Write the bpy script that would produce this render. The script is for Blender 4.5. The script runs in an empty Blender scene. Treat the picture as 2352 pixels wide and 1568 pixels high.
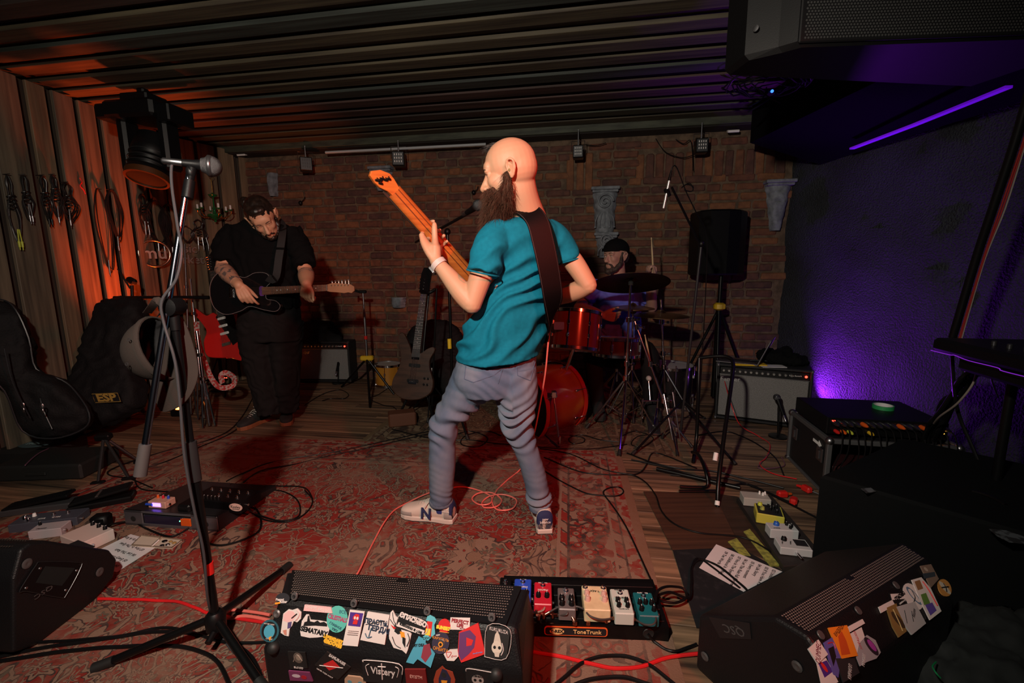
import bpy, bmesh, math, random
import numpy as np
from mathutils import Vector, Matrix, noise
V=Vector; PI=math.pi; R=math.radians
random.seed(7); rnd=random.random; uni=random.uniform
S=bpy.context.scene; COL=S.collection
# ---------------------------------------------------------------- camera
FPX=1030.0; PITCH=R(9.1); ROLL=R(-.55); CAM=V((0,0,1.25))
fw=V((0,math.cos(PITCH),-math.sin(PITCH))); r0=V((1,0,0)); u0=r0.cross(fw)
cr=r0*math.cos(ROLL)+u0*math.sin(ROLL); cu=-r0*math.sin(ROLL)+u0*math.cos(ROLL)
cam=bpy.data.cameras.new('camera'); cam.sensor_width=36; cam.lens=36*FPX/2352; cam.clip_start=.02
camo=bpy.data.objects.new('camera',cam); COL.objects.link(camo)
camo.matrix_world=Matrix(((cr.x,cu.x,-fw.x,0),(cr.y,cu.y,-fw.y,0),(cr.z,cu.z,-fw.z,CAM.z),(0,0,0,1)))
S.camera=camo
def ray(x,y): return fw+cr*((x-1176)/FPX)+cu*((784-y)/FPX)
def PZ(x,y,z=0):
    d=ray(x,y); return CAM+d*((z-CAM.z)/d.z)
def PY(x,y,D):
    d=ray(x,y); return CAM+d*(D/d.y)
def PP(x,y,o,n):
    d=ray(x,y); return CAM+d*((V(o)-CAM).dot(n)/d.dot(n))
# ---------------------------------------------------------------- world, lights, exposure
S.view_settings.view_transform='Standard'; S.view_settings.look='None'; S.view_settings.gamma=1
S.view_settings.exposure=0.06
W=bpy.data.worlds.new('world'); S.world=W; W.use_nodes=True
W.node_tree.nodes['Background'].inputs[0].default_value=(.35,.45,.7,1); W.node_tree.nodes['Background'].inputs[1].default_value=.005
def lamp(name,kind,loc,to,col,e,size=.1,spot=90,blend=.5):
    l=bpy.data.lights.new(name,kind); l.color=col; l.energy=e
    if kind=='SPOT': l.spot_size=R(spot); l.spot_blend=blend; l.shadow_soft_size=size
    elif kind=='AREA': l.shape='DISK'; l.size=size
    else: l.shadow_soft_size=size
    o=bpy.data.objects.new(name,l); COL.objects.link(o); o.location=loc
    o.rotation_euler=(V(to)-V(loc)).to_track_quat('-Z','Y').to_euler(); return o
lamp('flash_key','SPOT',(-.46,-.05,1.95),(-.35,3,1.15),(1,.89,.75),225,.045,126,.65)
lamp('stage_red','SPOT',(1.45,-.35,2.3),(-.2,2.3,.75),(1,.05,.02),200,.06,64,.8)
lamp('orange_uplight','SPOT',(-2.95,3.85,.12),(-3.22,3.62,2.5),(1,.09,.012),420,.05,50,.8)
lamp('orange_uplight_wall','SPOT',(-2.98,4.15,.12),(-3.36,4.10,1.3),(1,.10,.012),45,.04,70,.8)
lamp('orange_uplight_ceiling','SPOT',(-2.6,4.2,.12),(-2.3,4.45,2.6),(1,.16,.02),75,.04,42,.8)
lamp('violet_uplight','SPOT',(2.585,3.84,.07),(2.72,3.45,.62),(.32,.02,1),105,.015,118,.9)
lamp('violet_uplight_ceiling','SPOT',(2.40,3.70,.10),(1.75,3.1,2.6),(.36,.03,1),80,.03,52,.8)
lamp('added_violet_spot','SPOT',(2.2,2.4,2.1),(.9,3.4,.5),(.25,.05,1),4,.05,70,.6)  # added spot without a known fixture, for violet glints on the drums
# ---------------------------------------------------------------- materials
MATS={}
def mat(name,col,rough=.55,metal=0.,var=None,bump=None,emit=None,coat=0,spec=None,stretch=None,aniso=None,sheen=0,alpha=None):
    if name in MATS: return MATS[name]
    m=bpy.data.materials.new(name); m.use_nodes=True; nt=m.node_tree; b=nt.nodes['Principled BSDF']; L=nt.links.new
    c=(*col,1) if len(col)==3 else col
    b.inputs['Base Color'].default_value=c; b.inputs['Roughness'].default_value=rough; b.inputs['Metallic'].default_value=metal
    if coat: b.inputs['Coat Weight'].default_value=coat; b.inputs['Coat Roughness'].default_value=.08
    if spec is not None: b.inputs['Specular IOR Level'].default_value=spec
    if sheen: b.inputs['Sheen Weight'].default_value=sheen
    if emit: b.inputs['Emission Color'].default_value=(*emit[:3],1); b.inputs['Emission Strength'].default_value=emit[3]
    if var or bump:
        tc=nt.nodes.new('ShaderNodeTexCoord'); mp=nt.nodes.new('ShaderNodeMapping'); L(tc.outputs['Object'],mp.inputs[0])
        if stretch: mp.inputs['Scale'].default_value=stretch
        oi=nt.nodes.new('ShaderNodeObjectInfo'); ad=nt.nodes.new('ShaderNodeVectorMath'); ad.operation='ADD'
        sc=nt.nodes.new('ShaderNodeVectorMath'); sc.operation='SCALE'; sc.inputs['Scale'].default_value=37.
        cb=nt.nodes.new('ShaderNodeCombineXYZ'); L(oi.outputs['Random'],cb.inputs[0]); L(oi.outputs['Random'],cb.inputs[2]); L(cb.outputs[0],sc.inputs[0])
        L(mp.outputs[0],ad.inputs[0]); L(sc.outputs[0],ad.inputs[1])
    if var: # (scale,col2,lo,hi[,detail])
        n=nt.nodes.new('ShaderNodeTexNoise'); n.inputs['Scale'].default_value=var[0]; n.inputs['Detail'].default_value=var[4] if len(var)>4 else 5
        L(ad.outputs[0],n.inputs['Vector'])
        r=nt.nodes.new('ShaderNodeMapRange'); r.inputs[1].default_value=var[2]; r.inputs[2].default_value=var[3]; L(n.outputs[0],r.inputs[0])
        x=nt.nodes.new('ShaderNodeMix'); x.data_type='RGBA'; x.inputs[6].default_value=c; x.inputs[7].default_value=(*var[1],1)
        L(r.outputs[0],x.inputs[0]); L(x.outputs[2],b.inputs['Base Color'])
    if bump: # (scale,strength,dist)
        n=nt.nodes.new('ShaderNodeTexNoise'); n.inputs['Scale'].default_value=bump[0]; n.inputs['Detail'].default_value=4; L(ad.outputs[0],n.inputs['Vector'])
        bp=nt.nodes.new('ShaderNodeBump'); bp.inputs['Strength'].default_value=bump[1]; bp.inputs['Distance'].default_value=bump[2]
        L(n.outputs[0],bp.inputs['Height']); L(bp.outputs[0],b.inputs['Normal'])
    m['b']=1; MATS[name]=m; return m
BLK=mat('black_plastic',(.0032,.0032,.0038),.45,bump=(220,.15,.001),spec=.25)
BLKM=mat('black_metal',(.0045,.0045,.005),.32,.2,spec=.35)
RUB=mat('cable_rubber',(.004,.004,.0045),.42,spec=.3)
CHR=mat('chrome',(.75,.75,.78),.13,1.)
STEEL=mat('brushed_steel',(.32,.32,.34),.35,1.,bump=(90,.1,.001))
DSTEEL=mat('dark_steel',(.08,.08,.085),.35,.8)
WHT=mat('white_print',(.78,.76,.74),.6)
INK=mat('black_print',(.01,.01,.012),.6)
CRM=mat('cream',(.70,.55,.33),.45,var=(30,(.6,.46,.27),.4,.7))
SKIN=mat('skin',(.56,.315,.195),.55,var=(9,(.60,.27,.16),.35,.7),bump=(260,.12,.0008))
PAPER=mat('paper',(.66,.63,.64),.7,var=(8,(.6,.58,.6),.4,.6))
REDW=mat('red_plastic',(.55,.015,.012),.35)
YEL=mat('yellow_plastic',(.65,.40,.02),.4)
# ---------------------------------------------------------------- mesh builder
class G:
    def __init__(s): s.v=[];s.f=[];s.sm=[];s.M=Matrix()
    def at(s,loc=(0,0,0),rot=(0,0,0)):
        from mathutils import Euler
        s.M=Matrix.Translation(V(loc))@Euler(rot).to_matrix().to_4x4(); return s
    def fr(s,o,x,y,z=None):
        x=V(x).normalized(); z=V(z).normalized() if z is not None else x.cross(V(y)).normalized(); y=z.cross(x).normalized()
        s.M=Matrix(((x.x,y.x,z.x,o[0]),(x.y,y.y,z.y,o[1]),(x.z,y.z,z.z,o[2]),(0,0,0,1))); return s
    def add(s,vs,fs,sm=True):
        k=len(s.v); s.v+=[s.M@V(p) for p in vs]; s.f+=[tuple(i+k for i in f) for f in fs]; s.sm+=[sm]*len(fs); return s
    def box(s,c,d,b=.0,rot=None):
        hx,hy,hz=d[0]/2,d[1]/2,d[2]/2; b=min(b,hx*.9,hy*.9,hz*.9)
        E=Matrix()
        if rot is not None:
            from mathutils import Euler
            E=Euler(rot).to_matrix().to_4x4()
        E=Matrix.Translation(V(c))@E
        if b<=0:
            vs=[(x*hx,y*hy,z*hz) for x in(-1,1) for y in(-1,1) for z in(-1,1)]
            fs=[(0,1,3,2),(4,6,7,5),(0,4,5,1),(2,3,7,6),(0,2,6,4),(1,5,7,3)]
        else:
            vs=[];ix={}
            for x in(-1,1):
                for y in(-1,1):
                    for z in(-1,1):
                        for a in range(3):
                            h=[hx-b,hy-b,hz-b]; h[a]+=b; ix[x,y,z,a]=len(vs); vs.append((x*h[0],y*h[1],z*h[2]))
            fs=[]
            for a in range(3):
                o=[i for i in range(3) if i!=a]
                for sg in(-1,1):
                    q=[]
                    for p,r in((-1,-1),(1,-1),(1,1),(-1,1)):
                        k=[0,0,0];k[a]=sg;k[o[0]]=p;k[o[1]]=r;q.append(ix[k[0],k[1],k[2],a])
                    if (sg>0)==(a==1): q=q[::-1]
                    fs.append(tuple(q))
                for p in(-1,1):
                    for r in(-1,1):
                        k=[0,0,0];k[o[0]]=p;k[o[1]]=r
                        k[a]=-1;A=ix[k[0],k[1],k[2],o[0]];B=ix[k[0],k[1],k[2],o[1]]
                        k[a]=1;C_=ix[k[0],k[1],k[2],o[1]];D=ix[k[0],k[1],k[2],o[0]]
                        fs.append((A,B,C_,D))
            for x in(-1,1):
                for y in(-1,1):
                    for z in(-1,1): fs.append((ix[x,y,z,0],ix[x,y,z,1],ix[x,y,z,2]))
        return s.add([E@V(p) for p in vs],fs,False)
    def lathe(s,pr,n=24,c=(0,0,0),cap=True):
        vs=[];fs=[];m=len(pr)
        for i in range(n):
            a=2*PI*i/n
            for r,z in pr: vs.append((c[0]+r*math.cos(a),c[1]+r*math.sin(a),c[2]+z))
        for i in range(n):
            j=(i+1)%n
            for k in range(m-1): fs.append((i*m+k,j*m+k,j*m+k+1,i*m+k+1))
        if cap: fs.append(tuple(i*m for i in range(n))[::-1]); fs.append(tuple(i*m+m-1 for i in range(n)))
        return s.add(vs,fs)
    def rod(s,p0,p1,r,r1=None,n=12): return s.tube([p0,p1],[r,r if r1 is None else r1],n)
    def tube(s,pts,r,n=8,closed=False,flat=1.,up=None):
        pts=[V(p) for p in pts]; m=len(pts); rs=r if isinstance(r,(list,tuple)) else [r]*m
        t=(pts[1]-pts[0]).normalized(); a=V(up) if up is not None else (V((0,0,1)) if abs(t.z)<.9 else V((1,0,0)))
        nx=t.cross(a).normalized(); vs=[];fs=[]
        for i in range(m):
            if closed: t=(pts[(i+1)%m]-pts[i-1])
            else: t=pts[min(i+1,m-1)]-pts[max(i-1,0)]
            t=t.normalized() if t.length>1e-9 else V((0,0,1))
            if up is not None: nx=t.cross(V(up)); 
            nx=(nx-t*nx.dot(t)).normalized(); ny=t.cross(nx)
            for k in range(n):
                an=2*PI*k/n; vs.append(pts[i]+nx*(math.cos(an)*rs[i])+ny*(math.sin(an)*rs[i]*flat))
        for i in range(m if closed else m-1):
            j=(i+1)%m
            for k in range(n): fs.append((i*n+k,i*n+(k+1)%n,j*n+(k+1)%n,j*n+k))
        if not closed: fs.append(tuple(range(n))[::-1]); fs.append(tuple((m-1)*n+k for k in range(n)))
        return s.add(vs,fs)
    def ell(s,c,r,rot=None,n=16):
        if not isinstance(r,(tuple,list)): r=(r,r,r)
        h=n//2; vs=[];fs=[]; Mr=rot if rot is not None else Matrix.Identity(3)
        vs.append(V((0,0,1)))
        for i in range(1,h):
            p=PI*i/h
            for k in range(n):
                a=2*PI*k/n; vs.append(V((math.sin(p)*math.cos(a),math.sin(p)*math.sin(a),math.cos(p))))
        vs.append(V((0,0,-1)))
        for k in range(n): fs.append((0,1+k,1+(k+1)%n))
        for i in range(h-2):
            for k in range(n): fs.append((1+i*n+k,1+(i+1)*n+k,1+(i+1)*n+(k+1)%n,1+i*n+(k+1)%n))
        e=len(vs)-1
        for k in range(n): fs.append((e,1+(h-2)*n+(k+1)%n,1+(h-2)*n+k))
        return s.add([V(c)+Mr@V((p.x*r[0],p.y*r[1],p.z*r[2])) for p in vs],fs)
    def prism(s,poly,z0,z1,b=0,sm=False):
        n=len(poly)
        if b:
            cx=sum(p[0] for p in poly)/n; cy=sum(p[1] for p in poly)/n
            def ins(p):
                d=math.hypot(p[0]-cx,p[1]-cy); k=(d-b)/d; return (cx+(p[0]-cx)*k,cy+(p[1]-cy)*k)
            q=[ins(p) for p in poly]; L=[(q,z0),(poly,z0+b),(poly,z1-b),(q,z1)]
        else: L=[(poly,z0),(poly,z1)]
        vs=[(x,y,z) for pl,z in L for x,y in pl]; fs=[]
        for l in range(len(L)-1):
            for i in range(n): j=(i+1)%n; fs.append((l*n+i,l*n+j,(l+1)*n+j,(l+1)*n+i))
        fs.append(tuple(range(n))[::-1]); fs.append(tuple((len(L)-1)*n+i for i in range(n)))
        return s.add(vs,fs,sm)
    def strip(s,pts,w,th,up=(0,0,1)):   # flat band: pts, width vector list or width
        pts=[V(p) for p in pts]; m=len(pts); vs=[];fs=[]
        for i,p in enumerate(pts):
            t=(pts[min(i+1,m-1)]-pts[max(i-1,0)]).normalized(); u=V(up[i]) if isinstance(up,list) else V(up)
            x=t.cross(u).normalized(); nn=x.cross(t).normalized(); ww=(w[i] if isinstance(w,list) else w)/2
            vs+=[p-x*ww,p+x*ww,p+x*ww+nn*th,p-x*ww+nn*th]
        for i in range(m-1):
            a=i*4;b=a+4
            for k in range(4): fs.append((a+k,a+(k+1)%4,b+(k+1)%4,b+k))
        fs+=[(3,2,1,0),tuple((m-1)*4+k for k in range(4))]
        return s.add(vs,fs)
    def mesh(s,name,m,inv=None):
        me=bpy.data.meshes.new(name); vs=s.v if inv is None else [inv@p for p in s.v]
        me.from_pydata([tuple(p) for p in vs],[],s.f); me.polygons.foreach_set('use_smooth',s.sm)
        bm=bmesh.new(); bm.from_mesh(me); bmesh.ops.recalc_face_normals(bm,faces=bm.faces); bm.to_mesh(me); bm.free()
        if m: me.materials.append(m)
        if any(s.sm):
            try: me.set_sharp_from_angle(angle=R(42))
            except Exception: pass
        return me
    def obj(s,name,m,parent=None,label=None,world=False,**kw):
        inv=None
        if world and parent is not None:
            inv=mw(parent).inverted()
        return link(name,s.mesh(name,m,inv),parent,label,**kw)
def mw(o): return (mw(o.parent) if o.parent else Matrix())@o.matrix_basis
def link(name,me,parent=None,label=None,**kw):
    o=bpy.data.objects.new(name,me); COL.objects.link(o)
    if parent: o.parent=parent
    if label: o['label']=label
    for k,v in kw.items(): o[k]=v
    return o
def thing(name,label,cat,loc=(0,0,0),rz=0,group=None):
    o=bpy.data.objects.new(name,None); COL.objects.link(o); o.empty_display_size=.05
    o.location=loc; o.rotation_euler=(0,0,rz); o['label']=label; o['category']=cat
    if group: o['group']=group
    return o
def tag(o,label,cat,group=None):
    o['label']=label; o['category']=cat
    if group: o['group']=group
    return o
def recenter(o):    # put a single-mesh thing's origin at its base
    me=o.data; n=len(me.vertices); c=np.empty(n*3); me.vertices.foreach_get('co',c); c=c.reshape(-1,3)
    b=V(((c[:,0].min()+c[:,0].max())/2,(c[:,1].min()+c[:,1].max())/2,c[:,2].min()))
    me.transform(Matrix.Translation(-b)); o.location=b; return o
def dup(root,loc,rz=None,label=None,group=None):
    r=root.copy(); COL.objects.link(r); r.location=loc
    if rz is not None: r.rotation_euler=(0,0,rz)
    if label: r['label']=label
    if group: r['group']=group
    for ch in list(root.children):
        c=ch.copy(); COL.objects.link(c); c.parent=r
        for g in ch.children:
            d=g.copy(); COL.objects.link(d); d.parent=c
    return r
def crs(p,n=8,closed=False):
    p=[V(q) for q in p]; m=len(p); out=[]
    rng=range(m) if closed else range(m-1)
    for i in rng:
        if closed: a,b,c,d=p[i-1],p[i],p[(i+1)%m],p[(i+2)%m]
        else: a=p[max(i-1,0)];b=p[i];c=p[i+1];d=p[min(i+2,m-1)]
        for k in range(n):
            t=k/n; out.append(.5*((2*b)+(c-a)*t+(2*a-5*b+4*c-d)*t*t+(3*b-a-3*c+d)*t**3))
    if not closed: out.append(p[-1])
    return out
def textmesh(txt,size,align='CENTER',ext=.0004,bold=0,sx=1.):
    cu_=bpy.data.curves.new('t','FONT'); cu_.body=txt; cu_.size=size; cu_.align_x=align; cu_.align_y='CENTER'; cu_.extrude=ext; cu_.offset=bold; cu_.resolution_u=2
    o=bpy.data.objects.new('t',cu_); COL.objects.link(o); dg=bpy.context.evaluated_depsgraph_get()
    me=bpy.data.meshes.new_from_object(o.evaluated_get(dg)); bpy.data.objects.remove(o); bpy.data.curves.remove(cu_)
    if sx!=1: me.transform(Matrix.Diagonal((sx,1,1,1)))
    return me
def text(txt,size,M,m,parent,world=False,name='lettering',**kw):
    me=textmesh(txt,size,**kw); me.materials.clear(); me.materials.append(m)
    if world and parent is not None: M=mw(parent).inverted()@M
    me.transform(M); return link(name,me,parent)
def frame(o,x,y):
    x=V(x).normalized(); z=x.cross(V(y)).normalized(); y=z.cross(x)
    return Matrix(((x.x,y.x,z.x,o[0]),(x.y,y.y,z.y,o[1]),(x.z,y.z,z.z,o[2]),(0,0,0,1)))
def circ(r,n=24,ry=None,c=(0,0)): 
    ry=ry or r; return [(c[0]+r*math.cos(2*PI*i/n),c[1]+ry*math.sin(2*PI*i/n)) for i in range(n)]
def rrect(w,h,r,n=4,c=(0,0)):
    o=[]
    for cx,cy,a0 in((w/2-r,h/2-r,0),(-w/2+r,h/2-r,90),(-w/2+r,-h/2+r,180),(w/2-r,-h/2+r,270)):
        for k in range(n+1): a=R(a0+90*k/n); o.append((c[0]+cx+r*math.cos(a),c[1]+cy+r*math.sin(a)))
    return o
# ================================================================ THE SETTING
UD=V((5.75,-.95,0)).normalized(); UN=V((-UD.y,UD.x,0))*-1   # back wall direction and the normal pointing at the room
UR=math.atan2(UD.y,UD.x)
BL=V((-3.1,5.40,0)); WLEN=5.83; CEIL=2.60
def woodm(name,c,c2,rough=.7,st=(.6,14,14)): return mat(name,c,rough,var=(3.2,c2,.35,.68,8),bump=(6,.35,.004),stretch=st)
def wall_mat(name,c,c2,sc,bs,bst,bd=.01): return mat(name,c,.85,var=(sc,c2,.4,.65),bump=(bs,bst,bd))
# floor and its boards
g=G(); g.box((0,2.4,-.06),(9,8,.06)); fl=g.obj('floor',mat('subfloor',(.02,.014,.01),.9)); fl['kind']='structure'
FW=[woodm('floorboard_%d'%i,c,d,.6,(.5,10,10)) for i,(c,d) in enumerate((((.24,.135,.075),(.035,.022,.014)),((.28,.165,.095),(.06,.038,.022)),((.19,.11,.065),(.022,.015,.011))))]
g=G().at((0,0,0),(0,0,UR)); pm=[]
w=.125
for i in range(44):
    pm=G(); pm.box((0,0,-.014),(3.3,w-.005,.028),.002)
    for k in range(3):
        xo=-4.6+k*3.3+(i*1.37%3.3)*.6-.4
        o=link('plank',None if 0 else (pm_m[(i+k)%3] if i or k else None),fl) if 0 else None
        me=bpy.data.meshes.get('floorboard_mesh_%d'%((i+k)%3)) or pm.mesh('floorboard_mesh_%d'%((i+k)%3),FW[(i+k)%3])
        o=link('plank',me,fl); c=UD*xo+V((-UD.y,UD.x,0))*(i*w+.3-.0)
        o.location=(c.x,c.y,uni(-.002,.001)); o.rotation_euler=(0,0,UR+uni(-.001,.001))
# ceiling boards
g=G(); g.box((0,2.4,CEIL+.10),(9,8,.06)); ce=g.obj('ceiling',mat('ceiling_deck',(.012,.009,.007),.9)); ce['kind']='structure'
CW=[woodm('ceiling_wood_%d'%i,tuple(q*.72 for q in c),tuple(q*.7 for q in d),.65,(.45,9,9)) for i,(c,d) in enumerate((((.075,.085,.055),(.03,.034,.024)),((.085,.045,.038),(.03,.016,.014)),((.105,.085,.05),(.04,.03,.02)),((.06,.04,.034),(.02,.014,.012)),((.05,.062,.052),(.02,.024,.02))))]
cm={}
y=.05;i=0
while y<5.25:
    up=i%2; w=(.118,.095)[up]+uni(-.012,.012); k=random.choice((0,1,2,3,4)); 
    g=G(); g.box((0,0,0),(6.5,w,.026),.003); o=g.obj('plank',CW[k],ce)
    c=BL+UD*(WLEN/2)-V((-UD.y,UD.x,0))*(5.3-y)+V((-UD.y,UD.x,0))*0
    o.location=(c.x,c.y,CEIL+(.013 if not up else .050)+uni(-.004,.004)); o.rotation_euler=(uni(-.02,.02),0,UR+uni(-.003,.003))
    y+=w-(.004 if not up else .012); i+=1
# left wall: board on board
LW=[woodm('wall_wood_%d'%i,c,d,.7,(9,9,.45)) for i,(c,d) in enumerate((((.20,.135,.08),(.09,.063,.04)),((.16,.125,.085),(.065,.052,.038)),((.23,.15,.088),(.11,.068,.042)),((.06,.042,.032),(.03,.02,.016))))]
def plankwall(name,a,b,seedk):
    a=V(a);b=V(b); d=(b-a).normalized(); n=V((d.y,-d.x,0)); L=(b-a).length; rz=math.atan2(d.y,d.x)
    g=G().at(a,(0,0,rz)); g.box((L/2,.05,CEIL/2),(L,.06,CEIL)); w0=g.obj(name,LW[3]); w0['kind']='structure'
    x=0;i=0
    while x<L-.03:
        up=i%2; w=(uni(.12,.21),uni(.035,.075))[up]; w=min(w,L-x)
        g=G(); g.box((0,0,0),(w-.006,.022,CEIL-.03),.003); k=3 if up else random.choice((0,1,2,0))
        o=g.obj('plank',LW[k],w0); c=a+d*(x+w/2)+n*((.052 if not up else .0))*1
        o.location=(c.x,c.y,CEIL/2-.005); o.rotation_euler=(0,0,rz+uni(-.01,.01)); x+=w; i+=1
    return w0
plankwall('wall_left',(-3.44,.2,0),(-3.40,4.72,0),1)
plankwall('wall_corner',(-3.40,4.72,0),(-3.05,5.42,0),2)
# right wall: rough stucco
mst=mat('stucco',(.038,.044,.058),.88,var=(2.2,(.022,.025,.033),.4,.62),bump=(75,1.0,.06))
g=G(); A=V((2.66,4.46,0)); B=V((2.98,-.3,0)); nx=60;nz=34; vs=[];fs=[]
for i in range(nx+1):
    for k in range(nz+1):
        p=A.lerp(B,i/nx)+V((0,0,CEIL*k/nz)); d=noise.noise(p*2.2)*.024+noise.noise(p*7)*.013+noise.noise(p*17)*.006; vs.append(p+V((d,0,0)))
for i in range(nx):
    for k in range(nz): a=i*(nz+1)+k; fs.append((a,a+1,a+nz+2,a+nz+1))
g.add(vs,fs); g.add([A+V((.15,0,0)),B+V((.15,0,0)),B+V((.15,0,CEIL)),A+V((.15,0,CEIL))],[(0,1,2,3)],False)
wr=g.obj('wall_right',mst); wr['kind']='structure'
# back wall: mortar bed with bricks
g=G().at(BL,(0,0,UR)); g.box((WLEN/2,.084,CEIL/2),(WLEN+.1,.2,CEIL)); wb=g.obj('wall_back',mat('mortar',(.145,.095,.062),.95,var=(14,(.085,.055,.036),.4,.6),bump=(60,.6,.01))); wb['kind']='structure'
BM=[mat('brick_%d'%i,c,.88,var=(16,d,.38,.66),bump=(30,.7,.008)) for i,(c,d) in enumerate((((.185,.068,.033),(.115,.045,.025)),((.150,.054,.032),(.09,.036,.024)),((.120,.048,.034),(.07,.031,.025)),((.215,.085,.037),(.14,.055,.027)),((.095,.042,.033),(.058,.027,.024))))]
def brickmesh(w,h,k):
    nm='brick_%d_%d_%d'%(w*1000,h*1000,k); me=bpy.data.meshes.get(nm)
    if me: return me
    g=G(); g.box((0,0,0),(w,.05,h),.012); g.v=[p+V((uni(-.005,.005),uni(-.004,.004),uni(-.004,.004))) for p in g.v]; me=g.mesh(nm,BM[k%5]); return me
br=[]; z=.045; row=0
while z<2.5:
    x=-(row%2)*.135-uni(0,.05)
    while x<WLEN:
        hd=rnd()<.33; w=.135 if hd else .262; L=x+w/2
        sold=(z>2.13 and 4.45<L<5.75) or (z>2.02 and 3.72<L<3.98)
        if not sold and 0.06<L<WLEN-.03: br.append((L,z,w-.016,.068,int(rnd()*10)))
        x+=w
    z+=.086+uni(-.002,.002); row+=1
x=4.45
while x<5.75: br.append((x,2.24,.075,.24,int(rnd()*10))); x+=.092
for x in(3.76,3.86,3.95): br.append((x,2.22,.078,.36,3))
for x in np.arange(4.5,5.7,.27): br.append((x,2.44,.24,.07,1))
bw=G().at(BL,(0,0,UR)); 
key=lambda b:-(b[2]*b[3])*(1+.0)*1000-(b[0]*.02)-(.4 if .9<b[1]<2.5 else 0)*3-b[0]*.9
vis=[b for b in br if b[1]>.5]; vis.sort(key=key); top=set(map(id,vis[:298])); rest={}
WB=wb
for b in br:
    c=BL+UD*b[0]+UN*(.004+uni(-.006,.007)); rz=UR+uni(-.012,.012)
    if id(b) in top:
        o=link('brick',brickmesh(b[2],b[3],b[4]),WB); o.location=(c.x,c.y,b[1]); o.rotation_euler=(0,uni(-.012,.012),rz)
    else: rest.setdefault(b[4]%5,[]).append((c,b,rz))
g=G()
me=bpy.data.meshes.new('brickwork'); vs=[];fs=[];mi=[]
for k,lst in rest.items():
    for c,b,rz in lst:
        h=G().at((c.x,c.y,b[1]),(0,uni(-.01,.01),rz)); h.box((0,0,0),(b[2],.05,b[3]),.009); n0=len(vs)
        vs+=[p+V((uni(-.004,.004),uni(-.004,.004),uni(-.003,.003))) for p in h.v]; fs+=[tuple(i+n0 for i in f) for f in h.f]; mi+=[k]*len(h.f)
me.from_pydata([tuple(p) for p in vs],[],fs)
for m in BM: me.materials.append(m)
me.polygons.foreach_set('material_index',mi); bm=bmesh.new(); bm.from_mesh(me); bmesh.ops.recalc_face_normals(bm,faces=bm.faces); bm.to_mesh(me); bm.free()
o=link('brickwork',me,WB,kind='stuff')
# brick column returning at the right corner is part of the same wall; beam under the ceiling along the back wall
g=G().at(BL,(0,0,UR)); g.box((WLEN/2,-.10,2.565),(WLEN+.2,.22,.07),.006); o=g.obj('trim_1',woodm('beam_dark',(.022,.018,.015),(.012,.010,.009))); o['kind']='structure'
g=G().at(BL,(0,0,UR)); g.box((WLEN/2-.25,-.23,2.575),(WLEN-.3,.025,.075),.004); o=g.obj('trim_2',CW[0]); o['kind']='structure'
# dark duct boxed along the right wall with a strip lit violet from below
g=G(); g.add([( 2.05,4.05,2.30),(2.66,4.05,2.12),(2.66,4.05,CEIL),(2.05,4.05,CEIL),(2.20,1.3,2.30),(2.86,1.3,2.12),(2.86,1.3,CEIL),(2.2,1.3,CEIL)],[(0,1,2,3),(4,7,6,5),(0,4,5,1),(0,3,7,4),(1,5,6,2),(3,2,6,7)],False)
o=g.obj('trim_3',mat('black_paint',(.003,.003,.004),.9,spec=.05)); o['kind']='structure'
# ================================================================ PEOPLE
def remesh(g,vox,name,m,parent=None,smooth=3,fn=None,label=None,reduce=None):
    me=bpy.data.meshes.new('tmp'); me.from_pydata([tuple(p) for p in g.v],[],g.f)
    o=bpy.data.objects.new('tmp',me); COL.objects.link(o)
    r=o.modifiers.new('r','REMESH'); r.mode='VOXEL'; r.voxel_size=vox; r.adaptivity=0
    if smooth: s=o.modifiers.new('s','SMOOTH'); s.factor=.5; s.iterations=smooth
    if reduce: d=o.modifiers.new('d','DECIMATE'); d.ratio=reduce
    dg=bpy.context.evaluated_depsgraph_get(); out=bpy.data.meshes.new_from_object(o.evaluated_get(dg)); bpy.data.objects.remove(o); bpy.data.meshes.remove(me)
    n=len(out.vertices)
    if fn:
        co=np.empty(n*3); out.vertices.foreach_get('co',co); co=co.reshape(-1,3); no=np.empty(n*3); out.vertex_normals.foreach_get('vector',no); no=no.reshape(-1,3)
        co=fn(co,no); out.vertices.foreach_set('co',co.ravel())
    if parent is not None: out.transform(mw(parent).inverted())
    out.name=name; out.materials.clear(); out.materials.append(m); out.polygons.foreach_set('use_smooth',[True]*len(out.polygons)); out.update()
    return link(name,out,parent,label)
def limb(g,pts,rs,n=14,sub=5,flat=1,up=None,caps=True):
    P=crs([(*p,) for p in pts],sub); Q=crs([(r,0,0) for r in rs],sub); rr=[max(q.x,.001) for q in Q]
    g.tube(P,rr,n,flat=flat,up=up)
    if caps: g.ell(P[0],rr[0]*.98,n=12); g.ell(P[-1],rr[-1]*.98,n=12)
def loft(g,rings,n=28,sub=4,pw=2.3):   # rings: (centre, axis a vec, axis b vec)
    c=crs([r[0] for r in rings],sub); a=crs([r[1] for r in rings],sub); b=crs([r[2] for r in rings],sub); vs=[];fs=[]
    for i in range(len(c)):
        for k in range(n):
            t=2*PI*k/n; x=math.cos(t);y=math.sin(t); x=math.copysign(abs(x)**(2/pw),x); y=math.copysign(abs(y)**(2/pw),y); vs.append(c[i]+a[i]*x+b[i]*y)
    for i in range(len(c)-1):
        for k in range(n): fs.append((i*n+k,i*n+(k+1)%n,(i+1)*n+(k+1)%n,(i+1)*n+k))
    fs+= [tuple(range(n))[::-1],tuple((len(c)-1)*n+k for k in range(n))]
    g.add(vs,fs)
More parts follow.
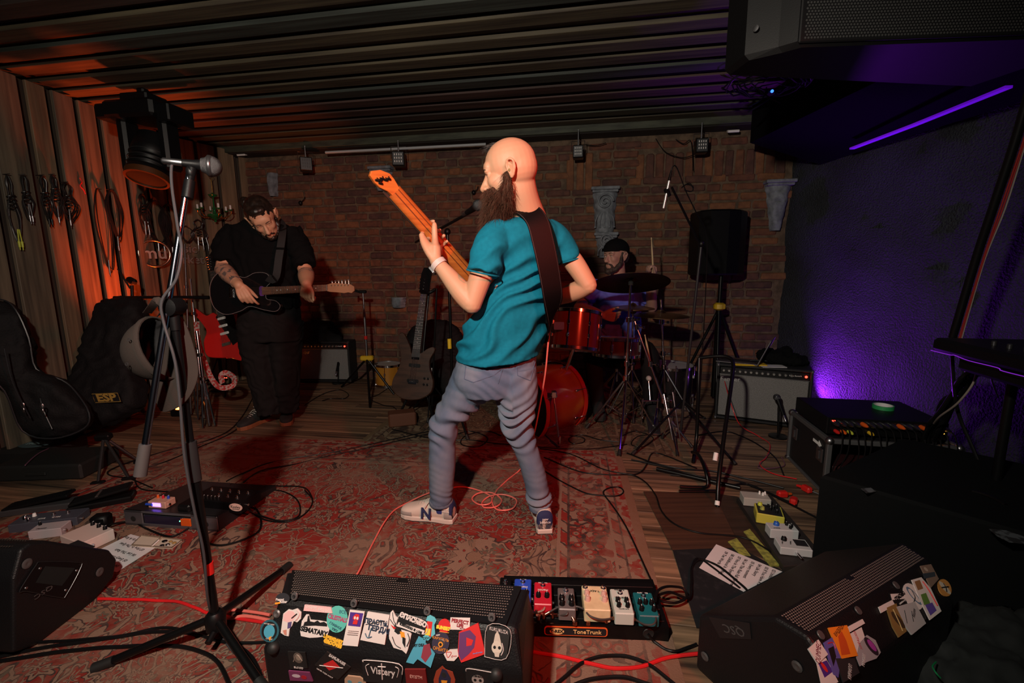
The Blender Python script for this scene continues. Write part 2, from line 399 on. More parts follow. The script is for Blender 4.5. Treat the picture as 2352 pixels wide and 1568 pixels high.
def folds(amp,dirv,freq,seed=0,small=.3,sc=5.,mask=None):
    d=V(dirv).normalized()
    def fn(co,no):
        out=co.copy()
        for i in range(len(co)):
            p=V(co[i]); w=noise.noise(p*sc+V((seed,0,0)))*1.0+noise.noise(p*sc*2.3+V((0,seed,3)))*.4
            ph=(p.dot(d)*freq+w*2.4); r=1-abs((ph%1)*2-1); r=r*r*(3-2*r); k=noise.noise(p*3.1+V((seed,7,seed)))*.5+.5
            if mask: k*=mask(p)
            h=(r-.5)*k*amp+noise.noise(p*19)*amp*small
            out[i]+=no[i]*h
        return out
    return fn
HS=1.
def headframe(c,f,up):
    f=V(f).normalized(); l=V(up).cross(f).normalized(); u=f.cross(l)
    return Matrix(((f.x,l.x,u.x,c[0]),(f.y,l.y,u.y,c[1]),(f.z,l.z,u.z,c[2]),(0,0,0,1)))
def head(g,M,s=1.):
    o=g.M; g.M=M@Matrix.Diagonal((s,s,s,1))
    g.ell((-.012,0,.032),(.100,.079,.092),n=28); g.ell((-.035,0,.012),(.078,.074,.078),n=24)
    g.ell((.030,0,-.030),(.062,.060,.080),n=24); g.ell((.038,0,-.072),(.050,.052,.040),n=20); g.ell((.072,0,-.098),(.020,.024,.018))
    g.ell((.074,0,.030),(.022,.052,.030)); g.ell((.080,.026,.016),(.014,.024,.009)); g.ell((.080,-.026,.016),(.014,.024,.009))
    limb(g,[(.086,0,.010),(.100,0,-.014),(.113,0,-.036)],[.009,.011,.0145],10)
    g.ell((.103,.012,-.040),(.011,.009,.009)); g.ell((.103,-.012,-.040),(.011,.009,.009))
    g.ell((.088,0,-.066),(.012,.026,.008)); g.ell((.085,0,-.078),(.013,.023,.009)); g.ell((.078,0,-.054),(.018,.028,.018))
    for q in(1,-1):
        g.ell((.048,.036*q,-.024),(.040,.024,.032)); g.ell((.079,.031*q,.0),(.0135,.015,.0125))
        g.ell((.018,.044*q,-.064),(.030,.014,.030))
        e=[(-.008,.078,-.034),(-.004,.084,-.020),(.002,.084,.004),(-.004,.090,.022),(-.018,.096,.026),(-.029,.096,.012),(-.027,.092,-.010),(-.018,.086,-.028),(-.009,.080,-.036)]
        limb(g,[(x,y*q,z) for x,y,z in e],[.0055,.005,.005,.0052,.0055,.0058,.0058,.006,.007],8)
        g.ell((-.014,.079*q,-.004),(.013,.0065,.024)); limb(g,[(-.010,.086*q,.014),(-.018,.088*q,.002),(-.014,.086*q,-.016)],[.004,.0042,.004],8)
    g.M=o
def sockets(M,s=1.):
    I=M.inverted()
    def fn(co,no):
        out=co.copy(); f=M.to_3x3()@V((1,0,0))
        A=np.array(I); l=co@A[:3,:3].T+A[:3,3]; l/=s
        for q in(1,-1):
            d=((l[:,0]-.092)/.022)**2+((l[:,1]-.030*q)/.019)**2+((l[:,2]-.000)/.0095)**2; k=np.exp(-d*1.1)*.008
            out-=np.outer(k,np.array(f))
            d=((l[:,0]-.1)/.012)**2+((l[:,1]-.010*q)/.0045)**2+((l[:,2]+.050)/.004)**2; out+=np.outer(np.exp(-d)*.004,np.array(M.to_3x3()@V((0,0,1))))
        d=((l[:,0]-.098)/.02)**2+((l[:,1])/.026)**2+((l[:,2]+.0725)/.0025)**2; out-=np.outer(np.exp(-d)*.005,np.array(f))
        return out
    return fn
EYE=mat('eyeball',(.34,.30,.28),.25); IRIS=mat('iris',(.012,.008,.006),.5,spec=.2); BROW=mat('eyebrow_hair',(.035,.017,.010),.8)
def eyes(M,parent,s=1.,shut=False,brow=BROW,skin=SKIN,body=None):
    from mathutils.bvhtree import BVHTree
    bpy.context.view_layer.update(); jm=mw(parent); bv=BVHTree.FromPolygons([jm@v.co for v in body.data.vertices],[tuple(p.vertices) for p in body.data.polygons]); f=M.to_3x3()@V((1,0,0))
    def on(y,z,lift): h=bv.ray_cast(M@(V((.2,y,z))*s),-f); return (h[0]+f*lift) if h[0] else M@(V((.09,y,z))*s)
    for q in(1,-1):
        c=on(.030*q,.0,0)
        if not shut:
            g=G(); g.ell(c-f*.0082,.0112,n=18); e=g.obj('eye',EYE,parent,world=True)
            g=G(); g.ell(c-f*.0016,(.0046,.0046,.0052),n=12); g.obj('iris',IRIS,e,world=True)
        for z_,nm,r in((.0052,'eyelid',.0022),(-.0050,'eyelid',.0016)) if not shut else ((-.002,'eyelid',.0022),):
            g=G(); limb(g,[on((.030+d)*q,z_*(1-(d/.014)**2*.8),-.0006) for d in(-.013,-.006,0,.006,.013)],[r*.5,r,r,r,r*.5],6); g.obj(nm,skin,parent,world=True)
        if shut or 1: g=G(); limb(g,[on((.030+d)*q,(.0070 if not shut else -.004)*(1-(d/.014)**2*.8),.0004) for d in(-.013,-.006,0,.006,.013)],[.0006,.0011,.0012,.0011,.0006],5); g.obj('eyelashes',brow,parent,world=True)
        g=G(); limb(g,[on(y*q,z,.0004) for y,z in((.014,.020),(.022,.0235),(.034,.0245),(.046,.0205))],[.0022,.0030,.0028,.0014],6); g.obj('eyebrow',brow,parent,world=True)
def hand(g,M,curl=(40,45,50,55),spread=4,thumb=(35,20),s=1.):
    o=g.M; g.M=M@Matrix.Diagonal((s,s,s,1)); Ls=((.042,.026,.020),(.046,.030,.021),(.043,.027,.020),(.033,.021,.018))
    g.ell((.040,0,-.002),(.050,.036,.014),n=14)
    for i in range(4):
        y=.030-.020*i; kx=.086-(0,.0,.004,.011)[i]; a=R(spread*(1.5-i)); p=V((kx,y,0)); limb(g,[(.0,y*.45,0),(.045,y*.85,.003),p],[.013,.0125,.0105],8,3)
        pts=[p.copy()]; c=0
        for k,l in enumerate(Ls[i]):
            c+=R(curl[i])*(.9,1.1,.7)[k]; dx=math.cos(c);dz=-math.sin(c); p=p+V((dx*math.cos(a),dx*math.sin(a),dz))*l; pts.append(p.copy())
        limb(g,pts,[.0102,.0092,.0086,.0074],8,3)
    t,b=R(thumb[0]),R(thumb[1]); q=V((.018,.022,-.004)); d=V((math.cos(t),math.sin(t),-math.sin(b))).normalized(); d2=V((math.cos(t*.5),math.sin(t*.5),-math.sin(b*1.6))).normalized()
    limb(g,[q,q+d*.040,q+d*.040+d2*.032,q+d*.040+d2*.058],[.016,.0128,.011,.0088],8,3)
    g.M=o
def strands(g,roots,fn,n=6,r=.0006):
    for p in roots: 
        pts=fn(p)
        if pts: g.tube(pts,[r]*(len(pts)-1)+[r*.3],3)
def shoe(parent_name,label,loc,rz,cu,cs,cp,parent,L=.285,laces=True,letter=None,pitch=0):
    root=bpy.data.objects.new(parent_name,None); 
    st=[(0,.030,.070),(.012,.036,.092),(.04,.038,.098),(.09,.038,.094),(.13,.041,.084),(.17,.047,.066),(.21,.050,.052),(.25,.045,.042),(.275,.032,.032),(.285,.014,.022)]
    k=L/.285
    g=G(); loft(g,[(V((x*k,-.004*math.sin(x*11),.022+(h)*.5)),V((0,w*1.0,0)),V((0,0,h*.5+.004))) for x,w,h in st],24,3,2.6)
    M0=Matrix.Translation(V(loc))@Matrix.Rotation(rz,4,'Z')@Matrix.Rotation(pitch,4,'Y'); loc_parent=parent
    g.v=[M0@p for p in g.v]; up=remesh(g,.0045,parent_name,cu,parent,3)
    if label: up['label']=label
    def sub(g,n,m): g.v=[M0@p for p in g.v]; return g.obj(n,m,up,world=True)
    ol=[(x*k,w+.004) for x,w,h in st]; ol=ol+[(x,-y) for x,y in ol[::-1]]; ol=[(x-.004 if i in(0,len(ol)-1) else x,y-.004*math.sin(x*11)) for i,(x,y) in enumerate(ol)]
    g=G(); g.prism(ol,.008,.032,.004); sub(g,'midsole',cs[0]); g=G(); g.prism([(x*1.0,y*.98) for x,y in ol],0,.010,.002); sub(g,'outsole',cs[1])
    for nme,xa,xb,m,hh in cp:
        g=G(); r=[(x,w,h) for x,w,h in st if xa<=x<=xb]
        loft(g,[(V((x*k,-.004*math.sin(x*11),.026+h*hh*.5)),V((0,w*1.0+.0035,0)),V((0,0,h*.5*hh+.006))) for x,w,h in r],24,3,2.6); sub(g,nme,m)
    if laces:
        g=G()
        for i in range(6):
            x=(.105+i*.017)*k; z=.022+.100-(i*.0085); g.tube(crs([(x,-.022,z-.010),(x+.004,-.012,z),(x+.006,.012,z),(x,.022,z-.010)],3),.0026,6)
        for s_ in(1,-1): g.tube(crs([(.10*k,0,.122),(.112*k,.022*s_,.145),(.095*k,.042*s_,.136),(.10*k,.012*s_,.121)],4),.0022,6); g.tube(crs([(.10*k,0,.122),(.115*k,.03*s_,.118),(.135*k,.050*s_,.088)],4),.0022,6)
        sub(g,'laces',laces)
    return up,M0
def puttext(txt,size,M,m,parent,name='lettering',**kw): return text(txt,size,M,m,parent,world=True,name=name,**kw)
# ---------------------------------------------------------------- bass player
TEAL=mat('teal_cotton',(.003,.150,.235),.9,var=(60,(.004,.19,.29),.3,.8),bump=(500,.15,.0006),spec=.2)
def denim():
    m=mat('denim',(.095,.130,.205),.88,var=(5,(.20,.215,.265),.36,.66,7),bump=(420,.5,.0012),spec=.2); return m
DEN=denim()
HAIRB=mat('beard_hair',(.050,.022,.013),.8,var=(40,(.10,.045,.026),.4,.7),spec=.2)
J=PY
man=thing('person','bald bearded man in a teal T-shirt and faded jeans playing a bass, seen from behind','person',(-.10,2.0,0))
HM=headframe(J(1170,396,1.87),(-.975,.09,-.22),(-.22,.03,.97)); HSC=1.03
g=G(); head(g,HM,HSC)
sL=J(1133,545,1.84); eL=J(1084,697,1.83); wL=J(1000,597,1.89); sR=J(1280,545,2.05); eR=J(1352,655,2.02); wR=J(1262,690,2.20)
limb(g,[J(1186,400,1.89),J(1193,430,1.895),J(1203,465,1.92),J(1213,505,1.96)],[.074,.068,.067,.080],24)
limb(g,[J(1155,530,1.90),J(1212,517,1.97),J(1262,542,2.03)],[.045,.062,.042],16)
loft(g,[(J(1208,540,1.97),V((.13,.10,0)),V((-.05,.06,0))),(J(1195,640,1.99),V((.115,.095,0)),V((-.06,.07,0))),(J(1165,760,2.02),V((.11,.09,0)),V((-.06,.08,0))),(J(1140,860,2.03),V((.12,.09,0)),V((-.06,.08,0)))])
limb(g,[sL,sL.lerp(eL,.5)+V((0,0,0)),eL],[.052,.048,.040],18); limb(g,[eL,eL.lerp(wL,.3)+V((.004,0,-.006)),wL.lerp(eL,.15),wL],[.042,.045,.029,.026],18)
limb(g,[sR+V((-.01,0,-.02)),sR.lerp(eR,.5),eR],[.044,.046,.039],18); limb(g,[eR,eR.lerp(wR,.35)+V((.0,0,-.004)),wR,J(1200,700,2.32)],[.038,.044,.030,.027],18)
# left hand: thumb laid along the back of the neck, fingers wrapped round the far side
limb(g,[wL,J(988,578,1.90),J(976,556,1.915),J(969,541,1.92)],[.026,.028,.024,.014],14,flat=.75)
limb(g,[wL,J(1000,572,1.90),J(1000,560,1.905)],[.025,.024,.018],14); limb(g,[J(990,572,1.90),J(1002,570,1.91),J(1008,580,1.93)],[.022,.022,.018],12)
limb(g,[J(1000,565,1.895),J(999,545,1.885),J(998,527,1.885),J(998,515,1.89)],[.0165,.0135,.0125,.0105],14)
for (a,b,c_,d_,r) in(((970,544),(972,530),(985,512),(996,508),.0098),((977,557),(984,548),(1000,536),(1010,528),.0100),((985,568),(994,562),(1010,550),(1020,541),.0096),((995,578),(1005,572),(1018,562),(1027,554),.0086)):
    limb(g,[J(*a,1.92),J(*b,1.955),J(*c_,1.99),J(*d_,1.965)],[r*1.15,r,r,r*.85],10)
# right hand over the strings in front of the body
W0=frame(J(1200,700,2.32),(-.8,-.1,.1),(.1,-.3,.9)); hand(g,W0,(45,50,50,50))
fnS=sockets(HM,HSC)
body=remesh(g,.0042,'body',SKIN,man,5,fnS)
eyes(HM,man,HSC,body=body)
g=G(); g.M=HM@Matrix.Diagonal((HSC,HSC,HSC,1)); g.ell((-.006,.086,-.012),(.005,.004,.006)); g.obj('earplug',mat('earplug',(.20,.15,.05),.3),man,world=True)
# beard
def beardnoise(a,s):
    def fn(co,no):
        out=co.copy()
        for i in range(len(co)): p=V(co[i]); out[i]+=no[i]*(noise.noise(p*s)*a+noise.noise(V((p.x*s*3,p.y*s*3,p.z*s)))*a*.6)
        return out
    return fn
g=G(); g.M=HM@Matrix.Diagonal((HSC,HSC,HSC,1))
for q in(1,-1):
    limb(g,[(.006,.066*q,-.012),(.010,.062*q,-.040),(.026,.056*q,-.072),(.050,.034*q,-.098)],[.010,.017,.026,.030],12)
    limb(g,[(.070,.046*q,-.062),(.092,.026*q,-.060),(.100,.004*q,-.054)],[.012,.011,.009],10)
g.ell((.058,0,-.108),(.050,.050,.040)); g.M=Matrix()
bd=[J(1143,452,1.88),J(1140,480,1.885),J(1133,510,1.89),J(1124,538,1.89),J(1115,562,1.89)]
limb(g,bd,[.048,.048,.040,.026,.008],16)
beard=remesh(g,.005,'beard',HAIRB,man,2,beardnoise(.009,38))
g=G(); random.seed(3)
vsb=[v.co.copy() for v in beard.data.vertices]; nrm=[v.normal.copy() for v in beard.data.vertices]; mo=mw(man)
for i in random.sample(range(len(vsb)),min(4200,len(vsb))):
    p=mo@vsb[i]; n_=nrm[i]; d=(V((-.010,0,-.038))+n_*.016+V((uni(-.018,.018),uni(-.018,.018),uni(-.008,.008))))*uni(.4,1.1); g.tube([p-n_*.002,p+d*.45+n_*.004,p+d+V((uni(-.006,.006),uni(-.006,.006),0))],[.00045,.0004,.00015],3)
g.obj('beard_strand',HAIRB,beard,world=True,kind='stuff')
g=G(); HD=mat('dark_hair',(.018,.010,.008),.6)
for i in range(420):
    t=rnd(); p=HM@(V((.045-.09*t,-.030-.03*rnd(),.118-.03*(t-.45)**2))*HSC); d=HM.to_3x3()@V((uni(.01,.05),uni(-.03,.0),uni(.0,.016)))
    g.tube([p,p+d*.5+V((0,0,.006)),p+d+V((uni(-.012,.004),0,uni(-.012,.006)))],[.0006,.0005,.0002],3)
g.obj('hair',HD,man,world=True,kind='stuff')
# T-shirt
sv=V((.77,.64,0)); tv=V((-.64,.77,0))
def rg(px,py,D,a,b,tilt=0): return (J(px,py,D),sv*a+V((0,0,tilt)),tv*b)
g=G(); loft(g,[rg(1214,497,1.97,.066,.062),rg(1210,509,1.97,.125,.082),rg(1210,526,1.97,.182,.096),rg(1208,565,1.98,.188,.112),rg(1204,625,1.99,.160,.120),rg(1186,690,2.0,.168,.135),rg(1163,745,2.02,.186,.160),rg(1148,795,2.03,.192,.168),rg(1145,819,2.03,.193,.170,.012)],36)
limb(g,[J(1150,528,1.89),J(1128,560,1.84),J(1116,600,1.82),J(1109,627,1.81)],[.060,.068,.066,.066],20,caps=False)
limb(g,[J(1250,530,2.02),J(1272,545,2.03),J(1291,572,2.04),J(1303,600,2.04)],[.060,.068,.066,.062],20,caps=False)
def tfold(co,no):
    out=co.copy(); d1=V((.50,-.2,-.84)).normalized()
    for i in range(len(co)):
        p=V(co[i]); w=noise.noise(p*4.2)*.9+noise.noise(p*9+V((3,1,0)))*.25
        ph=p.dot(d1)*15+w*1.5; r=1-abs((ph%1)*2-1); r=r*r*(3-2*r); lo=min(1,max(0,(1.42-p.z)/.25)); k=(noise.noise(p*3.3+V((9,2,1)))*.7+.55)*lo
        r=r**1.5; h=(r-.4)*k*.038+noise.noise(p*14)*.003
        if p.z<.93: h*=max(.15,(p.z-.84)/.09)
        out[i]+=no[i]*h
    return out
shirt=remesh(g,.0065,'shirt',TEAL,man,3,tfold)
g=G(); g.tube([J(1214,499,1.97)+sv*(.068*math.cos(t))+tv*(.064*math.sin(t)) for t in np.linspace(0,2*PI,24,endpoint=False)],.006,8,closed=True); g.obj('collar',TEAL,shirt,world=True)
M1=frame(J(1235,481,1.92),(.95,.3,-.12),(.1,0,1)); g=G(); g.M=M1; g.box((0,0,0),(.022,.015,.001)); lb=g.obj('neck_label',WHT,shirt,world=True)
# sleeve hems: dark inner shadow shirt is just the opening; hem bands
for pts,r in(((J(1110,622,1.81),J(1109,627,1.81)),.0655),((J(1302,596,2.04),J(1303,600,2.04)),.0610)):
    g=G(); d=(pts[1]-pts[0]).normalized(); x=d.cross(V((0,1,0))).normalized(); y=d.cross(x); g.tube([pts[1]+x*r*math.cos(t)+y*r*math.sin(t) for t in np.linspace(0,2*PI,28,endpoint=False)],.0035,6,closed=True); g.obj('sleeve_hem',TEAL,shirt,world=True)
# jeans
g=G()
def lg(px,py,D,rx,ry): return (J(px,py,D),V((rx,rx*.25,0)),V((-ry*.25,ry,0)))
loft(g,[lg(1147,785,2.03,.165,.125),lg(1140,830,2.03,.178,.135),lg(1135,868,2.03,.185,.140),lg(1138,900,2.03,.155,.125)],30,3,2.4)
loft(g,[lg(1100,840,2.04,.105,.125),lg(1082,890,2.05,.115,.120),lg(1050,935,2.05,.092,.100),lg(1022,975,2.05,.069,.078),lg(1016,1015,2.06,.061,.068),lg(1016,1060,2.07,.062,.070),lg(1014,1110,2.08,.059,.066),lg(1013,1152,2.09,.054,.060)],24,4,2.1)
loft(g,[lg(1178,840,2.02,.100,.120),lg(1184,900,2.01,.094,.110),lg(1188,945,2.00,.074,.090),lg(1192,990,2.00,.066,.075),lg(1207,1030,2.01,.057,.066),lg(1222,1075,2.02,.055,.064),lg(1233,1120,2.03,.053,.058),lg(1240,1163,2.04,.049,.054)],24,4,2.1)
kn=[J(1022,975,2.0),J(1192,985,1.95),J(1013,1140,2.05),J(1238,1150,2.0)]
def jfold(co,no):
    out=co.copy()
    for i in range(len(co)):
        p=V(co[i]); L=p.x<-.10 if p.z<.62 else p.x<.0
        kk=0
        for j,q in enumerate(kn):
            if (j%2==0)==bool(p.x<-.14 or (p.z>.5 and p.x<.02)): kk+=math.exp(-((p.z-q.z)/(.095 if j<2 else .030))**2)
        w=noise.noise(p*3.2+V((5,0,0)))*2.0+noise.noise(p*8)*.55; sl=noise.noise(V((p.x*1.5,p.y*1.5,p.z*2+7)))
        ph=p.z*(23+4*sl)+(p.x+p.y*.6)*8*(1 if L else -1)+w*1.15; r=1-abs((ph%1)*2-1); r=r*r*(3-2*r)
        gate=max(.25,noise.noise(p*4.5+V((1,9,2)))*1.4+.65)
        up=max(0,min(1,(p.z-.66)/.1))*.22
        h=(r-.45)*.020*gate*min(1,kk*1.2+.07+up)+(noise.noise(p*7+V((4,4,4))))*.006*kk+noise.noise(p*5)*.006+noise.noise(p*22)*.0012
        out[i]+=no[i]*h
    return out
jeans=remesh(g,.0065,'jeans',DEN,man,3,jfold)
DEN2=mat('denim_seam',(.085,.11,.18),.85)
from mathutils.bvhtree import BVHTree
bpy.context.view_layer.update(); jm=mw(man); bvh=BVHTree.FromPolygons([jm@v.co for v in jeans.data.vertices],[tuple(p.vertices) for p in jeans.data.polygons])
for nm,pl in(('pocket_seam',[(1072,825),(1067,870),(1088,878),(1137,860),(1160,838)]),('pocket_seam',[(1186,826),(1189,862),(1218,874),(1231,822)]),('back_seam',[(1160,830),(1150,862),(1143,885)])):
    P=[]
    for k in range(len(pl)-1):
        for t in range(6):
            x=pl[k][0]+(pl[k+1][0]-pl[k][0])*t/6; y=pl[k][1]+(pl[k+1][1]-pl[k][1])*t/6; h=bvh.ray_cast(CAM,ray(x,y).normalized())
            if h[0]: P.append(h[0]+h[1]*.0008)
    if len(P)>2: g=G(); g.tube(P,.0019,5); g.obj(nm,DEN2,jeans,world=True)
for c_,r_,D_ in(((1013,1148),.058,2.09),((1240,1160),.053,2.04)):
    g=G(); o_=J(*c_,D_); g.lathe([(r_*.96,-.020),(r_*1.02,-.016),(r_*1.03,.004),(r_*.98,.008)],28,c=o_); g.obj('cuff',DEN,jeans,world=True)
# socks, shoes, watch
NAVY=mat('navy_suede',(.012,.018,.075),.8); SOCK=mat('blue_sock',(.02,.03,.16),.9)
CSU=mat('cream_suede',(.62,.52,.45),.75,bump=(200,.2,.001)); GRYS=mat('grey_suede',(.30,.26,.24),.85); OFFW=mat('off_white_rubber',(.60,.52,.46),.5); BRUB=mat('black_rubber',(.01,.01,.01),.6)
g=G(); limb(g,[J(1013,1140,2.09),J(1016,1168,2.10)],[.040,.042],16); g.obj('sock',SOCK,man,world=True)
g=G(); limb(g,[J(1240,1150,2.04),J(1250,1178,2.03)],[.038,.040],16); g.obj('sock',SOCK,man,world=True)
hl=PZ(1042,1207,0); tt=PZ(915,1190,0); rz=math.atan2(tt.y-hl.y,tt.x-hl.x)
sh,M0=shoe('shoe','left shoe with a large navy letter on its side',(hl.x-.0,hl.y+.03,0),rz,CSU,(OFFW,BRUB),[('toe_guard',.20,.285,GRYS,.62),('heel_guard',0,.05,GRYS,.50),('heel_patch',0,.035,NAVY,.98)],man,laces=OFFW)
puttext('N',.074,M0@frame((.130,.0500,.056),(-1,-.0,0),(0,-.18,1)),NAVY,sh,bold=.002,ext=.002)
puttext('new',.013,M0@frame((.028,.0432,.088),(-1,0,0),(0,-.1,1)),WHT,sh); puttext('balance',.013,M0@frame((.028,.0432,.077),(-1,0,0),(0,-.1,1)),WHT,sh)
hr=PZ(1252,1232,0)
sh2,M1=shoe('shoe','right shoe seen from its heel',(hr.x,hr.y+.01,0),R(93),CSU,(OFFW,BRUB),[('toe_guard',.20,.285,GRYS,.62),('heel_guard',0,.05,GRYS,.46),('heel_patch',0,.035,NAVY,.98)],man,laces=OFFW,pitch=R(0))
puttext('new',.017,M1@frame((-.0125,0,.090),(0,-1,0),(.1,0,1)),WHT,sh2); puttext('balance',.017,M1@frame((-.0135,0,.075),(0,-1,0),(.1,0,1)),WHT,sh2)
wc=wL.lerp(eL,.10); dx=(wL-eL).normalized(); ax=dx.cross(V((0,1,0))).normalized(); ay=dx.cross(ax)
g=G(); g.strip([wc+ax*.0315*math.cos(t)+ay*.0305*math.sin(t) for t in np.linspace(0,2*PI,29)],.022,.0025,up=[ax*math.cos(t)+ay*math.sin(t) for t in np.linspace(0,2*PI,29)])
wt=g.obj('wristwatch',mat('pale_strap',(.62,.50,.47),.5),man,world=True)
g=G(); cdir=(ax*(-1 if ax.x>0 else 1)); g.M=frame(wc+cdir*.036,dx,cdir.cross(dx)); g.prism(rrect(.040,.034,.008),-.004,.006,.0015); g.obj('watch_case',mat('silver',(.6,.6,.62),.25,1.),wt,world=True)
# ---------------------------------------------------------------- his bass
PAD=mat('orange_wood',(.62,.16,.028),.38,var=(5,(.42,.085,.016),.3,.75),bump=(30,.1,.001),stretch=(1,1,14),coat=.25)
PAD2=mat('dark_wood_stripe',(.16,.035,.012),.4)
nb=J(1112,672,2.17); nh=J(906,440,1.86); ht=J(887,416,1.84); nd=(nh-nb).normalized()
bass=thing('bass_guitar','orange wood bass guitar held by the bald man, back of its neck to the camera','bass guitar',nb)
back=V((.50,-.86,.10)); back=(back-nd*back.dot(nd)).normalized(); side=nd.cross(back).normalized()
FMb=Matrix(((side.x,back.x,nd.x,nb.x),(side.y,back.y,nd.y,nb.y),(side.z,back.z,nd.z,nb.z),(0,0,0,1))) # local: x across neck, y towards camera (back), z along the neck
Ln=(nh-nb).length
g=G(); g.M=FMb
def nprof(w,t): return [V((w*math.cos(a),(t*math.sin(a) if math.sin(a)>0 else t*.35*math.sin(a)),0)) for a in np.linspace(0,2*PI,20,endpoint=False)]
vs=[];fs=[]
for i in range(9):
    z=-.10+(Ln+.10)*i/8; w=.0385-.006*i/8; vs+=[V((p.x,p.y,z)) for p in nprof(w,.022)]
for i in range(8):
    for k in range(20): fs.append((i*20+k,i*20+(k+1)%20,(i+1)*20+(k+1)%20,(i+1)*20+k))
fs+=[tuple(range(20)),tuple(160+k for k in range(20))[::-1]]; g.add(vs,fs); nk=g.obj('neck',PAD,bass,world=True)
for xo in(-.011,.011):
    g=G(); g.M=FMb; g.strip([(xo,.0208,-.05),(xo,.0208,Ln*.5),(xo*.9,.0208,Ln)],.004,.0012,up=(0,1,0)); g.obj('stripe',PAD2,nk,world=True)
g=G(); g.M=FMb; g.box((0,-.010,Ln*.5),(.074,.006,Ln+.06),.001); g.obj('fingerboard',mat('dark_fingerboard',(.03,.015,.010),.5),bass,world=True)
hp=[(.033,-.01),(.040,.03),(.062,.075),(.066,.11),(.058,.155),(.030,.165),(-.020,.135),(-.052,.085),(-.050,.05),(-.034,-.01)]
g=G(); g.M=FMb@Matrix.Translation((0,0,Ln))@Matrix.Rotation(R(90),4,'X'); hp=[(-x*.62,y*.70) for x,y in hp]; g.prism(hp,-.012,.006,.002); g.v=[p for p in g.v]
hs=g.obj('headstock',PAD,bass,world=True)
for (x,y) in((-.052,.125),(-.034,.112),(-.048,.095),(-.014,.105),(-.002,.085),(.020,.075)):
    g=G(); g.M=FMb@Matrix.Translation((0,0,Ln)); x*=.55;y*=.55; g.box((x,.0155,y+.01),(.008,.008,.018),.002,rot=(0,R(-35),0)); g.box((x+.004,.020,y+.016),(.004,.004,.006),.001); g.obj('tuner',BLKM,bass,world=True)
# body of the bass (in front of the player)
bo=[(.04,.0),(.05,.06),(.13,.12),(.175,.10),(.15,.0),(.145,-.10),(.17,-.22),(.15,-.32),(.05,-.36),(-.06,-.35),(-.15,-.30),(-.165,-.2),(-.14,-.10),(-.13,-.02),(-.14,.06),(-.10,.07),(-.05,.03)]
sm=[(p.x,p.y) for p in crs([(x,y,0) for x,y in bo],4,closed=True)]
g=G(); g.M=FMb@Matrix.Translation((0,-.03,-.12))@Matrix.Rotation(R(90),4,'X'); g.prism(sm,-.02,.02,.006); g.obj('body',PAD,bass,world=True)
# strap
LTH=mat('black_leather',(.0028,.0018,.0022),.5,bump=(150,.2,.001),spec=.15); 
sp=[J(1140,560,2.10),J(1150,500,2.02),J(1175,484,1.93),J(1205,481,1.885),J(1232,505,1.865),J(1248,560,1.855),J(1262,630,1.85),J(1270,690,1.86),J(1267,735,1.93),J(1255,765,2.06),J(1225,760,2.2)]
up=[V((0,0,1)),V((0,0,1)),V((0,-.3,1)),V((.1,-.7,.7)),V((.2,-1,.3)),V((.25,-1,.1)),V((.35,-1,0)),V((.5,-1,0)),V((.9,-.6,0)),V((1,-.1,0)),V((1,0,0))]
g=G(); P=crs(sp,5); U=crs(up,5); g.strip(P,[.092]*len(P),.0035,up=U); g.obj('strap',LTH,bass,world=True)
g=G()
for sgn in(1,-1):
    for k in range(1):
        q=[P[i]+(P[min(i+1,len(P)-1)]-P[max(i-1,0)]).normalized().cross(U[i].normalized())*(.042*sgn)+U[i].normalized()*.003 for i in range(len(P))]; g.tube(q,.0012,5)
g.obj('strap_edge',mat('strap_edge',(.035,.02,.02),.5),bass,world=True)
# ---------------------------------------------------------------- guitarist in black
BCOT=mat('black_cotton',(.0045,.0045,.005),.95,bump=(400,.2,.001),spec=.1); BTWILL=mat('charcoal_twill',(.012,.011,.0115),.95,bump=(400,.3,.001),spec=.1)
BHAIR=mat('brown_hair',(.012,.008,.006),.42,bump=(120,.5,.002),var=(30,(.032,.019,.013),.45,.75))
SKT=mat('tattooed_skin',(.50,.27,.19),.55,var=(26,(.15,.12,.11),.52,.60,3))
gp=thing('person','tattooed man in a loose black T-shirt and black trousers, head bowed over a black guitar','person',tuple(PZ(642,970)))
GM=headframe(J(603,500,3.30),(.44,-.62,-.66),(-.10,-.60,.78)); GS=1.12
g=G(); head(g,GM,GS); limb(g,[J(598,505,3.38),J(600,530,3.46)],[.07,.08],16)
loft(g,[(J(602,530,3.48),V((.16,0,0)),V((0,.08,0))),(J(610,640,3.55),V((.17,0,0)),V((0,.12,0))),(J(622,710,3.58),V((.17,0,0)),V((0,.12,0)))])
gsR=J(525,545,3.48);geR=J(512,618,3.40);gwR=J(549,655,3.15);gsL=J(680,550,3.48);geL=J(703,628,3.42);gwL=J(704,652,3.20)
limb(g,[gsR,geR],[.06,.05]); limb(g,[geR,geR.lerp(gwR,.3),gwR],[.052,.056,.033]); limb(g,[gsL,geL],[.06,.05]); limb(g,[geL,geL.lerp(gwL,.4),gwL],[.052,.055,.036])
hand(g,frame(gwR,(.42,-.10,-.85),(.85,.25,.38)),(30,50,58,62),s=1.12,thumb=(25,25)); hand(g,frame(gwL,(-.10,-.15,-.9),(.95,-.2,-.1)),(62,66,70,74),s=1.08,thumb=(40,-5))
b2=remesh(g,.006,'body',SKIN,gp,3,sockets(GM,GS)); eyes(GM,gp,GS,shut=True,body=b2)
for a,b_,r,c_ in((geR,gwR,.0595,(.02,.86)),(geL,gwL,.0595,(.02,.80))):
    g=G(); P=[a.lerp(b_,t) for t in np.linspace(*c_,7)]; g.tube(P,[r*(1,1.0,.98,.92,.83,.73,.68)[i]*.97 for i in range(7)],18); g.obj('tattooed_forearm',SKT,b2,world=True,label='forearm covered in dark line tattoos')
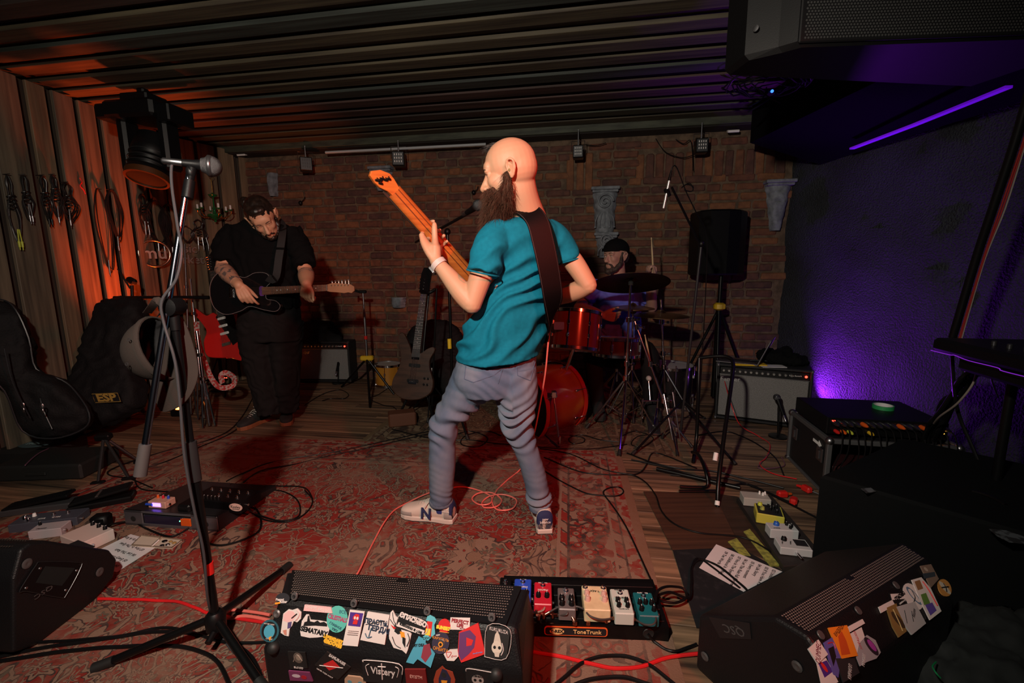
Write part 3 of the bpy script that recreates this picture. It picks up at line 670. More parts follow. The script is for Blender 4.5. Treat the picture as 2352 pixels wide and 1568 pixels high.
g=G(); g.M=GM@Matrix.Diagonal((GS,GS,GS,1)); g.ell((-.022,0,.040),(.104,.084,.093),n=28); g.ell((-.045,0,.0),(.075,.080,.075),n=20); g.ell((.055,0,.098),(.034,.050,.024),n=14)
hair=remesh(g,.006,'hair',BHAIR,gp,2,beardnoise(.004,30))
g=G(); g.ell(J(562,466,3.40),(.040,.038,.044),n=14); limb(g,[J(562,468,3.40),J(585,478,3.36)],[.022,.035]); remesh(g,.006,'hair_bun',BHAIR,gp,1,beardnoise(.008,40))
g=G(); g.M=GM@Matrix.Diagonal((GS,GS,GS,1))
for q in(1,-1): limb(g,[(.006,.070*q,-.03),(.020,.060*q,-.072),(.052,.034*q,-.108)],[.009,.014,.018],10); limb(g,[(.084,.030*q,-.072),(.094,.018*q,-.062),(.098,.0,-.057)],[.005,.006,.005],8)
g.ell((.066,0,-.108),(.032,.034,.022)); remesh(g,.006,'beard',BHAIR,gp,2,beardnoise(.008,40))
g=G(); sv2=V((1,0,0))
def r2(px,py,D,a,b,rot=0): return (J(px,py,D),V((a,rot,0)),V((0,b,0)))
loft(g,[r2(598,506,3.46,.09,.08),r2(597,516,3.47,.19,.11),r2(600,535,3.48,.258,.13),r2(603,575,3.49,.255,.15),r2(608,625,3.50,.24,.17),r2(614,670,3.50,.238,.18),r2(617,706,3.51,.235,.18)],36)
limb(g,[J(545,530,3.48),J(520,565,3.44),J(519,600,3.42)],[.085,.092,.088],20,caps=False); limb(g,[J(665,532,3.48),J(690,575,3.46),J(701,612,3.42)],[.085,.088,.082],20,caps=False)
remesh(g,.010,'shirt',BCOT,gp,3,folds(.022,(.35,0,1),6,5))
g=G()
loft(g,[r2(618,690,3.52,.22,.16),r2(620,740,3.52,.232,.17),r2(624,780,3.52,.24,.16)],28)
loft(g,[r2(590,740,3.50,.13,.15),r2(592,800,3.50,.118,.13),r2(600,860,3.50,.100,.11),r2(612,920,3.50,.082,.09),r2(617,950,3.50,.075,.085)],24)
loft(g,[r2(655,740,3.53,.13,.15),r2(656,800,3.54,.118,.13),r2(658,860,3.55,.095,.11),r2(662,915,3.56,.080,.09),r2(664,943,3.57,.074,.085)],24)
remesh(g,.010,'trousers',BTWILL,gp,3,folds(.018,(.2,0,1),8,9))
BSU=mat('black_suede',(.014,.013,.013),.85); GUM=mat('gum_rubber',(.22,.075,.03),.6)
for px,py,rz,lb in((617,955,-108,None),(664,947,-68,None)):
    p=PZ(px,py+8,0); shoe('shoe',None,(p.x,p.y,0),R(rz),BSU,(GUM,GUM),[],gp,L=.29,laces=OFFW)
    g=G(); limb(g,[V((p.x,p.y,.07)),V((p.x,p.y,.13))],[.045,.045],14); g.obj('sock',mat('white_sock',(.5,.48,.46),.9),gp,world=True)
# his guitar
GBL=mat('gloss_black',(.006,.006,.007),.12,coat=.6); MAPLE=mat('maple',(.34,.17,.085),.4,var=(5,(.27,.12,.06),.4,.6)); ROSE=mat('rosewood',(.20,.085,.045),.5,var=(8,(.13,.05,.03),.4,.6),stretch=(1,12,12)); NICK=mat('fret_nickel',(.7,.62,.58),.3,1.)
def eguitar(name,label,o,xd,nrm,body,poly,s,neckL=.44,hsp=None,tuners=6,bind=None,board=ROSE,hmat=MAPLE,pick=(),strings=6,sc=1.,dots=True,cat='guitar',th=.022,nw=(.028,.022)):
    # frame: x along the neck to the headstock, z = face normal; origin at neck joint
    t=thing(name,label,cat,o); x=V(xd).normalized(); z=V(nrm); z=(z-x*z.dot(x)).normalized(); y=z.cross(x); F=Matrix(((x.x,y.x,z.x,o[0]),(x.y,y.y,z.y,o[1]),(x.z,y.z,z.z,o[2]),(0,0,0,1)))@Matrix.Scale(sc,4)
    P=[(p.x,p.y) for p in crs([(a,b,0) for a,b in poly],5,closed=True)]
    g=G(); g.M=F; g.prism(P,-th*2,0,.005); bd_=g.obj('body',body,t,world=True)
    if bind: g=G(); g.M=F; g.tube([(a,b,0.0) for a,b in P],.0015,6,closed=True); g.obj('binding',bind,bd_,world=True)
    g=G(); g.M=F; g.prism([(-.05,-nw[0]),(neckL,-nw[1]),(neckL,nw[1]),(-.05,nw[0])],-.018,.006,.003); nk=g.obj('neck',hmat,t,world=True)
    g=G(); g.M=F; g.prism([(-.03,-nw[0]),(neckL,-nw[1]),(neckL,nw[1]),(-.03,nw[0])],.006,.011); fb=g.obj('fingerboard',board,t,world=True)
    g=G(); g.M=F; sl=neckL*1.0/.75; 
    for k in range(1,21):
        xx=neckL-sl*(1-2**(-k/12)); w=nw[1]+(nw[0]-nw[1])*(neckL-xx)/(neckL+.05)
        if xx>-.03: g.box((xx,0,.0115),(.003,w*2,.002))
    g.box((neckL,0,.011),(.005,nw[1]*2,.006)); g.obj('frets',NICK,fb,world=True,kind='stuff')
    if dots:
        g=G(); g.M=F
        for k in(3,5,7,9,12,15,17): xx=neckL-sl*(1-2**(-(k-.5)/12)); g.lathe([(.0032,.0112),(.0032,.0118)],10,c=(xx,0,0))
        g.obj('dot_inlay',WHT,fb,world=True,kind='stuff')
    g=G(); g.M=F; g.prism([(neckL+a,b) for a,b in hsp],-.014,.003,.002); hd=g.obj('headstock',hmat,t,world=True)
    for k in range(tuners):
        xx=neckL+.035+k*.024*(6/tuners)**.3; yy=hsp[2][1]*.55 if False else .012-k*.001
        g=G(); g.M=F; g.lathe([(.0055,.003),(.0055,.010),(.003,.016)],10,c=(xx,yy+.004,0)); yb=.040+.001*k
        g.rod((xx,.02,-.004),(xx,yb,-.004),.003); g.box((xx,yb+.006,-.004),(.014,.010,.007),.002); g.obj('tuner',NICK if hmat is MAPLE else CHR,t,world=True)
    for (a,b,w_,h_,m_) in pick:
        g=G(); g.M=F; g.prism(rrect(w_,h_,min(w_,h_)*.35,3,(a,b)),0,.007,.0015); pk=g.obj('pickup',m_,t,world=True)
        g=G(); g.M=F
        for j in range(6): g.lathe([(.0022,.007),(.0022,.0085)],8,c=(a,b+(j-2.5)*h_*.14,0))
        g.obj('pole_piece',CHR,pk,world=True)
    g=G(); g.M=F; br_=poly and min(p[0] for p in poly)*.62; g.box((br_,0,.006),(.03,.075,.010),.002); g.obj('bridge',CHR,t,world=True)
    for j in range(strings):
        yy=(j-(strings-1)/2); g=G() if j==0 else g; g.M=F; g.rod((br_,yy*.0108*(6/strings)**.4,.014),(neckL+.01,yy*.0070*(6/strings)**.4,.0135),.0006+.0001*j,n=4)
    g.obj('strings',NICK,t,world=True); return t,F,bd_
go=J(613,668,3.27); gt=J(752,661,3.27)
TELE=[(0,.03),(.03,.065),(.005,.125),(-.08,.135),(-.16,.105),(-.25,.14),(-.34,.150),(-.40,.09),(-.415,0),(-.39,-.10),(-.31,-.155),(-.20,-.135),(-.13,-.105),(-.03,-.135),(.055,-.15),(.09,-.115),(.06,-.075),(.0,-.06),(-.01,-.03)]
HTEL=[(-.01,-.022),(.02,-.030),(.07,-.036),(.12,-.044),(.15,-.040),(.175,-.046),(.195,-.030),(.195,.0),(.17,.018),(.05,.034),(.02,.030),(-.01,.022)]
PURP=mat('violet_pickup',(.30,.10,.50),.3,.6)
bg,FB,bb=eguitar('electric_guitar','gloss black electric guitar with pale edge and brown neck, strapped on the man in black',go,gt-go,(.05,-1,.15),GBL,TELE,1,neckL=(gt-go).length,hsp=HTEL,bind=mat('aged_binding',(.22,.20,.20),.4),pick=((-.035,0,.035,.07,PURP),(-.19,0,.022,.08,REDW)))
bg['category']='guitar'
g=G(); P=crs([FB@V((-.02,.11,-.02)),J(632,640,3.24),J(641,590,3.26),J(648,545,3.32),J(650,520,3.42),J(640,508,3.52)],5); g.strip(P,[.055]*len(P),.003,up=V((0,-1,.25))); st_=g.obj('strap',mat('black_webbing',(.016,.015,.016),.7,bump=(300,.3,.001)),bg,world=True)
for t_ in(5,12,18):
    g=G(); d_=(P[t_+1]-P[t_-1]).normalized(); g.M=frame(P[t_]+V((0,-.006,0)),d_.cross(V((0,-1,.2))),d_); g.box((0,0,0),(.062,.016,.006),.002); g.obj('buckle',BLKM,st_,world=True)
# ---------------------------------------------------------------- drummer
dp=thing('person','bearded drummer in a blue T-shirt and a backwards black cap behind the kit','person',tuple(PZ(1420,900)))
DM=headframe(J(1413,588,3.98),(-.78,-.62,-.03),(0,0,1)); DS=1.10
SKD=mat('drummer_skin',(.36,.21,.16),.55,var=(8,(.40,.21,.15),.35,.7),bump=(200,.1,.001)); BLUE=mat('blue_cotton',(.085,.095,.42),.85,var=(20,(.10,.11,.50),.4,.6),bump=(300,.2,.001))
g=G(); head(g,DM,DS); limb(g,[J(1418,600,4.0),J(1420,635,4.02),J(1420,650,4.02)],[.062,.066,.08],16)
loft(g,[(J(1418,645,4.04),V((.17,0,0)),V((0,.09,0))),(J(1418,700,4.05),V((.18,0,0)),V((0,.12,0))),(J(1418,800,4.10),V((.17,0,0)),V((0,.13,0)))])
limb(g,[J(1365,655,4.02),J(1335,700,3.92),J(1330,706,3.9)],[.06,.05,.05]); limb(g,[J(1330,706,3.9),J(1360,714,3.72),J(1385,724,3.60)],[.048,.04,.03])
limb(g,[J(1475,655,4.05),J(1497,705,3.98)],[.06,.05]); limb(g,[J(1497,705,3.98),J(1496,670,3.86),J(1499,640,3.80)],[.048,.044,.030])
hand(g,frame(J(1385,724,3.60),(.8,-.4,-.1),(0,-.3,.9)),(50,60,65,70),s=1.1); hand(g,frame(J(1499,640,3.80),(0,-.1,1),(.3,-.9,0)),(75,80,80,80),s=1.1)
# thighs and feet under the kit
limb(g,[J(1395,800,4.1),J(1370,810,3.75)],[.09,.07]); limb(g,[J(1445,800,4.1),J(1480,815,3.8)],[.09,.07])
b3=remesh(g,.0065,'body',SKD,dp,3,sockets(DM,DS)); eyes(DM,dp,DS,skin=SKD,body=b3)
g=G(); g.M=DM@Matrix.Diagonal((DS,DS,DS,1)); g.ell((-.014,0,.046),(.112,.092,.088),n=28)
cap=remesh(g,.007,'cap',BCOT,dp,2,lambda co,no:(lambda l: co)(0))
me=cap.data; bm=bmesh.new(); bm.from_mesh(me); I=(mw(dp).inverted()@DM@Matrix.Diagonal((DS,DS,DS,1))).inverted()
dl=[v for v in bm.verts if (I@v.co).z<.040+.0*(I@v.co).x-.018*((I@v.co).x<0)*min(1,-(I@v.co).x/.06) ]; bmesh.ops.delete(bm,geom=dl,context='VERTS'); bm.to_mesh(me); bm.free()
s_=cap.modifiers.new('t','SOLIDIFY'); s_.thickness=.004; s_.offset=1
g=G(); g.M=DM@Matrix.Diagonal((DS,DS,DS,1)); g.strip([(.112*math.cos(a),.092*math.sin(a),.050) for a in np.linspace(-1.1,1.1,11)],.024,.003,up=[V((math.cos(a),math.sin(a),0)) for a in np.linspace(-1.1,1.1,11)]) ; g.obj('strap',BCOT,cap,world=True)
g=G(); g.M=DM@Matrix.Diagonal((DS,DS,DS,1)); g.prism([(-.10-.075*math.cos(a),.075*math.sin(a)) for a in np.linspace(-1.5,1.5,13)],.022,.026); g.obj('brim',BCOT,cap,world=True)
g=G(); g.M=DM@Matrix.Diagonal((DS,DS,DS,1))
for q in(1,-1): limb(g,[(.004,.074*q,.02),(.010,.068*q,-.03),(.024,.058*q,-.072),(.052,.034*q,-.104)],[.010,.014,.020,.026],12); limb(g,[(.078,.036*q,-.078),(.094,.020*q,-.060),(.100,.0,-.055)],[.008,.007,.006],8)
g.ell((.066,0,-.112),(.040,.042,.030)); g.ell((-.06,0,-.01),(.06,.078,.06)); remesh(g,.006,'beard',mat('dark_beard',(.022,.014,.010),.7,var=(30,(.04,.025,.018),.4,.7)),dp,2,beardnoise(.008,40))
g=G(); loft(g,[r2(1420,638,4.02,.08,.075),r2(1420,646,4.03,.17,.10),r2(1418,662,4.04,.215,.13),r2(1418,700,4.05,.205,.15),r2(1416,745,4.06,.215,.17),r2(1416,785,4.08,.22,.18)],32)
limb(g,[J(1375,652,4.02),J(1352,678,3.97),J(1340,692,3.94)],[.075,.082,.078],18,caps=False); limb(g,[J(1462,652,4.05),J(1484,680,4.02),J(1492,695,4.0)],[.075,.078,.074],18,caps=False)
remesh(g,.009,'shirt',BLUE,dp,3,folds(.024,(.5,0,1),7,3))
g=G(); limb(g,[J(1395,800,4.1),J(1365,812,3.72),J(1372,930,3.75)],[.10,.085,.06]); limb(g,[J(1445,800,4.1),J(1490,815,3.78),J(1492,930,3.78)],[.10,.085,.06]); remesh(g,.012,'trousers',BTWILL,dp,2)
for px in(1372,1492):
    p=PZ(px,948,0); shoe('shoe',None,(p.x,p.y,.02),R(-95),BSU,(BRUB,BRUB),[],dp,laces=None)
STK=mat('hickory',(.50,.37,.20),.5)
def drumstick(lab,a,b):
    g=G(); P=[a.lerp(b,t) for t in(0,.02,.7,.9,.95,.97,.99,1)]; g.tube(P,[.005,.0078,.0078,.0045,.0036,.0052,.0050,.002],10); return tag(g.obj('drumstick',STK,None),lab,'drumstick')
recenter(drumstick('pale wooden drumstick held upright in the drummer\'s raised hand',J(1502,655,3.78),J(1496,545,3.72)))
recenter(drumstick('worn drumstick leaning in a bag between the cymbal stands',J(1496,845,3.5),J(1481,768,3.5)))
# drum stool
t=thing('drum_stool','round black stool under the drummer','stool',tuple(PZ(1420,880))); t.location.z=0
g=G(); c_=J(1418,815,4.12); g.lathe([(.0,-.05),(.15,-.05),(.17,-.03),(.17,0),(.15,.02),(0,.025)],24,c=c_-V((0,0,.05))); g.obj('seat',BLK,t,world=True)
g=G(); g.rod((c_.x,c_.y,.2),c_-V((0,0,.09)),.018); g.obj('post',CHR,t,world=True)
for a in(0,2.1,4.2): g=G(); g.rod((c_.x,c_.y,.30),(c_.x+.28*math.cos(a),c_.y+.28*math.sin(a),.01),.010); g.obj('leg',CHR,t,world=True)
# ---------------------------------------------------------------- drums
LAQ=mat('red_amber_lacquer',(.24,.012,.006),.22,var=(3.0,(.36,.15,.015),.46,.62,1),coat=.6); AMB=mat('amber_lacquer',(.50,.24,.03),.3,coat=.4,var=(3,(.42,.17,.02),.4,.6)); RHOOP=mat('red_hoop',(.42,.022,.012),.25,coat=.5)
HEADB=mat('black_drum_head',(.006,.006,.006),.35); HEADW=mat('coated_drum_head',(.40,.37,.34),.7)
def drum(name,label,c,axis,r,h,shell,top,hoop=CHR,nl=8,badge=None,cat='drum',lug=CHR,hoopw=.022,frontmat=None):
    ax=V(axis).normalized(); x=ax.cross(V((0,0,1)) if abs(ax.z)<.9 else V((0,1,0))).normalized(); y=ax.cross(x); M=Matrix(((x.x,y.x,ax.x,c[0]),(x.y,y.y,ax.y,c[1]),(x.z,y.z,ax.z,c[2]),(0,0,0,1)))
    t=thing(name,label,cat,(c[0],c[1],max(0,min(c[2]-h/2,c[2])))) 
    g=G(); g.M=M; g.lathe([(r,-h/2+.01),(r*1.003,0),(r,h/2-.01)],48); g.obj('shell',shell,t,world=True)
    for z,m_ in((h/2,top),(-h/2,frontmat or HEADW)): g=G(); g.M=M; s=1 if z>0 else -1; g.lathe([(r*1.01,z-.006*s),(r*1.01,z),(r*.9,z+.001*s),(.001,z+.001*s)],48,cap=False); g.obj('drum_head',m_,t,world=True)
    for z in(h/2,-h/2): g=G(); g.M=M; g.lathe([(r*1.015,z-hoopw/2),(r*1.05,z-hoopw/2),(r*1.05,z+hoopw/2),(r*1.03,z+hoopw/2+.002),(r*1.015,z+hoopw/2),(r*1.015,z-hoopw/2)],48,cap=False); g.obj('hoop',hoop,t,world=True)
    for k in range(nl):
        a=2*PI*(k+.5)/nl; cx,cy=math.cos(a),math.sin(a)
        for s in(1,-1):
            if s==1 or h>.3: g=G(); g.M=M
            g.rod((r*1.06*cx,r*1.06*cy,s*(h/2+.008)),(r*1.06*cx,r*1.06*cy,0 if h<=.3 else s*(h/2-.09)),.0035,n=6)
            q=g.M; g.M=M@Matrix.Translation((r*1.03*cx,r*1.03*cy,s*(h/2-min(.09,h*.4))))@Matrix.Rotation(a,4,'Z'); g.box((0,0,0),(.022,.018,.034),.004); g.M=q
            if s==-1 or h>.3: g.obj('lug',lug,t,world=True)
    return t,M
n_=V((-.76,-.65,0)).normalized(); fc=PY(1200,893,3.36); bc=fc-n_*.21; bc.z=.300
bdm,BM_=drum('bass_drum','large red and amber bass drum lying on the floor behind the bald man','',n_,1,1,LAQ,HEADB) if 0 else drum('bass_drum','large red and amber bass drum standing on the floor behind the bald man',bc,n_,.275,.42,LAQ,HEADB,RHOOP,8,hoopw=.036)
bdm.location.z=0
for a_ in(.25,):
    pass
g=G(); p0=bc-n_*-.12+V((.22,-.18,-.08)); 
sp0=PZ(1284,1030,0); sp1=J(1272,905,3.12); g.rod(sp1,sp0+V((0,0,.05)),.007); g.rod(sp0+V((0,0,.09)),sp0+V((0,0,.0)),.014,.010); g.box(sp1,(.04,.05,.05),.006); g.obj('spur',CHR,bdm,world=True)
tm,TM=drum('rack_tom','red and amber tom mounted above the bass drum',J(1320,762,3.36),(.10,.22,.97),.185,.27,mat('brown_amber_lacquer',(.16,.035,.010),.22,var=(3.0,(.24,.022,.008),.42,.6,1),coat=.6),HEADW,CHR,8)
tm.location.z=J(1320,800,3.36).z
g=G(); g.M=frame(J(1284,748,3.178),(1,.18,-.03),(.02,0,1)); g.prism(rrect(.075,.055,.008),0,.002); bdg=g.obj('badge',mat('pale_blue_badge',(.25,.42,.55),.3,.5),tm,world=True)
g=G(); g.rod(J(1318,800,3.44),J(1300,850,3.50),.014); g.box(J(1330,800,3.5),(.10,.04,.04),.006); g.obj('tom_mount',CHR,tm,world=True)
sn,_=drum('snare_drum','shallow dark chrome snare in front of the drummer',J(1415,797,3.55),(.05,.1,1),.18,.13,mat('dark_lacquer',(.05,.012,.010),.3,coat=.5),HEADW,CHR,8); sn.location.z=J(1415,815,3.55).z
ft,_=drum('floor_tom','black floor tom standing at the drummer\'s left knee',(lambda p:V((p.x,p.y,.34)))(PZ(1535,925)),(0,0,1),.20,.36,mat('black_lacquer',(.01,.008,.009),.25,coat=.5),HEADW,CHR,8); ft.location.z=0
for a in(.4,2.5,4.6): p=PZ(1535,925); g=G(); g.rod((p.x+.22*math.cos(a),p.y+.22*math.sin(a),0),(p.x+.22*math.cos(a),p.y+.22*math.sin(a),.4),.006); g.obj('leg',CHR,ft,world=True)
yt,_=drum('small_tom','small yellow tom set on the floor by the brick wall','' and 0 or (lambda p:V((p.x,p.y,.125)))(PZ(893,884)),(0.03,0,1),.135,.22,AMB,HEADW,CHR,6)
# cymbals and stands
BRZ=mat('dark_bronze',(.10,.062,.030),.36,1.,var=(4,(.05,.03,.018),.4,.6)); BRZ2=mat('bronze',(.28,.19,.09),.33,1.)
def cymbal(name,label,c,n,r,m):
    n=V(n).normalized(); x=n.cross(V((0,1,0))).normalized(); y=n.cross(x); g=G(); g.M=Matrix(((x.x,y.x,n.x,c[0]),(x.y,y.y,n.y,c[1]),(x.z,y.z,n.z,c[2]),(0,0,0,1)))
    pr=[(.006,.030),(r*.10,.028),(r*.17,.014),(r*.22,.008)]+[(r*t,.008-.026*((t-.22)/.78)**1.5*r/.25) for t in(.3,.4,.5,.6,.7,.8,.9,1)]
    pr=pr+[(a,b-.0016) for a,b in pr[::-1]]
    g.lathe(pr,56,cap=False); return g
def tripod_stand(name,label,top,base,feet,m=CHR,cat='stand',r=.0125,hubz=.36,collars=(.5,),mid=True,foot=True,wing=True):
    base=V(base); t=thing(name,label,cat,(base.x,base.y,0))
    g=G(); n=len(collars)+1; 
    lo=V((base.x,base.y,.06)); g.rod(lo,lo.lerp(V(top),.5),r); g.rod(lo.lerp(V(top),.45),V(top),r*.72); g.obj('pole',m,t,world=True)
    for c in collars:
        g=G(); p=lo.lerp(V(top),c); g.lathe([(r*1.0,-.02),(r*1.7,-.018),(r*1.7,.018),(r*1.0,.02)],14,c=p)
        if wing: g.rod(p,p+V((.035,-.02,0)),.004); g.box(p+V((.042,-.024,0)),(.022,.006,.022),.003)
        g.obj('collar',m,t,world=True)
    hub=lo.lerp(V(top),hubz/max(.01,(V(top)-lo).length)); g=G(); g.lathe([(r*1.2,-.025),(r*2,-.02),(r*2,.02),(r*1.2,.025)],14,c=hub); g.lathe([(r*1.2,-.02),(r*1.9,-.015),(r*1.9,.015),(r*1.2,.02)],14,c=(base.x,base.y,.11)); g.obj('hub',m if m is CHR else BLKM,t,world=True)
    for f in feet:
        f=V(f); g=G(); kk=f.lerp(hub,.0); g.rod(hub,f+V((0,0,.012)),r*.62,n=8)
        if mid: g.rod((base.x,base.y,.11),f.lerp(hub,.5),r*.4,n=6)
        l=g.obj('leg',m,t,world=True)
        if foot: g=G(); d=(f-hub).normalized(); g.rod(f-d*.045+V((0,0,.012)),f+V((0,0,.012)),r*.9,r*1.2); g.obj('rubber_foot',BRUB,l,world=True)
    return t
cc=J(1449,645,3.30); b_=PZ(1432,985)
cs_=tripod_stand('cymbal_stand','straight chrome cymbal stand nearest the camera, under the large dark cymbal','' or cc+V((0,0,.03)),b_,[PZ(1347,985),PZ(1422,1050),PZ(1508,992)],collars=(.42,.72))
o=cymbal('c','',cc,(.03,.30,.95),.275,BRZ).obj('crash_cymbal',BRZ); tag(o,'large dark crash cymbal tilted away above the chrome stand','cymbal'); recenter(o)
g=G(); g.lathe([(.012,-.03),(.018,-.03),(.018,-.005),(.008,.0),(.018,.02),(.016,.03)],12,c=cc); g.obj('felt',mat('black_felt',(.01,.01,.01),.9),cs_,world=True)
b2_=PZ(1560,985); t2=J(1517,708,3.62)
cs2=tripod_stand('cymbal_stand','chrome cymbal stand carrying the thin flat cymbal at right of the kit',t2+V((0,0,.07)),PZ(1527,935),[PZ(1470,955),PZ(1500,992),PZ(1590,960)],collars=(.5,.8))
for px,py,D,r,lab in((1517,720,3.62,.225,'thin flat ride cymbal at the right of the kit'),(1454,704,3.62,.17,'upper hi-hat cymbal in front of the drummer'),(1454,712,3.62,.17,'lower hi-hat cymbal just beneath its twin')):
    c_=J(px,py,D); g=cymbal('c','',c_,(.02,-.02,1) if 'lower' not in lab else (0,0,-1),r,BRZ2); o=g.obj('cymbal',BRZ2); tag(o,lab,'cymbal'); recenter(o)
tripod_stand('hi_hat_stand','chrome hi-hat stand in the middle of the drum kit',J(1454,695,3.62),PZ(1450,940),[PZ(1400,950),PZ(1455,975),PZ(1500,950)],collars=(.55,.85),r=.010)
# boom stand with slanted double legs
t=tripod_stand('cymbal_stand','leaning chrome stand with long paired struts right of the hi-hat',J(1458,738,3.30),PZ(1552,1018),[PZ(1520,1010),PZ(1590,1030),PZ(1556,1050)],r=.009,hubz=.12,mid=False,collars=(.3,.62,.95))
g=G(); g.rod(J(1525,905,3.15),PZ(1545,1010,.05),.005); g.rod(J(1545,900,3.15),PZ(1562,1008,.05),.005); g.obj('strut',CHR,t,world=True)
# pedal at the bass drum
t=thing('drum_pedal','chrome bass drum pedal on the floor between the tripods','pedal',tuple(PZ(1500,985))); 
g=G(); c_=PZ(1500,985); g.M=frame(c_+V((0,0,.03)),(1,-.2,0),(.2,1,.25)); g.box((0,0,0),(.09,.26,.012),.004); g.obj('footboard',STEEL,t,world=True)
g=G(); g.M=Matrix.Translation(c_); g.rod((-.06,.10,0),(-.06,.10,.22),.007);g.rod((.06,.10,0),(.06,.10,.22),.007);g.rod((-.07,.10,.2),(.07,.10,.2),.007);g.rod((0,.10,.2),(0,.16,.36),.004); g.obj('frame',CHR,t,world=True)
g=G(); g.ell(c_+V((0,.16,.37)),(.022,.03,.022)); g.obj('beater',HEADW,t,world=True)
# ================================================================ AMPLIFIERS
TOLEX=mat('black_tolex',(.009,.009,.010),.62,bump=(350,.5,.0015))
SILV=mat('silver_grille_cloth',(.25,.24,.235),.6,bump=(420,.9,.003),var=(260,(.12,.115,.11),.42,.60,2))
RLED=mat('red_pilot',(.5,.01,.01),.3,emit=(1,.03,.015,9)); OLED=mat('amber_led',(.5,.2,.01),.3,emit=(1,.30,.04,7)); GLED=mat('green_led',(.1,.5,.2),.3,emit=(.2,1,.5,2)); VLED=mat('violet_led',(.3,.1,.8),.3,emit=(.25,.12,1,5))
def amp(name,label,a,b,h,dep,nk,tilt=0,logo=True):
    a=V(a);b=V(b);w=(b-a).length; rz=math.atan2(b.y-a.y,b.x-a.x); t=thing(name,label,'amplifier',((a+b)/2).to_tuple()[:2]+(0,),rz)
    g=G(); g.box((0,dep/2,h-.010),(w,dep,.02),.006);g.box((0,dep/2,.022),(w,dep,.02),.006);g.box((-w/2+.01,dep/2,h/2+.005),(.02,dep,h-.02),.006);g.box((w/2-.01,dep/2,h/2+.005),(.02,dep,h-.02),.006);g.box((0,dep*.6,h/2),(w-.03,dep*.7,h-.03)); g.obj('cabinet',TOLEX,t)
    g=G(); g.box((0,.016,(h-.075)/2+.02),(w-.046,.016,h-.075-.045),.004); gr=g.obj('grille',SILV,t)
    g=G(); g.box((0,.016,h-.054),(w-.046,.02,.058),.003); cp=g.obj('control_panel',mat('black_panel',(.008,.008,.009),.3),t)
    g=G(); g.box((0,.004,h-.0845),(w-.04,.006,.004)); g.obj('trim_strip',STEEL,t)
    for k in range(nk):
        x=-w/2+.05+(w-.19)*k/(nk-1); g=G().at((x,.006,h-.052),(R(90),0,0)); g.lathe([(.011,0),(.012,.003),(.0085,.008),(.008,.018),(.0,.018)],14); g.obj('knob',mat('aluminium_knob',(.55,.53,.50),.3,.9),t)
    g=G().at((w/2-.045,.004,h-.052),(R(90),0,0)); g.ell((0,0,.004),(.009,.009,.008)); g.obj('pilot_light',RLED,t)
    g=G(); g.tube(crs([(-.10,dep/2,h),(-.08,dep/2,h+.022),(.08,dep/2,h+.022),(.10,dep/2,h)],4),.008,8); g.obj('handle',BLK,t)
    for sx in(-1,1):
        for sz in(0,1): g=G(); g.box((sx*(w/2-.008),.012,.02+sz*(h-.03)),(.022,.03,.026),.006); g.obj('corner_guard',STEEL,t)
        g=G(); g.lathe([(.018,0),(.020,.012)],12,c=(sx*(w/2-.06),.05,0)); g.obj('foot',BRUB,t)
    if logo: text('Fender',.052,frame((-w/2+.10,.006,h-.125),(1,0,.06),(0,0,1)),CHR,gr)
    text('Twin Reverb',.016,frame((w/2-.115,.005,h-.052),(1,0,.05),(0,0,1)),WHT,cp); return t
amp('guitar_amplifier','silver-fronted guitar amplifier against the brick wall beside the man in black',PZ(683,879),PZ(806,880),.475,.20,12)
RA=amp('guitar_amplifier','silver-fronted guitar amplifier with a laptop on top, right of the drums',PZ(1640,962),PZ(1856,990),.475,.27,13)
RF=lambda x,y,z: RA.matrix_basis@V((x,y,z))
# laptop, notebook, jacket on the right amplifier
t=thing('laptop','open laptop standing on top of the right amplifier','laptop',RF(-.18,.12,.478),RA.rotation_euler.z-.15)
g=G(); g.box((0,0,.008),(.31,.21,.014),.004); bs=g.obj('base',STEEL,t); g=G(); g.box((0,-.01,.0155),(.26,.10,.001)); g.obj('keyboard',INK,bs)
g=G().at((.155,.0,.012),(0,R(22),0)); g.box((0,0,.11),(.008,.30,.215),.003); sc_=g.obj('screen',mat('aluminium',(.35,.36,.38),.35,.8),t)
g=G(); 
o=G(); o.M=Matrix.Translation(RF(-.10,.04,.476))@Matrix.Rotation(-.2,4,'Z'); o.prism(rrect(.24,.10,.01),0,.012,.003); nb_=o.obj('notebook',YEL); tag(nb_,'thin yellow-edged notebook at the front of the right amplifier','notebook'); recenter(nb_)
o=G(); o.M=Matrix.Translation(RF(.06,.05,.476))@Matrix.Rotation(-.1,4,'Z'); o.prism(rrect(.18,.10,.004),0,.004); pp=o.obj('paper_sheet',PAPER); tag(pp,'folded sheet of paper under the jacket on the right amplifier','paper'); recenter(pp)
g=G(); 
for x,y,z,r in((.10,.16,.53,.10),(.20,.14,.52,.085),(.03,.18,.54,.085),(.26,.17,.51,.06),(.14,.2,.57,.07)): g.ell(RF(x,y,z),(r,r*.8,r*.62))
jk=remesh(g,.012,'jacket',BCOT,None,2,folds(.035,(1,0,.4),11,4,small=.4,sc=9)); tag(jk,'black jacket heaped on the right amplifier','jacket'); recenter(jk)
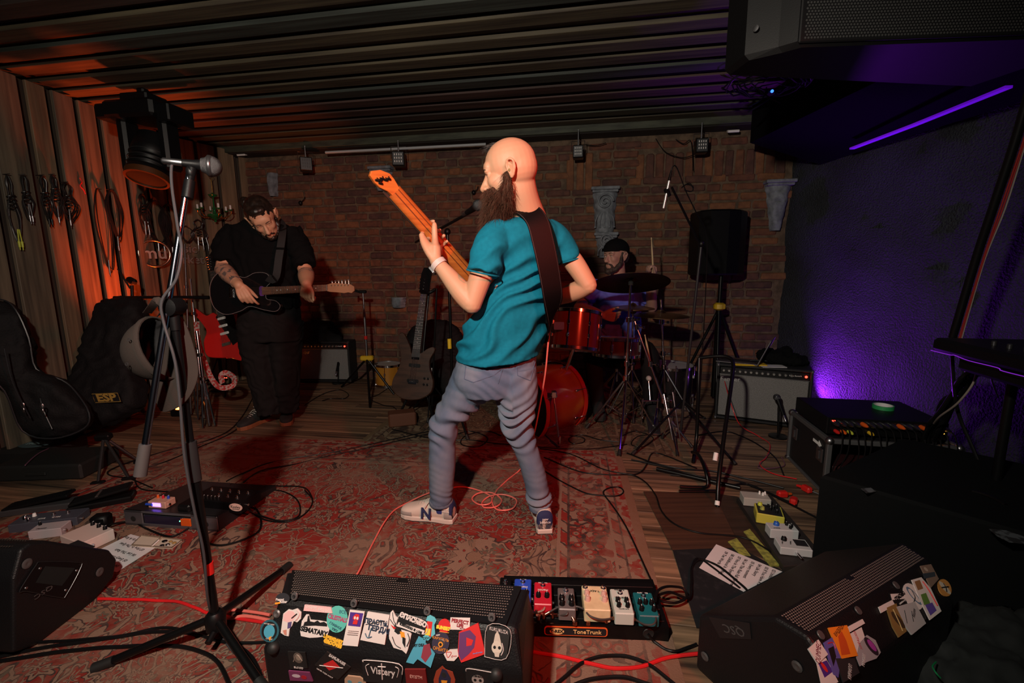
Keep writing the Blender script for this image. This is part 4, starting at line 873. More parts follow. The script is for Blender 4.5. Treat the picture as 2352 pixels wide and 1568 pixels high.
# ================================================================ microphones and stands
def mic_handheld(name,label,a,b,wired=True,clip=True,r=.0245):
    a=V(a);b=V(b); d=(b-a).normalized(); L=(b-a).length; t=thing(name,label,'microphone',a); 
    M=frame(a,d.cross(V((0,0,1))) if abs(d.z)<.95 else V((1,0,0)),d.cross(d.cross(V((0,0,1))) if abs(d.z)<.95 else V((1,0,0)))); M=Matrix.Translation(a)@d.to_track_quat('Z','Y').to_matrix().to_4x4()
    g=G(); g.M=M; g.lathe([(.0,0),(.0105,0),(.0115,.01),(.013,L*.35),(.0175,L*.66),(.019,L*.70)],20); g.obj('mic_body',BLK,t,world=True)
    g=G(); g.M=M; c=L*.84; g.lathe([(.020,c-.022),(.0235,c-.012),(r,c-.004),(r,c+.004)]+[(r*math.cos(q),c+.004+r*.95*math.sin(q)) for q in np.linspace(.15,1.57,7)],24,cap=True); hd=g.obj('grille_head',mat('mesh_grille',(.10,.10,.105),.35,.8,bump=(900,1.,.002)),t,world=True)
    g=G(); g.M=M; g.lathe([(r*1.0,c-.006),(r*1.06,c-.004),(r*1.06,c+.004),(r*1.0,c+.006)],24); g.obj('grille_band',DSTEEL,hd,world=True)
    if wired: g=G(); g.M=M; g.lathe([(.005,-.05),(.009,-.045),(.0095,-.012),(.0098,.008)],14); g.obj('cable_connector',STEEL,t,world=True)
    return t
# front left microphone stand
pb=V((-1.0,1.335,0)); pt=J(397,704,1.335)
ms=thing('microphone_stand','tall chrome and black boom microphone stand at the front left','microphone stand',pb)
g=G(); g.rod((pb.x,pb.y,.10),(pt.x,pt.y,.68),.0135); g.rod((pt.x,pt.y,.66),pt,.0105); g.obj('pole',BLKM,ms,world=True)
g=G(); g.rod((pt.x,pt.y,.60),(pt.x,pt.y,.73),.018,.017,20); g.obj('height_clutch',DSTEEL,ms,world=True)
bt=J(434,402,1.40); bb_=J(334,1020,1.24); be=J(322,1092,1.225)
g=G(); g.rod(bb_,bt,.0093,.0088,16); g.obj('boom',mat('blued_chrome',(.42,.46,.55),.16,1.),ms,world=True)
g=G(); g.rod(be,bb_,.0165,.0155,18); g.obj('counterweight',mat('grey_rubber',(.05,.042,.042),.7),ms,world=True)
g=G(); g.M=Matrix.Translation(pt)@Matrix.Rotation(R(90),4,'X'); g.lathe([(.012,-.028),(.026,-.024),(.028,0),(.026,.024),(.012,.028)],20); g.obj('boom_clutch',BLK,ms,world=True)
g=G(); g.rod(pt,pt+V((0,0,-.07)),.016,.014,16); g.obj('swivel',BLK,ms,world=True)
g=G(); g.rod(J(430,455,1.385),J(436,415,1.40),.0155,.0145,16); g.ell(J(438,395,1.40),(.013,.013,.020)); g.rod(J(437,412,1.4),J(442,384,1.40),.010,.012); g.obj('mic_clip',BLK,ms,world=True)
hb=V((pb.x,pb.y,.10))
g=G(); g.lathe([(.018,-.03),(.030,-.025),(.032,.02),(.02,.035)],16,c=hb); g.rod(hb+V((.01,-.03,-.02)),hb+V((.01,-.06,-.03)),.010); g.obj('hub',BLK,ms,world=True)
for f in(PZ(662,1300,.012),PZ(222,1532,.012),PZ(612,1590,.012)):
    g=G(); g.rod(hb+V((0,0,.015)),f,.0125,n=14); l=g.obj('leg',BLKM,ms,world=True); d=(f-hb).normalized(); g=G(); g.rod(f-d*.05,f+d*.008,.0155,.017,14); g.obj('rubber_foot',BRUB,l,world=True)
g=G(); q=V((pb.x,pb.y,0)); g.rod(q+V((0,0,.275)),q+V((0,0,.315)),.0142,n=18); g.obj('red_tape',REDW,ms,world=True)
mic_handheld('microphone','black handheld microphone clipped on the front left stand, head pointing right',J(418,374,1.395),J(494,383,1.43),r=.030)
g=G(); g.tube(crs([J(402,370,1.39),J(394,382,1.385),J(395,430,1.37),J(408,520,1.35),J(417,575,1.33),J(405,640,1.31),J(372,690,1.29),J(376,740,1.29),J(402,830,1.29),J(414,930,1.29),J(424,1050,1.285),J(446,1170,1.29),J(468,1270,1.30),J(478,1380,1.31),PZ(500,1445,.03),PZ(540,1500,.008),PZ(600,1540,.008)],6),.0040,8)
o=g.obj('microphone_cable',mat('grey_cable',(.045,.045,.05),.4)); tag(o,'dark grey cable looping down the front left microphone stand','cable'); recenter(o)
# grey cap hanging on it
CAPM=mat('grey_wool',(.034,.026,.023),.95,bump=(500,.5,.0015),spec=.1); CIN=mat('cap_lining',(.008,.007,.008),.9)
cpt=thing('baseball_cap','taupe grey baseball cap hanging by its strap from the front left microphone stand','cap',J(360,860,1.36))
def capshell(g,cx,cy,D,rx,rz_,ry,off=0):
    pass
cc2=J(372,800,1.37); axx=V((-.95,.10,-.30)).normalized(); azz=V((-.28,0,.96)); azz=(azz-axx*azz.dot(axx)).normalized(); ayy=azz.cross(axx)
g=G(); n=28; vs=[];fs=[]
for i in range(11):
    t=i/10*PI*.5; 
    for k in range(n):
        a=2*PI*k/n; rr=math.cos(t)**.85 if i<10 else 0; vs.append(cc2+ayy*(.075*rr*math.cos(a))+azz*(.100*rr*math.sin(a))+axx*(.118*math.sin(t)))
for i in range(10):
    for k in range(n): fs.append((i*n+k,i*n+(k+1)%n,(i+1)*n+(k+1)%n,(i+1)*n+k))
g.add(vs,fs); cr_=g.obj('crown',CAPM,cpt,world=True); m_=cr_.modifiers.new('s','SOLIDIFY'); m_.thickness=.003; m_.offset=-1; cr_.data.materials.append(CIN); m_.material_offset=1
g=G(); g.tube([cc2+ayy*(.076*math.cos(a))+azz*(.101*math.sin(a)) for a in np.linspace(0,2*PI,30,endpoint=False)],.0045,6,closed=True,flat=2.2); g.obj('sweatband',CAPM,cpt,world=True)
g=G(); vs=[];fs=[]
bl=[(J(344,866,1.33),J(414,905,1.31)),(J(352,895,1.33),J(436,800,1.32)),(J(362,925,1.32),J(452,830,1.34)),(J(372,941,1.33),J(455,862,1.36)),(J(392,944,1.34),J(446,912,1.37))]
br_=[(344,868),(352,845),(372,790),(398,740),(418,728),(440,775),(456,840),(452,880),(430,920),(396,942),(372,944),(358,918)]
ce_=J(402,850,1.345); pts=[J(x,y,1.345+.03*math.sin(i*.5)) for i,(x,y) in enumerate(br_)]; P=crs(pts,4,closed=True); vs=[ce_+V((.0,.035,0))]+P
for i in range(len(P)): fs.append((0,1+i,1+(i+1)%len(P)))
g.add(vs,fs); bo_=g.obj('brim',CAPM,cpt,world=True); m_=bo_.modifiers.new('s','SOLIDIFY'); m_.thickness=.005
g=G(); g.strip(crs([J(338,718,1.33),J(352,700,1.31),J(362,690,1.305),J(376,705,1.32),J(366,722,1.36)],5),.022,.002,up=V((.8,-.5,.2))); g.obj('strap',CAPM,cpt,world=True)
for x,y in((296,780),(291,836)): g=G(); g.M=Matrix.Translation(J(x,y,1.295))@Matrix.Rotation(R(80),4,'X'); g.tube([(.004*math.cos(a),.004*math.sin(a),0) for a in np.linspace(0,2*PI,10,endpoint=False)],.0012,5,closed=True); g.obj('eyelet',CIN,cpt,world=True)
# vocal boom stand behind the bald man
def polestand(name,label,pts,r,base,feet,m=BLKM,extra=(),cat='microphone stand',hubz=.30,fold=True,loc=None):
    t=thing(name,label,cat,(base[0],base[1],0))
    g=G(); g.rod((base[0],base[1],.05),pts[0],r); g.obj('pole',m,t,world=True)
    if len(pts)>1: g=G(); g.rod(pts[1],pts[2],r*.75); g.obj('boom',m,t,world=True); g=G(); g.ell(pts[0],(r*2.2,r*2.2,r*2.4),n=12); g.obj('clutch',BLK,t,world=True)
    for f in feet: 
        g=G(); h=V((base[0],base[1],hubz)); g.rod(h,f,r*.8,n=10); l=g.obj('leg',m,t,world=True); d=(V(f)-h).normalized(); g=G(); g.rod(V(f)-d*.04,f,r*1.1,r*1.25,10); g.obj('rubber_foot',BRUB,l,world=True)
    for p,rr,mm,nm in extra: g=G(); g.rod(p[0],p[1],rr,n=12); g.obj(nm,mm,t,world=True)
    return t
b0=PZ(1042,985); pole=J(1022,532,b0.y)
t=polestand('microphone_stand','black boom stand reaching up to the bald man\'s beard',[V((b0.x,b0.y,pole.z)),J(955,556,3.35),J(1104,474,2.2)],.011,b0,[PZ(985,985,.01),PZ(1075,1010,.01),PZ(1060,960,.01)],extra=[((J(1032,778,3.1),J(1033,800,3.1)),.014,YEL,'yellow_tape')])
mic_handheld('microphone','vocal microphone in front of the bald man\'s mouth',J(1072,488,2.25),J(1104,468,2.10))
# overhead microphone on a boom in front of the loudspeaker
b0=PZ(1562,1010); 
t=polestand('microphone_stand','tall boom stand holding a slim silver microphone over the drums',[J(1611,560,3.0),J(1616,578,3.02),J(1543,430,2.85)],.0095,b0,[PZ(1452,1044,.012),PZ(1690,1066,.012),PZ(1618,960,.012)])
for ch in list(t.children):
    if ch.name.startswith('pole'): bpy.data.objects.remove(ch)
g=G(); g.rod((b0.x,b0.y,.05),J(1611,560,3.0),.009); g.obj('pole',DSTEEL,t,world=True)
t=thing('pencil_microphone','slim silver pencil microphone hanging above the drums','microphone',J(1532,440,2.85))
g=G(); g.rod(J(1524,478,2.86),J(1537,415,2.84),.0085,.0085,16); g.obj('mic_body',mat('pale_metal',(.55,.54,.52),.35,.7),t,world=True); g=G(); g.rod(J(1537,415,2.84),J(1542,392,2.84),.0095,.006); g.obj('cable_connector',BLKM,t,world=True)
g=G(); g.rod(J(1530,434,2.845),J(1536,450,2.86),.016,.016); g.obj('mic_clip',BLK,t,world=True)
g=G(); g.tube(crs([J(1541,393,2.84),J(1547,381,2.84),J(1556,388,2.85),J(1576,440,2.88),J(1600,490,2.92),J(1622,540,2.98),J(1622,640,3.0),J(1615,780,3.0),J(1606,930,3.0),PZ(1600,1020,.01)],6),.0035,6); o=g.obj('microphone_cable',RUB); tag(o,'thin black cable dropping from the slim overhead microphone','cable'); recenter(o)
g=G()
for k in range(3): g.tube(crs([J(1565,432,2.87),J(1575+k*4,424-k*2,2.86),J(1592,428+k*3,2.87),J(1588,440,2.88),J(1572,436,2.87)],4),.003,5)
o=g.obj('cable_tie',RUB,None); tag(o,'small black cable tie on the overhead microphone boom','cable tie'); recenter(o)
# loudspeaker on its pole
a=V((1.80,4.02,0)); A_=J(1618,630,4.0);B_=J(1712,628,4.15)
spk=thing('loudspeaker','black loudspeaker raised on a pole in front of the brick wall','loudspeaker',((A_+B_)/2))
rzz=math.atan2(B_.y-A_.y,B_.x-A_.x); hh=J(1620,480,4.0).z-A_.z; ww=(B_-A_).length
g=G(); g.M=Matrix.Translation((A_+B_)/2)@Matrix.Rotation(rzz,4,'Z'); g.prism([(-ww/2,.10),(-ww*.42,.0),(-.05,-.06),(.08,-.06),(ww*.5,.02),(ww*.5,.22),(ww*.25,.30),(-ww*.35,.30)],-.01,hh,.015); g.obj('cabinet',BLK,spk,world=True)
g=G(); g.M=Matrix.Translation((A_+B_)/2)@Matrix.Rotation(rzz,4,'Z'); g.box((ww*.5,.14,hh*.5),(.03,.14,hh*.8),.008); g.obj('handle',BLK,spk,world=True)
text('QSC',.03,frame(((A_+B_)/2)+V((-.02,-.066,.10)),(math.cos(rzz),math.sin(rzz),0),(0,0,1)),DSTEEL,spk,world=True)
b0=PZ(1640,935); b0=V((A_.x+ww*.42,4.1,0))
t=thing('loudspeaker_stand','black tripod pole with a yellow collar under the raised loudspeaker','stand',b0)
g=G(); g.rod((b0.x,b0.y,.05),(b0.x,b0.y,A_.z-.01),.019); g.rod((b0.x,b0.y,.05),(b0.x,b0.y,.95),.026); g.obj('pole',BLKM,t,world=True)
g=G(); g.lathe([(.03,-.035),(.055,-.02),(.055,.02),(.03,.035)],8,c=(b0.x,b0.y,.90)); g.obj('yellow_collar',YEL,t,world=True)
for a in(2.4,4.5,.3): g=G(); g.rod((b0.x,b0.y,.88),(b0.x+.42*math.cos(a),b0.y+.42*math.sin(a)*.6,.01),.013); g.obj('leg',BLKM,t,world=True)
# holder stand in the middle of the brick wall
b0=PZ(848,905); tp=J(846,672,b0.y)
t=thing('holder_stand','black tripod with yellow collar and clamp head beside the left amplifier','stand',b0)
g=G(); g.rod((b0.x,b0.y,.05),(b0.x,b0.y,.85),.013); g.rod((b0.x,b0.y,.8),(b0.x,b0.y,tp.z),.009); g.obj('pole',STEEL,t,world=True)
g=G(); g.box((b0.x,b0.y,tp.z+.01),(.07,.03,.03),.006); g.box((b0.x-.07,b0.y,tp.z+.02),(.10,.025,.022),.006,rot=(0,.3,0)); g.rod((b0.x-.11,b0.y,tp.z),(b0.x-.11,b0.y,tp.z+.06),.010); g.obj('clamp_head',BLK,t,world=True)
cz=J(846,822,b0.y).z; g=G(); g.box((b0.x,b0.y,cz),(.13,.06,.05),.012); g.obj('yellow_collar',YEL,t,world=True)
g=G(); g.lathe([(.011,-.02),(.017,-.015),(.017,.015),(.011,.02)],12,c=(b0.x,b0.y,J(846,775,b0.y).z)); g.obj('red_collar',REDW,t,world=True)
for f in(PZ(785,888,.01),PZ(905,905,.01),PZ(850,935,.01)): g=G(); g.rod((b0.x,b0.y,cz),f,.011); g.obj('leg',BLKM,t,world=True)
# small microphone in front of left amplifier and right amplifier
def shortmic(label1,label2,top,base):
    t=thing('short_microphone_stand',label1,'microphone stand',(base.x,base.y,0)); g=G(); g.lathe([(.065,0),(.065,.010),(.02,.018),(.0,.018)],24,c=(base.x,base.y,0)); g.obj('round_base',BLKM,t,world=True)
    g=G(); g.rod((base.x,base.y,.015),top+V((0,0,-.05)),.008); g.obj('pole',BLKM,t,world=True)
    mic_handheld('microphone',label2,top+V((0,-.07,-.11)),top+V((.0,.05,.02)))
shortmic('short black microphone stand before the left amplifier','black microphone aimed at the left amplifier grille',J(777,828,4.95),PZ(777,880))
shortmic('short black microphone stand before the right amplifier','round-headed microphone aimed at the right amplifier grille',J(1790,915,3.22),PZ(1787,1003))
# bent tube stand at the right amplifier with white tape marks
t=thing('tube_stand','black bent-tube stand with white tape bands in front of the right amplifier','stand',PZ(1650,1190))
pts=[(1606,822,2.9),(1640,818,2.85),(1672,820,2.8),(1684,836,2.75),(1680,880,2.65),(1662,1010,2.4),(1650,1110,2.25),(1648,1188,2.18)]
g=G(); g.tube(crs([J(*p) for p in pts],5),.0115,12); g.obj('upright',BLKM,t,world=True)
g=G(); g.tube(crs([J(1606,822,2.9),J(1604,900,2.85),J(1600,1000,2.85),PZ(1592,1062,.012)],4),.0115,12); g.obj('upright',BLKM,t,world=True)
g=G(); g.tube(crs([PZ(1562,1118,.012),PZ(1600,1119,.012),PZ(1625,1115,.02),J(1620,1080,2.45),J(1605,1045,2.6),J(1590,1038,2.7)],5),.010,12); g.obj('cross_bar',BLKM,t,world=True)
for a,b in(((1645,1040,2.36),(1642,1058,2.34)),((1648,1150,2.21),(1647,1160,2.20))): g=G(); g.rod(J(*a),J(*b),.0125); g.obj('white_tape',WHT,t,world=True)
g=G(); g.rod(PZ(1560,1128,.012),PZ(1650,1128,.012),.010); g.rod(PZ(1508,1076,.02),PZ(1700,1120,.02),.012); g.obj('foot_bar',BLKM,t,world=True,kind='stuff')
# ================================================================ GUITARS ON STANDS
o_=J(508,720,3.95); tip=J(490,622,4.08); RED=mat('red_gloss',(.50,.016,.014),.25,coat=.4); 
FBP=[(0,.035),(.03,.07),(.02,.13),(.09,.19),(.13,.235),(.08,.235),(-.02,.185),(-.12,.15),(-.22,.19),(-.33,.185),(-.37,.13),(-.41,.0),(-.46,-.10),(-.36,-.135),(-.26,-.15),(-.16,-.125),(-.06,-.15),(.01,-.13),(.05,-.09),(.03,-.06),(0,-.035)]
HST=[(-.01,-.022),(.02,-.028),(.16,-.034),(.185,-.01),(.16,.02),(.05,.030),(-.01,.022)]
rg_,FR,_b=eguitar('electric_guitar','red angular electric guitar with three white pickups on a stand behind the gig bags','' or o_,tip-o_,(.10,-1,.12),RED,FBP,1,neckL=(tip-o_).length*.98,hsp=HST,board=mat('ebony',(.03,.028,.028),.5),hmat=GBL,pick=((-.045,0,.022,.075,WHT),(-.115,0,.022,.075,WHT),(-.185,0,.022,.075,WHT)))
g=G(); g.M=FR; g.prism([(.0,-.10),(-.28,-.115),(-.31,-.05),(-.02,.05),(.0,.03)],.0005,.003); g.obj('pickguard',BLK,rg_,world=True)
st=thing('guitar_stand','black stand under the red guitar','stand',PZ(505,905)); b0=PZ(505,905)
for dx in(-.13,.13): g=G(); g.tube(crs([b0+V((dx,-.12,.01)),b0+V((dx*.6,.0,.18)),b0+V((dx*.3,.12,.42))],4),.010,8); g.obj('leg',BLKM,st,world=True)
g=G(); g.tube([b0+V((-.10,-.10,.17)),b0+V((-.08,.02,.15)),b0+V((.08,.02,.15)),b0+V((.10,-.10,.17))],.010,8); g.obj('cradle',BLKM,st,world=True)
g=G(); g.box(b0+V((.02,-.08,.06)),(.09,.05,.03),.008); o=g.obj('power_supply',BLK); tag(o,'small black box with two red lights behind the man in black','box'); 
for k in(0,1): g=G(); g.ell(b0+V((.13+.018*k,-.09,.195)),.005); g.obj('red_light',RLED,o)
o.name='power_box'
# paisley strap hanging from it
g=G(); P=crs([J(452,738,3.8),J(455,780,3.78),J(470,830,3.76),J(488,872,3.74),J(508,890,3.72),J(535,885,3.74),J(538,868,3.78),J(520,856,3.80),J(508,862,3.78),J(512,880,3.74)],6); g.strip(P,[.045]*len(P),.003,up=V((0,-1,.3))); 
o=g.obj('guitar_strap',mat('paisley_fabric',(.45,.32,.30),.85,var=(55,(.40,.03,.03),.46,.54,2))); tag(o,'white and red patterned guitar strap curling beside the red guitar','strap'); recenter(o)
# dark bass on its stand
o_=J(956,812,3.72); tip=J(974,672,3.86); WAL=mat('walnut',(.060,.026,.016),.35,coat=.2,var=(5,(.035,.016,.010),.4,.6),stretch=(1,1,6))
BBP=[(0,.04),(.05,.06),(.14,.115),(.17,.15),(.14,.175),(.05,.155),(-.05,.13),(-.14,.14),(-.24,.175),(-.32,.165),(-.38,.09),(-.39,0),(-.37,-.09),(-.31,-.165),(-.22,-.175),(-.12,-.135),(-.04,-.125),(.04,-.155),(.07,-.14),(.05,-.09),(.01,-.04)]
dbs,FD,_b=eguitar('bass_guitar','dark walnut five-string bass guitar standing beside the bald man','' or o_,tip-o_,(-.12,-1,.18),WAL,BBP,1,neckL=(tip-o_).length,hsp=[(-.01,-.026),(.03,-.042),(.17,-.046),(.22,-.03),(.22,.03),(.16,.046),(.04,.046),(-.01,.026)],board=mat('ebony',(.03,.028,.028),.5),hmat=GBL,tuners=4,strings=5,pick=((-.10,0,.030,.10,BLK),(-.23,0,.030,.10,BLK)),sc=1.,nw=(.034,.026))
for k in range(4):
    g=G(); g.M=FD; g.lathe([(.009,.0),(.009,.012),(.007,.016)],12,c=(-.20-.05*(k%2),-.10-.03*(k//2),0)); g.obj('knob',BLKM,dbs,world=True)
b0=PZ(958,965); st=thing('guitar_stand','black stand holding the walnut bass','stand',b0)
for dx in(-.16,.16): g=G(); g.tube(crs([b0+V((dx,-.10,.012)),b0+V((dx*.5,.06,.2)),b0+V((0,.13,.45))],4),.010,8); l=g.obj('leg',BLKM,st,world=True)
g=G(); g.tube(crs([b0+V((.16,-.10,.012)),b0+V((.175,-.13,.008))],2),.012,8); g.obj('leg_tip',STEEL,st,world=True)
g=G(); g.rod(b0+V((0,.14,.2)),J(986,655,3.95),.010); g.obj('post',BLKM,st,world=True)
g=G(); g.tube(crs([J(965,668,3.80),J(985,672,3.86),J(1000,664,3.86)],4),.014,8); g.obj('yoke',BLK,st,world=True)
g=G(); g.box(b0+V((-.10,-.1,.06)),(.22,.14,.11),.012,rot=(0,0,.3)); o=g.obj('wooden_box',mat('brown_box',(.10,.035,.018),.5)); tag(o,'small dark red-brown box at the foot of the walnut bass','box'); recenter(o); o.location.z=.002
# slim black mic pole with white label in front of it
b0=PZ(988,975); b0=V((J(988,850,3.75).x,3.75,0)); t=polestand('microphone_stand','slim black microphone stand with a white label, right of the walnut bass',[J(1003,662,3.75)],.008,b0,[b0+V((-.2,.05,.01)),b0+V((.2,.05,.01)),b0+V((0,-.2,.01))],extra=[((J(988,872,3.74),J(990,845,3.74)),.011,WHT,'white_label')])
# gig bags leaning
NYL=mat('black_nylon',(.006,.006,.007),.75,spec=.2,bump=(90,.6,.006)); NYL2=mat('black_piping',(.016,.017,.020),.4)
def softbag(name,label,cat,outline,th,nm=NYL,vox=.022,pipe=True):
    outline=[(x,y,D*(.94 if x<400 else 1)) for x,y,D in outline]
    P=crs([J(*p) for p in outline],4,closed=True); c=sum(P,V())/len(P); g=G(); n=len(P)
    nn=V(); 
    for i in range(n): nn+=(P[i]-c).cross(P[(i+1)%n]-c)
    nn.normalize(); nn=-nn if nn.y>0 else nn
    vs=[];fs=[]
    L=[(1.,-.3),(1.0,.3),(.93,.8),(.7,1.0),(.35,1.08)]; L=[(.75,-.9),(.95,-.75)]+L
    for s_,h in L: vs+=[c+(p-c)*s_+nn*(h*th/2) for p in P]
    for l in range(len(L)-1):
        for i in range(n): j=(i+1)%n; fs.append((l*n+i,l*n+j,(l+1)*n+j,(l+1)*n+i))
    a=len(vs); vs+=[c-nn*th*.45,c+nn*th*.55]; 
    for i in range(n): fs.append((i,(i+1)%n,a)); fs.append(((len(L)-1)*n+i,(len(L)-1)*n+(i+1)%n,a+1))
    g.add(vs,fs); t=thing(name,label,cat,(c.x,c.y,min(p.z for p in P)))
    remesh(g,vox,'shell',nm,t,3,folds(.03,(.3,.2,1),5,12,sc=4)); 
    if pipe: g=G(); g.tube([c+(p-c)*.985+nn*th*.42 for p in P],.005,6,closed=True); g.obj('piping',NYL2,t,world=True)
    return t,c,nn
bag2,c2,n2=softbag('gig_bag','long black gig bag with gold letters leaning against the wooden wall','gig bag',[(250,690,3.75),(318,684,3.75),(335,720,3.7),(322,790,3.6),(318,850,3.5),(330,920,3.42),(290,955,3.36),(220,985,3.32),(165,980,3.32),(150,930,3.38),(172,880,3.45),(200,800,3.55),(226,728,3.68)],.22,pipe=False)
LG=mat('gold_print',(.42,.27,.06),.5)
lc=J(245,913,3.075); fm=frame(lc,(1,-.10,.06),(0,-.15,1)); fm2=fm
g=G(); g.M=fm; g.prism([(-.105,-.038),(.105,-.038),(.105,.038),(-.105,.038)],0,.002); lp=g.obj('logo_patch',INK,bag2,world=True)
g=G(); g.M=fm; g.tube([(-.10,-.033,.003),(.10,-.033,.003),(.10,.033,.003),(-.10,.033,.003)],.0022,4,closed=True); g.obj('patch_border',LG,lp,world=True)
text('ESP',.078,fm@Matrix.Translation((0,0,.003)),LG,lp,world=True,bold=.003,sx=1.35)
bag1,c1,n1=softbag('gig_bag','bulky black gig bag with zips at the far left, nearer than the other','gig bag',[(-60,700,2.9),(10,692,3.0),(45,715,3.0),(75,780,3.0),(92,850,3.0),(150,875,3.05),(180,900,3.05),(212,950,3.0),(200,985,2.98),(130,1008,2.92),(60,990,2.88),(20,900,2.85),(-40,850,2.8),(-80,780,2.8)],.22)
for pts in(((88,878,2.72),(96,930,2.66),(120,985,2.65)),((10,800,2.54),(30,880,2.54),(70,960,2.58))):
    g=G(); g.tube(crs([J(*p) for p in pts],5),.0035,6); z=g.obj('zip',NYL2,bag1,world=True)
for x,y in((96,932),(52,930)): g=G(); g.M=frame(J(x,y,2.56),(1,0,0),(0,0,1)); g.tube([(.009*math.cos(a),.016*math.sin(a),0) for a in np.linspace(0,2*PI,12,endpoint=False)],.003,5,closed=True); g.box((0,-.03,0),(.010,.028,.005),.002); g.obj('zip_pull',STEEL,bag1,world=True)
softbag('gig_bag','black guitar case leaning on the brick wall behind the walnut bass','gig bag',[(930,790,4.5),(950,750,4.55),(990,735,4.6),(1030,738,4.6),(1060,765,4.55),(1075,810,4.5),(1078,860,4.4),(1065,900,4.3),(1000,905,4.3),(940,895,4.3),(925,840,4.4)],.16,pipe=False)
softbag('soft_case','low black soft case behind the left amplifier and the man in black','case',[(690,745,5.00),(730,735,5.00),(765,740,5.00),(780,760,5.00),(782,790,5.00),(700,790,5.00),(660,780,5.00)],.10,pipe=False)
# folded chrome hardware behind the cap
for k,(a,b,r,lab) in enumerate((((437,640,3.9),(462,900,3.7),.009,'thin chrome stand folded up beside the paisley strap'),((424,560,4.0),(432,900,3.8),.008,'black and chrome folded stand leaning at the wooden wall'),((452,760,3.6),(472,905,3.5),.012,'short chrome cymbal stand glowing orange behind the grey cap'))):
    A_=J(*a);B_=J(*b); t=thing('folded_stand',lab,'stand',(B_.x,B_.y,0)); g=G(); g.rod(A_,(B_.x,B_.y,.02),r,n=12); g.obj('pole',CHR if k!=1 else DSTEEL,t,world=True)
    for j in range(3): g=G(); o2=V((.03*math.cos(j*2.1),.03*math.sin(j*2.1),0)); mid=A_.lerp(V((B_.x,B_.y,.02)),.55); g.rod(mid+o2*.4,V((B_.x,B_.y,.02))+o2*1.6,r*.7,n=8); g.obj('leg',CHR,t,world=True)
    for j in(.25,.5,.7): g=G(); q=A_.lerp(V((B_.x,B_.y,.02)),j); g.lathe([(r*.9,-.015),(r*2,-.012),(r*2,.012),(r*.9,.015)],12,c=q); g.obj('collar',CHR,t,world=True)
t=thing('keyboard_stand_bar','black padded bar stand rising behind the gig bags','stand',PZ(345,905)); A_=J(300,682,3.7); 
g=G(); g.tube([J(262,684,3.65),J(480,683,3.75)],.016,10); g.obj('bar',BLK,t,world=True); g=G(); g.rod(J(303,655,3.7),J(306,760,3.68),.012); g.obj('post',BLKM,t,world=True)
g=G(); g.box(J(302,645,3.7),(.08,.05,.05),.015,rot=(0,.5,0)); g.box(J(285,640,3.7),(.012,.012,.18),.003,rot=(0,-.45,0)); g.obj('clamp',BLK,t,world=True)
g=G(); g.rod(J(330,690,3.7),J(356,790,3.65),.012); g.rod(J(330,690,3.7),(J(345,760,3.7).x-.1,3.7,.01),.012); g.obj('leg',BLKM,t,world=True)
# ================================================================ WALLS AND CEILING: things hung there
LX=-3.355
def WL(x,y,off=0): p=PP(x,y,(LX+off,0,0),V((1,0,0))); return p
CN=V((.70,-.35,0)).normalized(); CO=V((-3.40,4.72,0))+CN*.07
def WC(x,y,off=0): return PP(x,y,CO+CN*off,CN)
WBo=BL+UN*.035
def WBk(x,y,off=0): return PP(x,y,WBo+UN*off,UN)
WIRE=mat('hung_cable',(.010,.009,.009),.38)
def hung(label,px,py,py2,w,n,wallf,plugs=2,plugm=STEEL,knot=True,m=WIRE,r=.0038,seed=0,kf=.32):
    rs=random.Random(seed); h=wallf(px,py,.02); b=wallf(px,py2,.02); hx=(wallf(px+20,py,.02)-wallf(px-20,py,.02)); hx.z=0; hx.normalize(); nrm=V((hx.y,-hx.x,0)); L=h.z-b.z; k=(wallf(px+w/2,py,.02)-wallf(px-w/2,py,.02)).length/2
    t=thing('hanging_cable',label,'cable',h+nrm*0,group=None)
    for i in range(n):
        g=G(); ww=k*rs.uniform(.6,1.1); l=L*rs.uniform(.72,.98); s=rs.uniform(-.2,.2)*k; o=.008*i/n+.004
        q=[(0,0),(ww*.45,-l*.12),(ww*.35,-l*kf),(ww*.9,-l*.65),(s,-l),(-ww*.9,-l*.65),(-ww*.3,-l*kf),(-ww*.45,-l*.12)]
        if not knot: q=[(0,0),(ww*.8,-l*.2),(ww,-l*.55),(s+ww*.2,-l),(-ww*.5,-l*.8),(-ww,-l*.4),(-ww*.6,-l*.1)]
        g.tube(crs([h+hx*a+V((0,0,c))+nrm*(o+rs.uniform(0,.012)) for a,c in q],5,closed=True),r,6,closed=True); g.obj('loop',m,t,world=True)
    if knot:
        g=G(); c=h+V((0,0,-L*kf))+nrm*.012; P=[c+hx*(.022*math.cos(a))+nrm*(.016*math.sin(a))+V((0,0,-.004*a+.03)) for a in np.linspace(0,2*PI*4,40)]; g.tube(P,r,6); g.obj('wrap',m,t,world=True)
    for i in range(plugs):
        p=h+hx*(k*(i-.5)*.5)+V((0,0,-L*.93))+nrm*.022; g=G(); g.tube([p+V((0,0,.10))-hx*(.01*(i-.5)),p+V((0,0,.02))],r,6); g.rod(p+V((0,0,.02)),p+V((0,0,-.018)),.0075,.006,10); g.rod(p+V((0,0,-.018)),p+V((0,0,-.036)),.003,n=8); g.obj('plug',plugm,t,world=True)
    g=G(); g.rod(h-nrm*.03+V((0,0,.004)),h+nrm*.03+V((0,0,.008)),.003); g.obj('nail',STEEL,t,world=True)
    return t
YG=mat('yellow_green_plug',(.45,.50,.05),.4)
hung('black cable with yellow-green plugs, first on the wooden wall from the left',12,402,572,28,3,WL,2,YG,seed=1)
hung('short tightly knotted black cable hung just right of the yellow-green plugs',48,403,508,24,4,WL,2,seed=2,kf=.42)
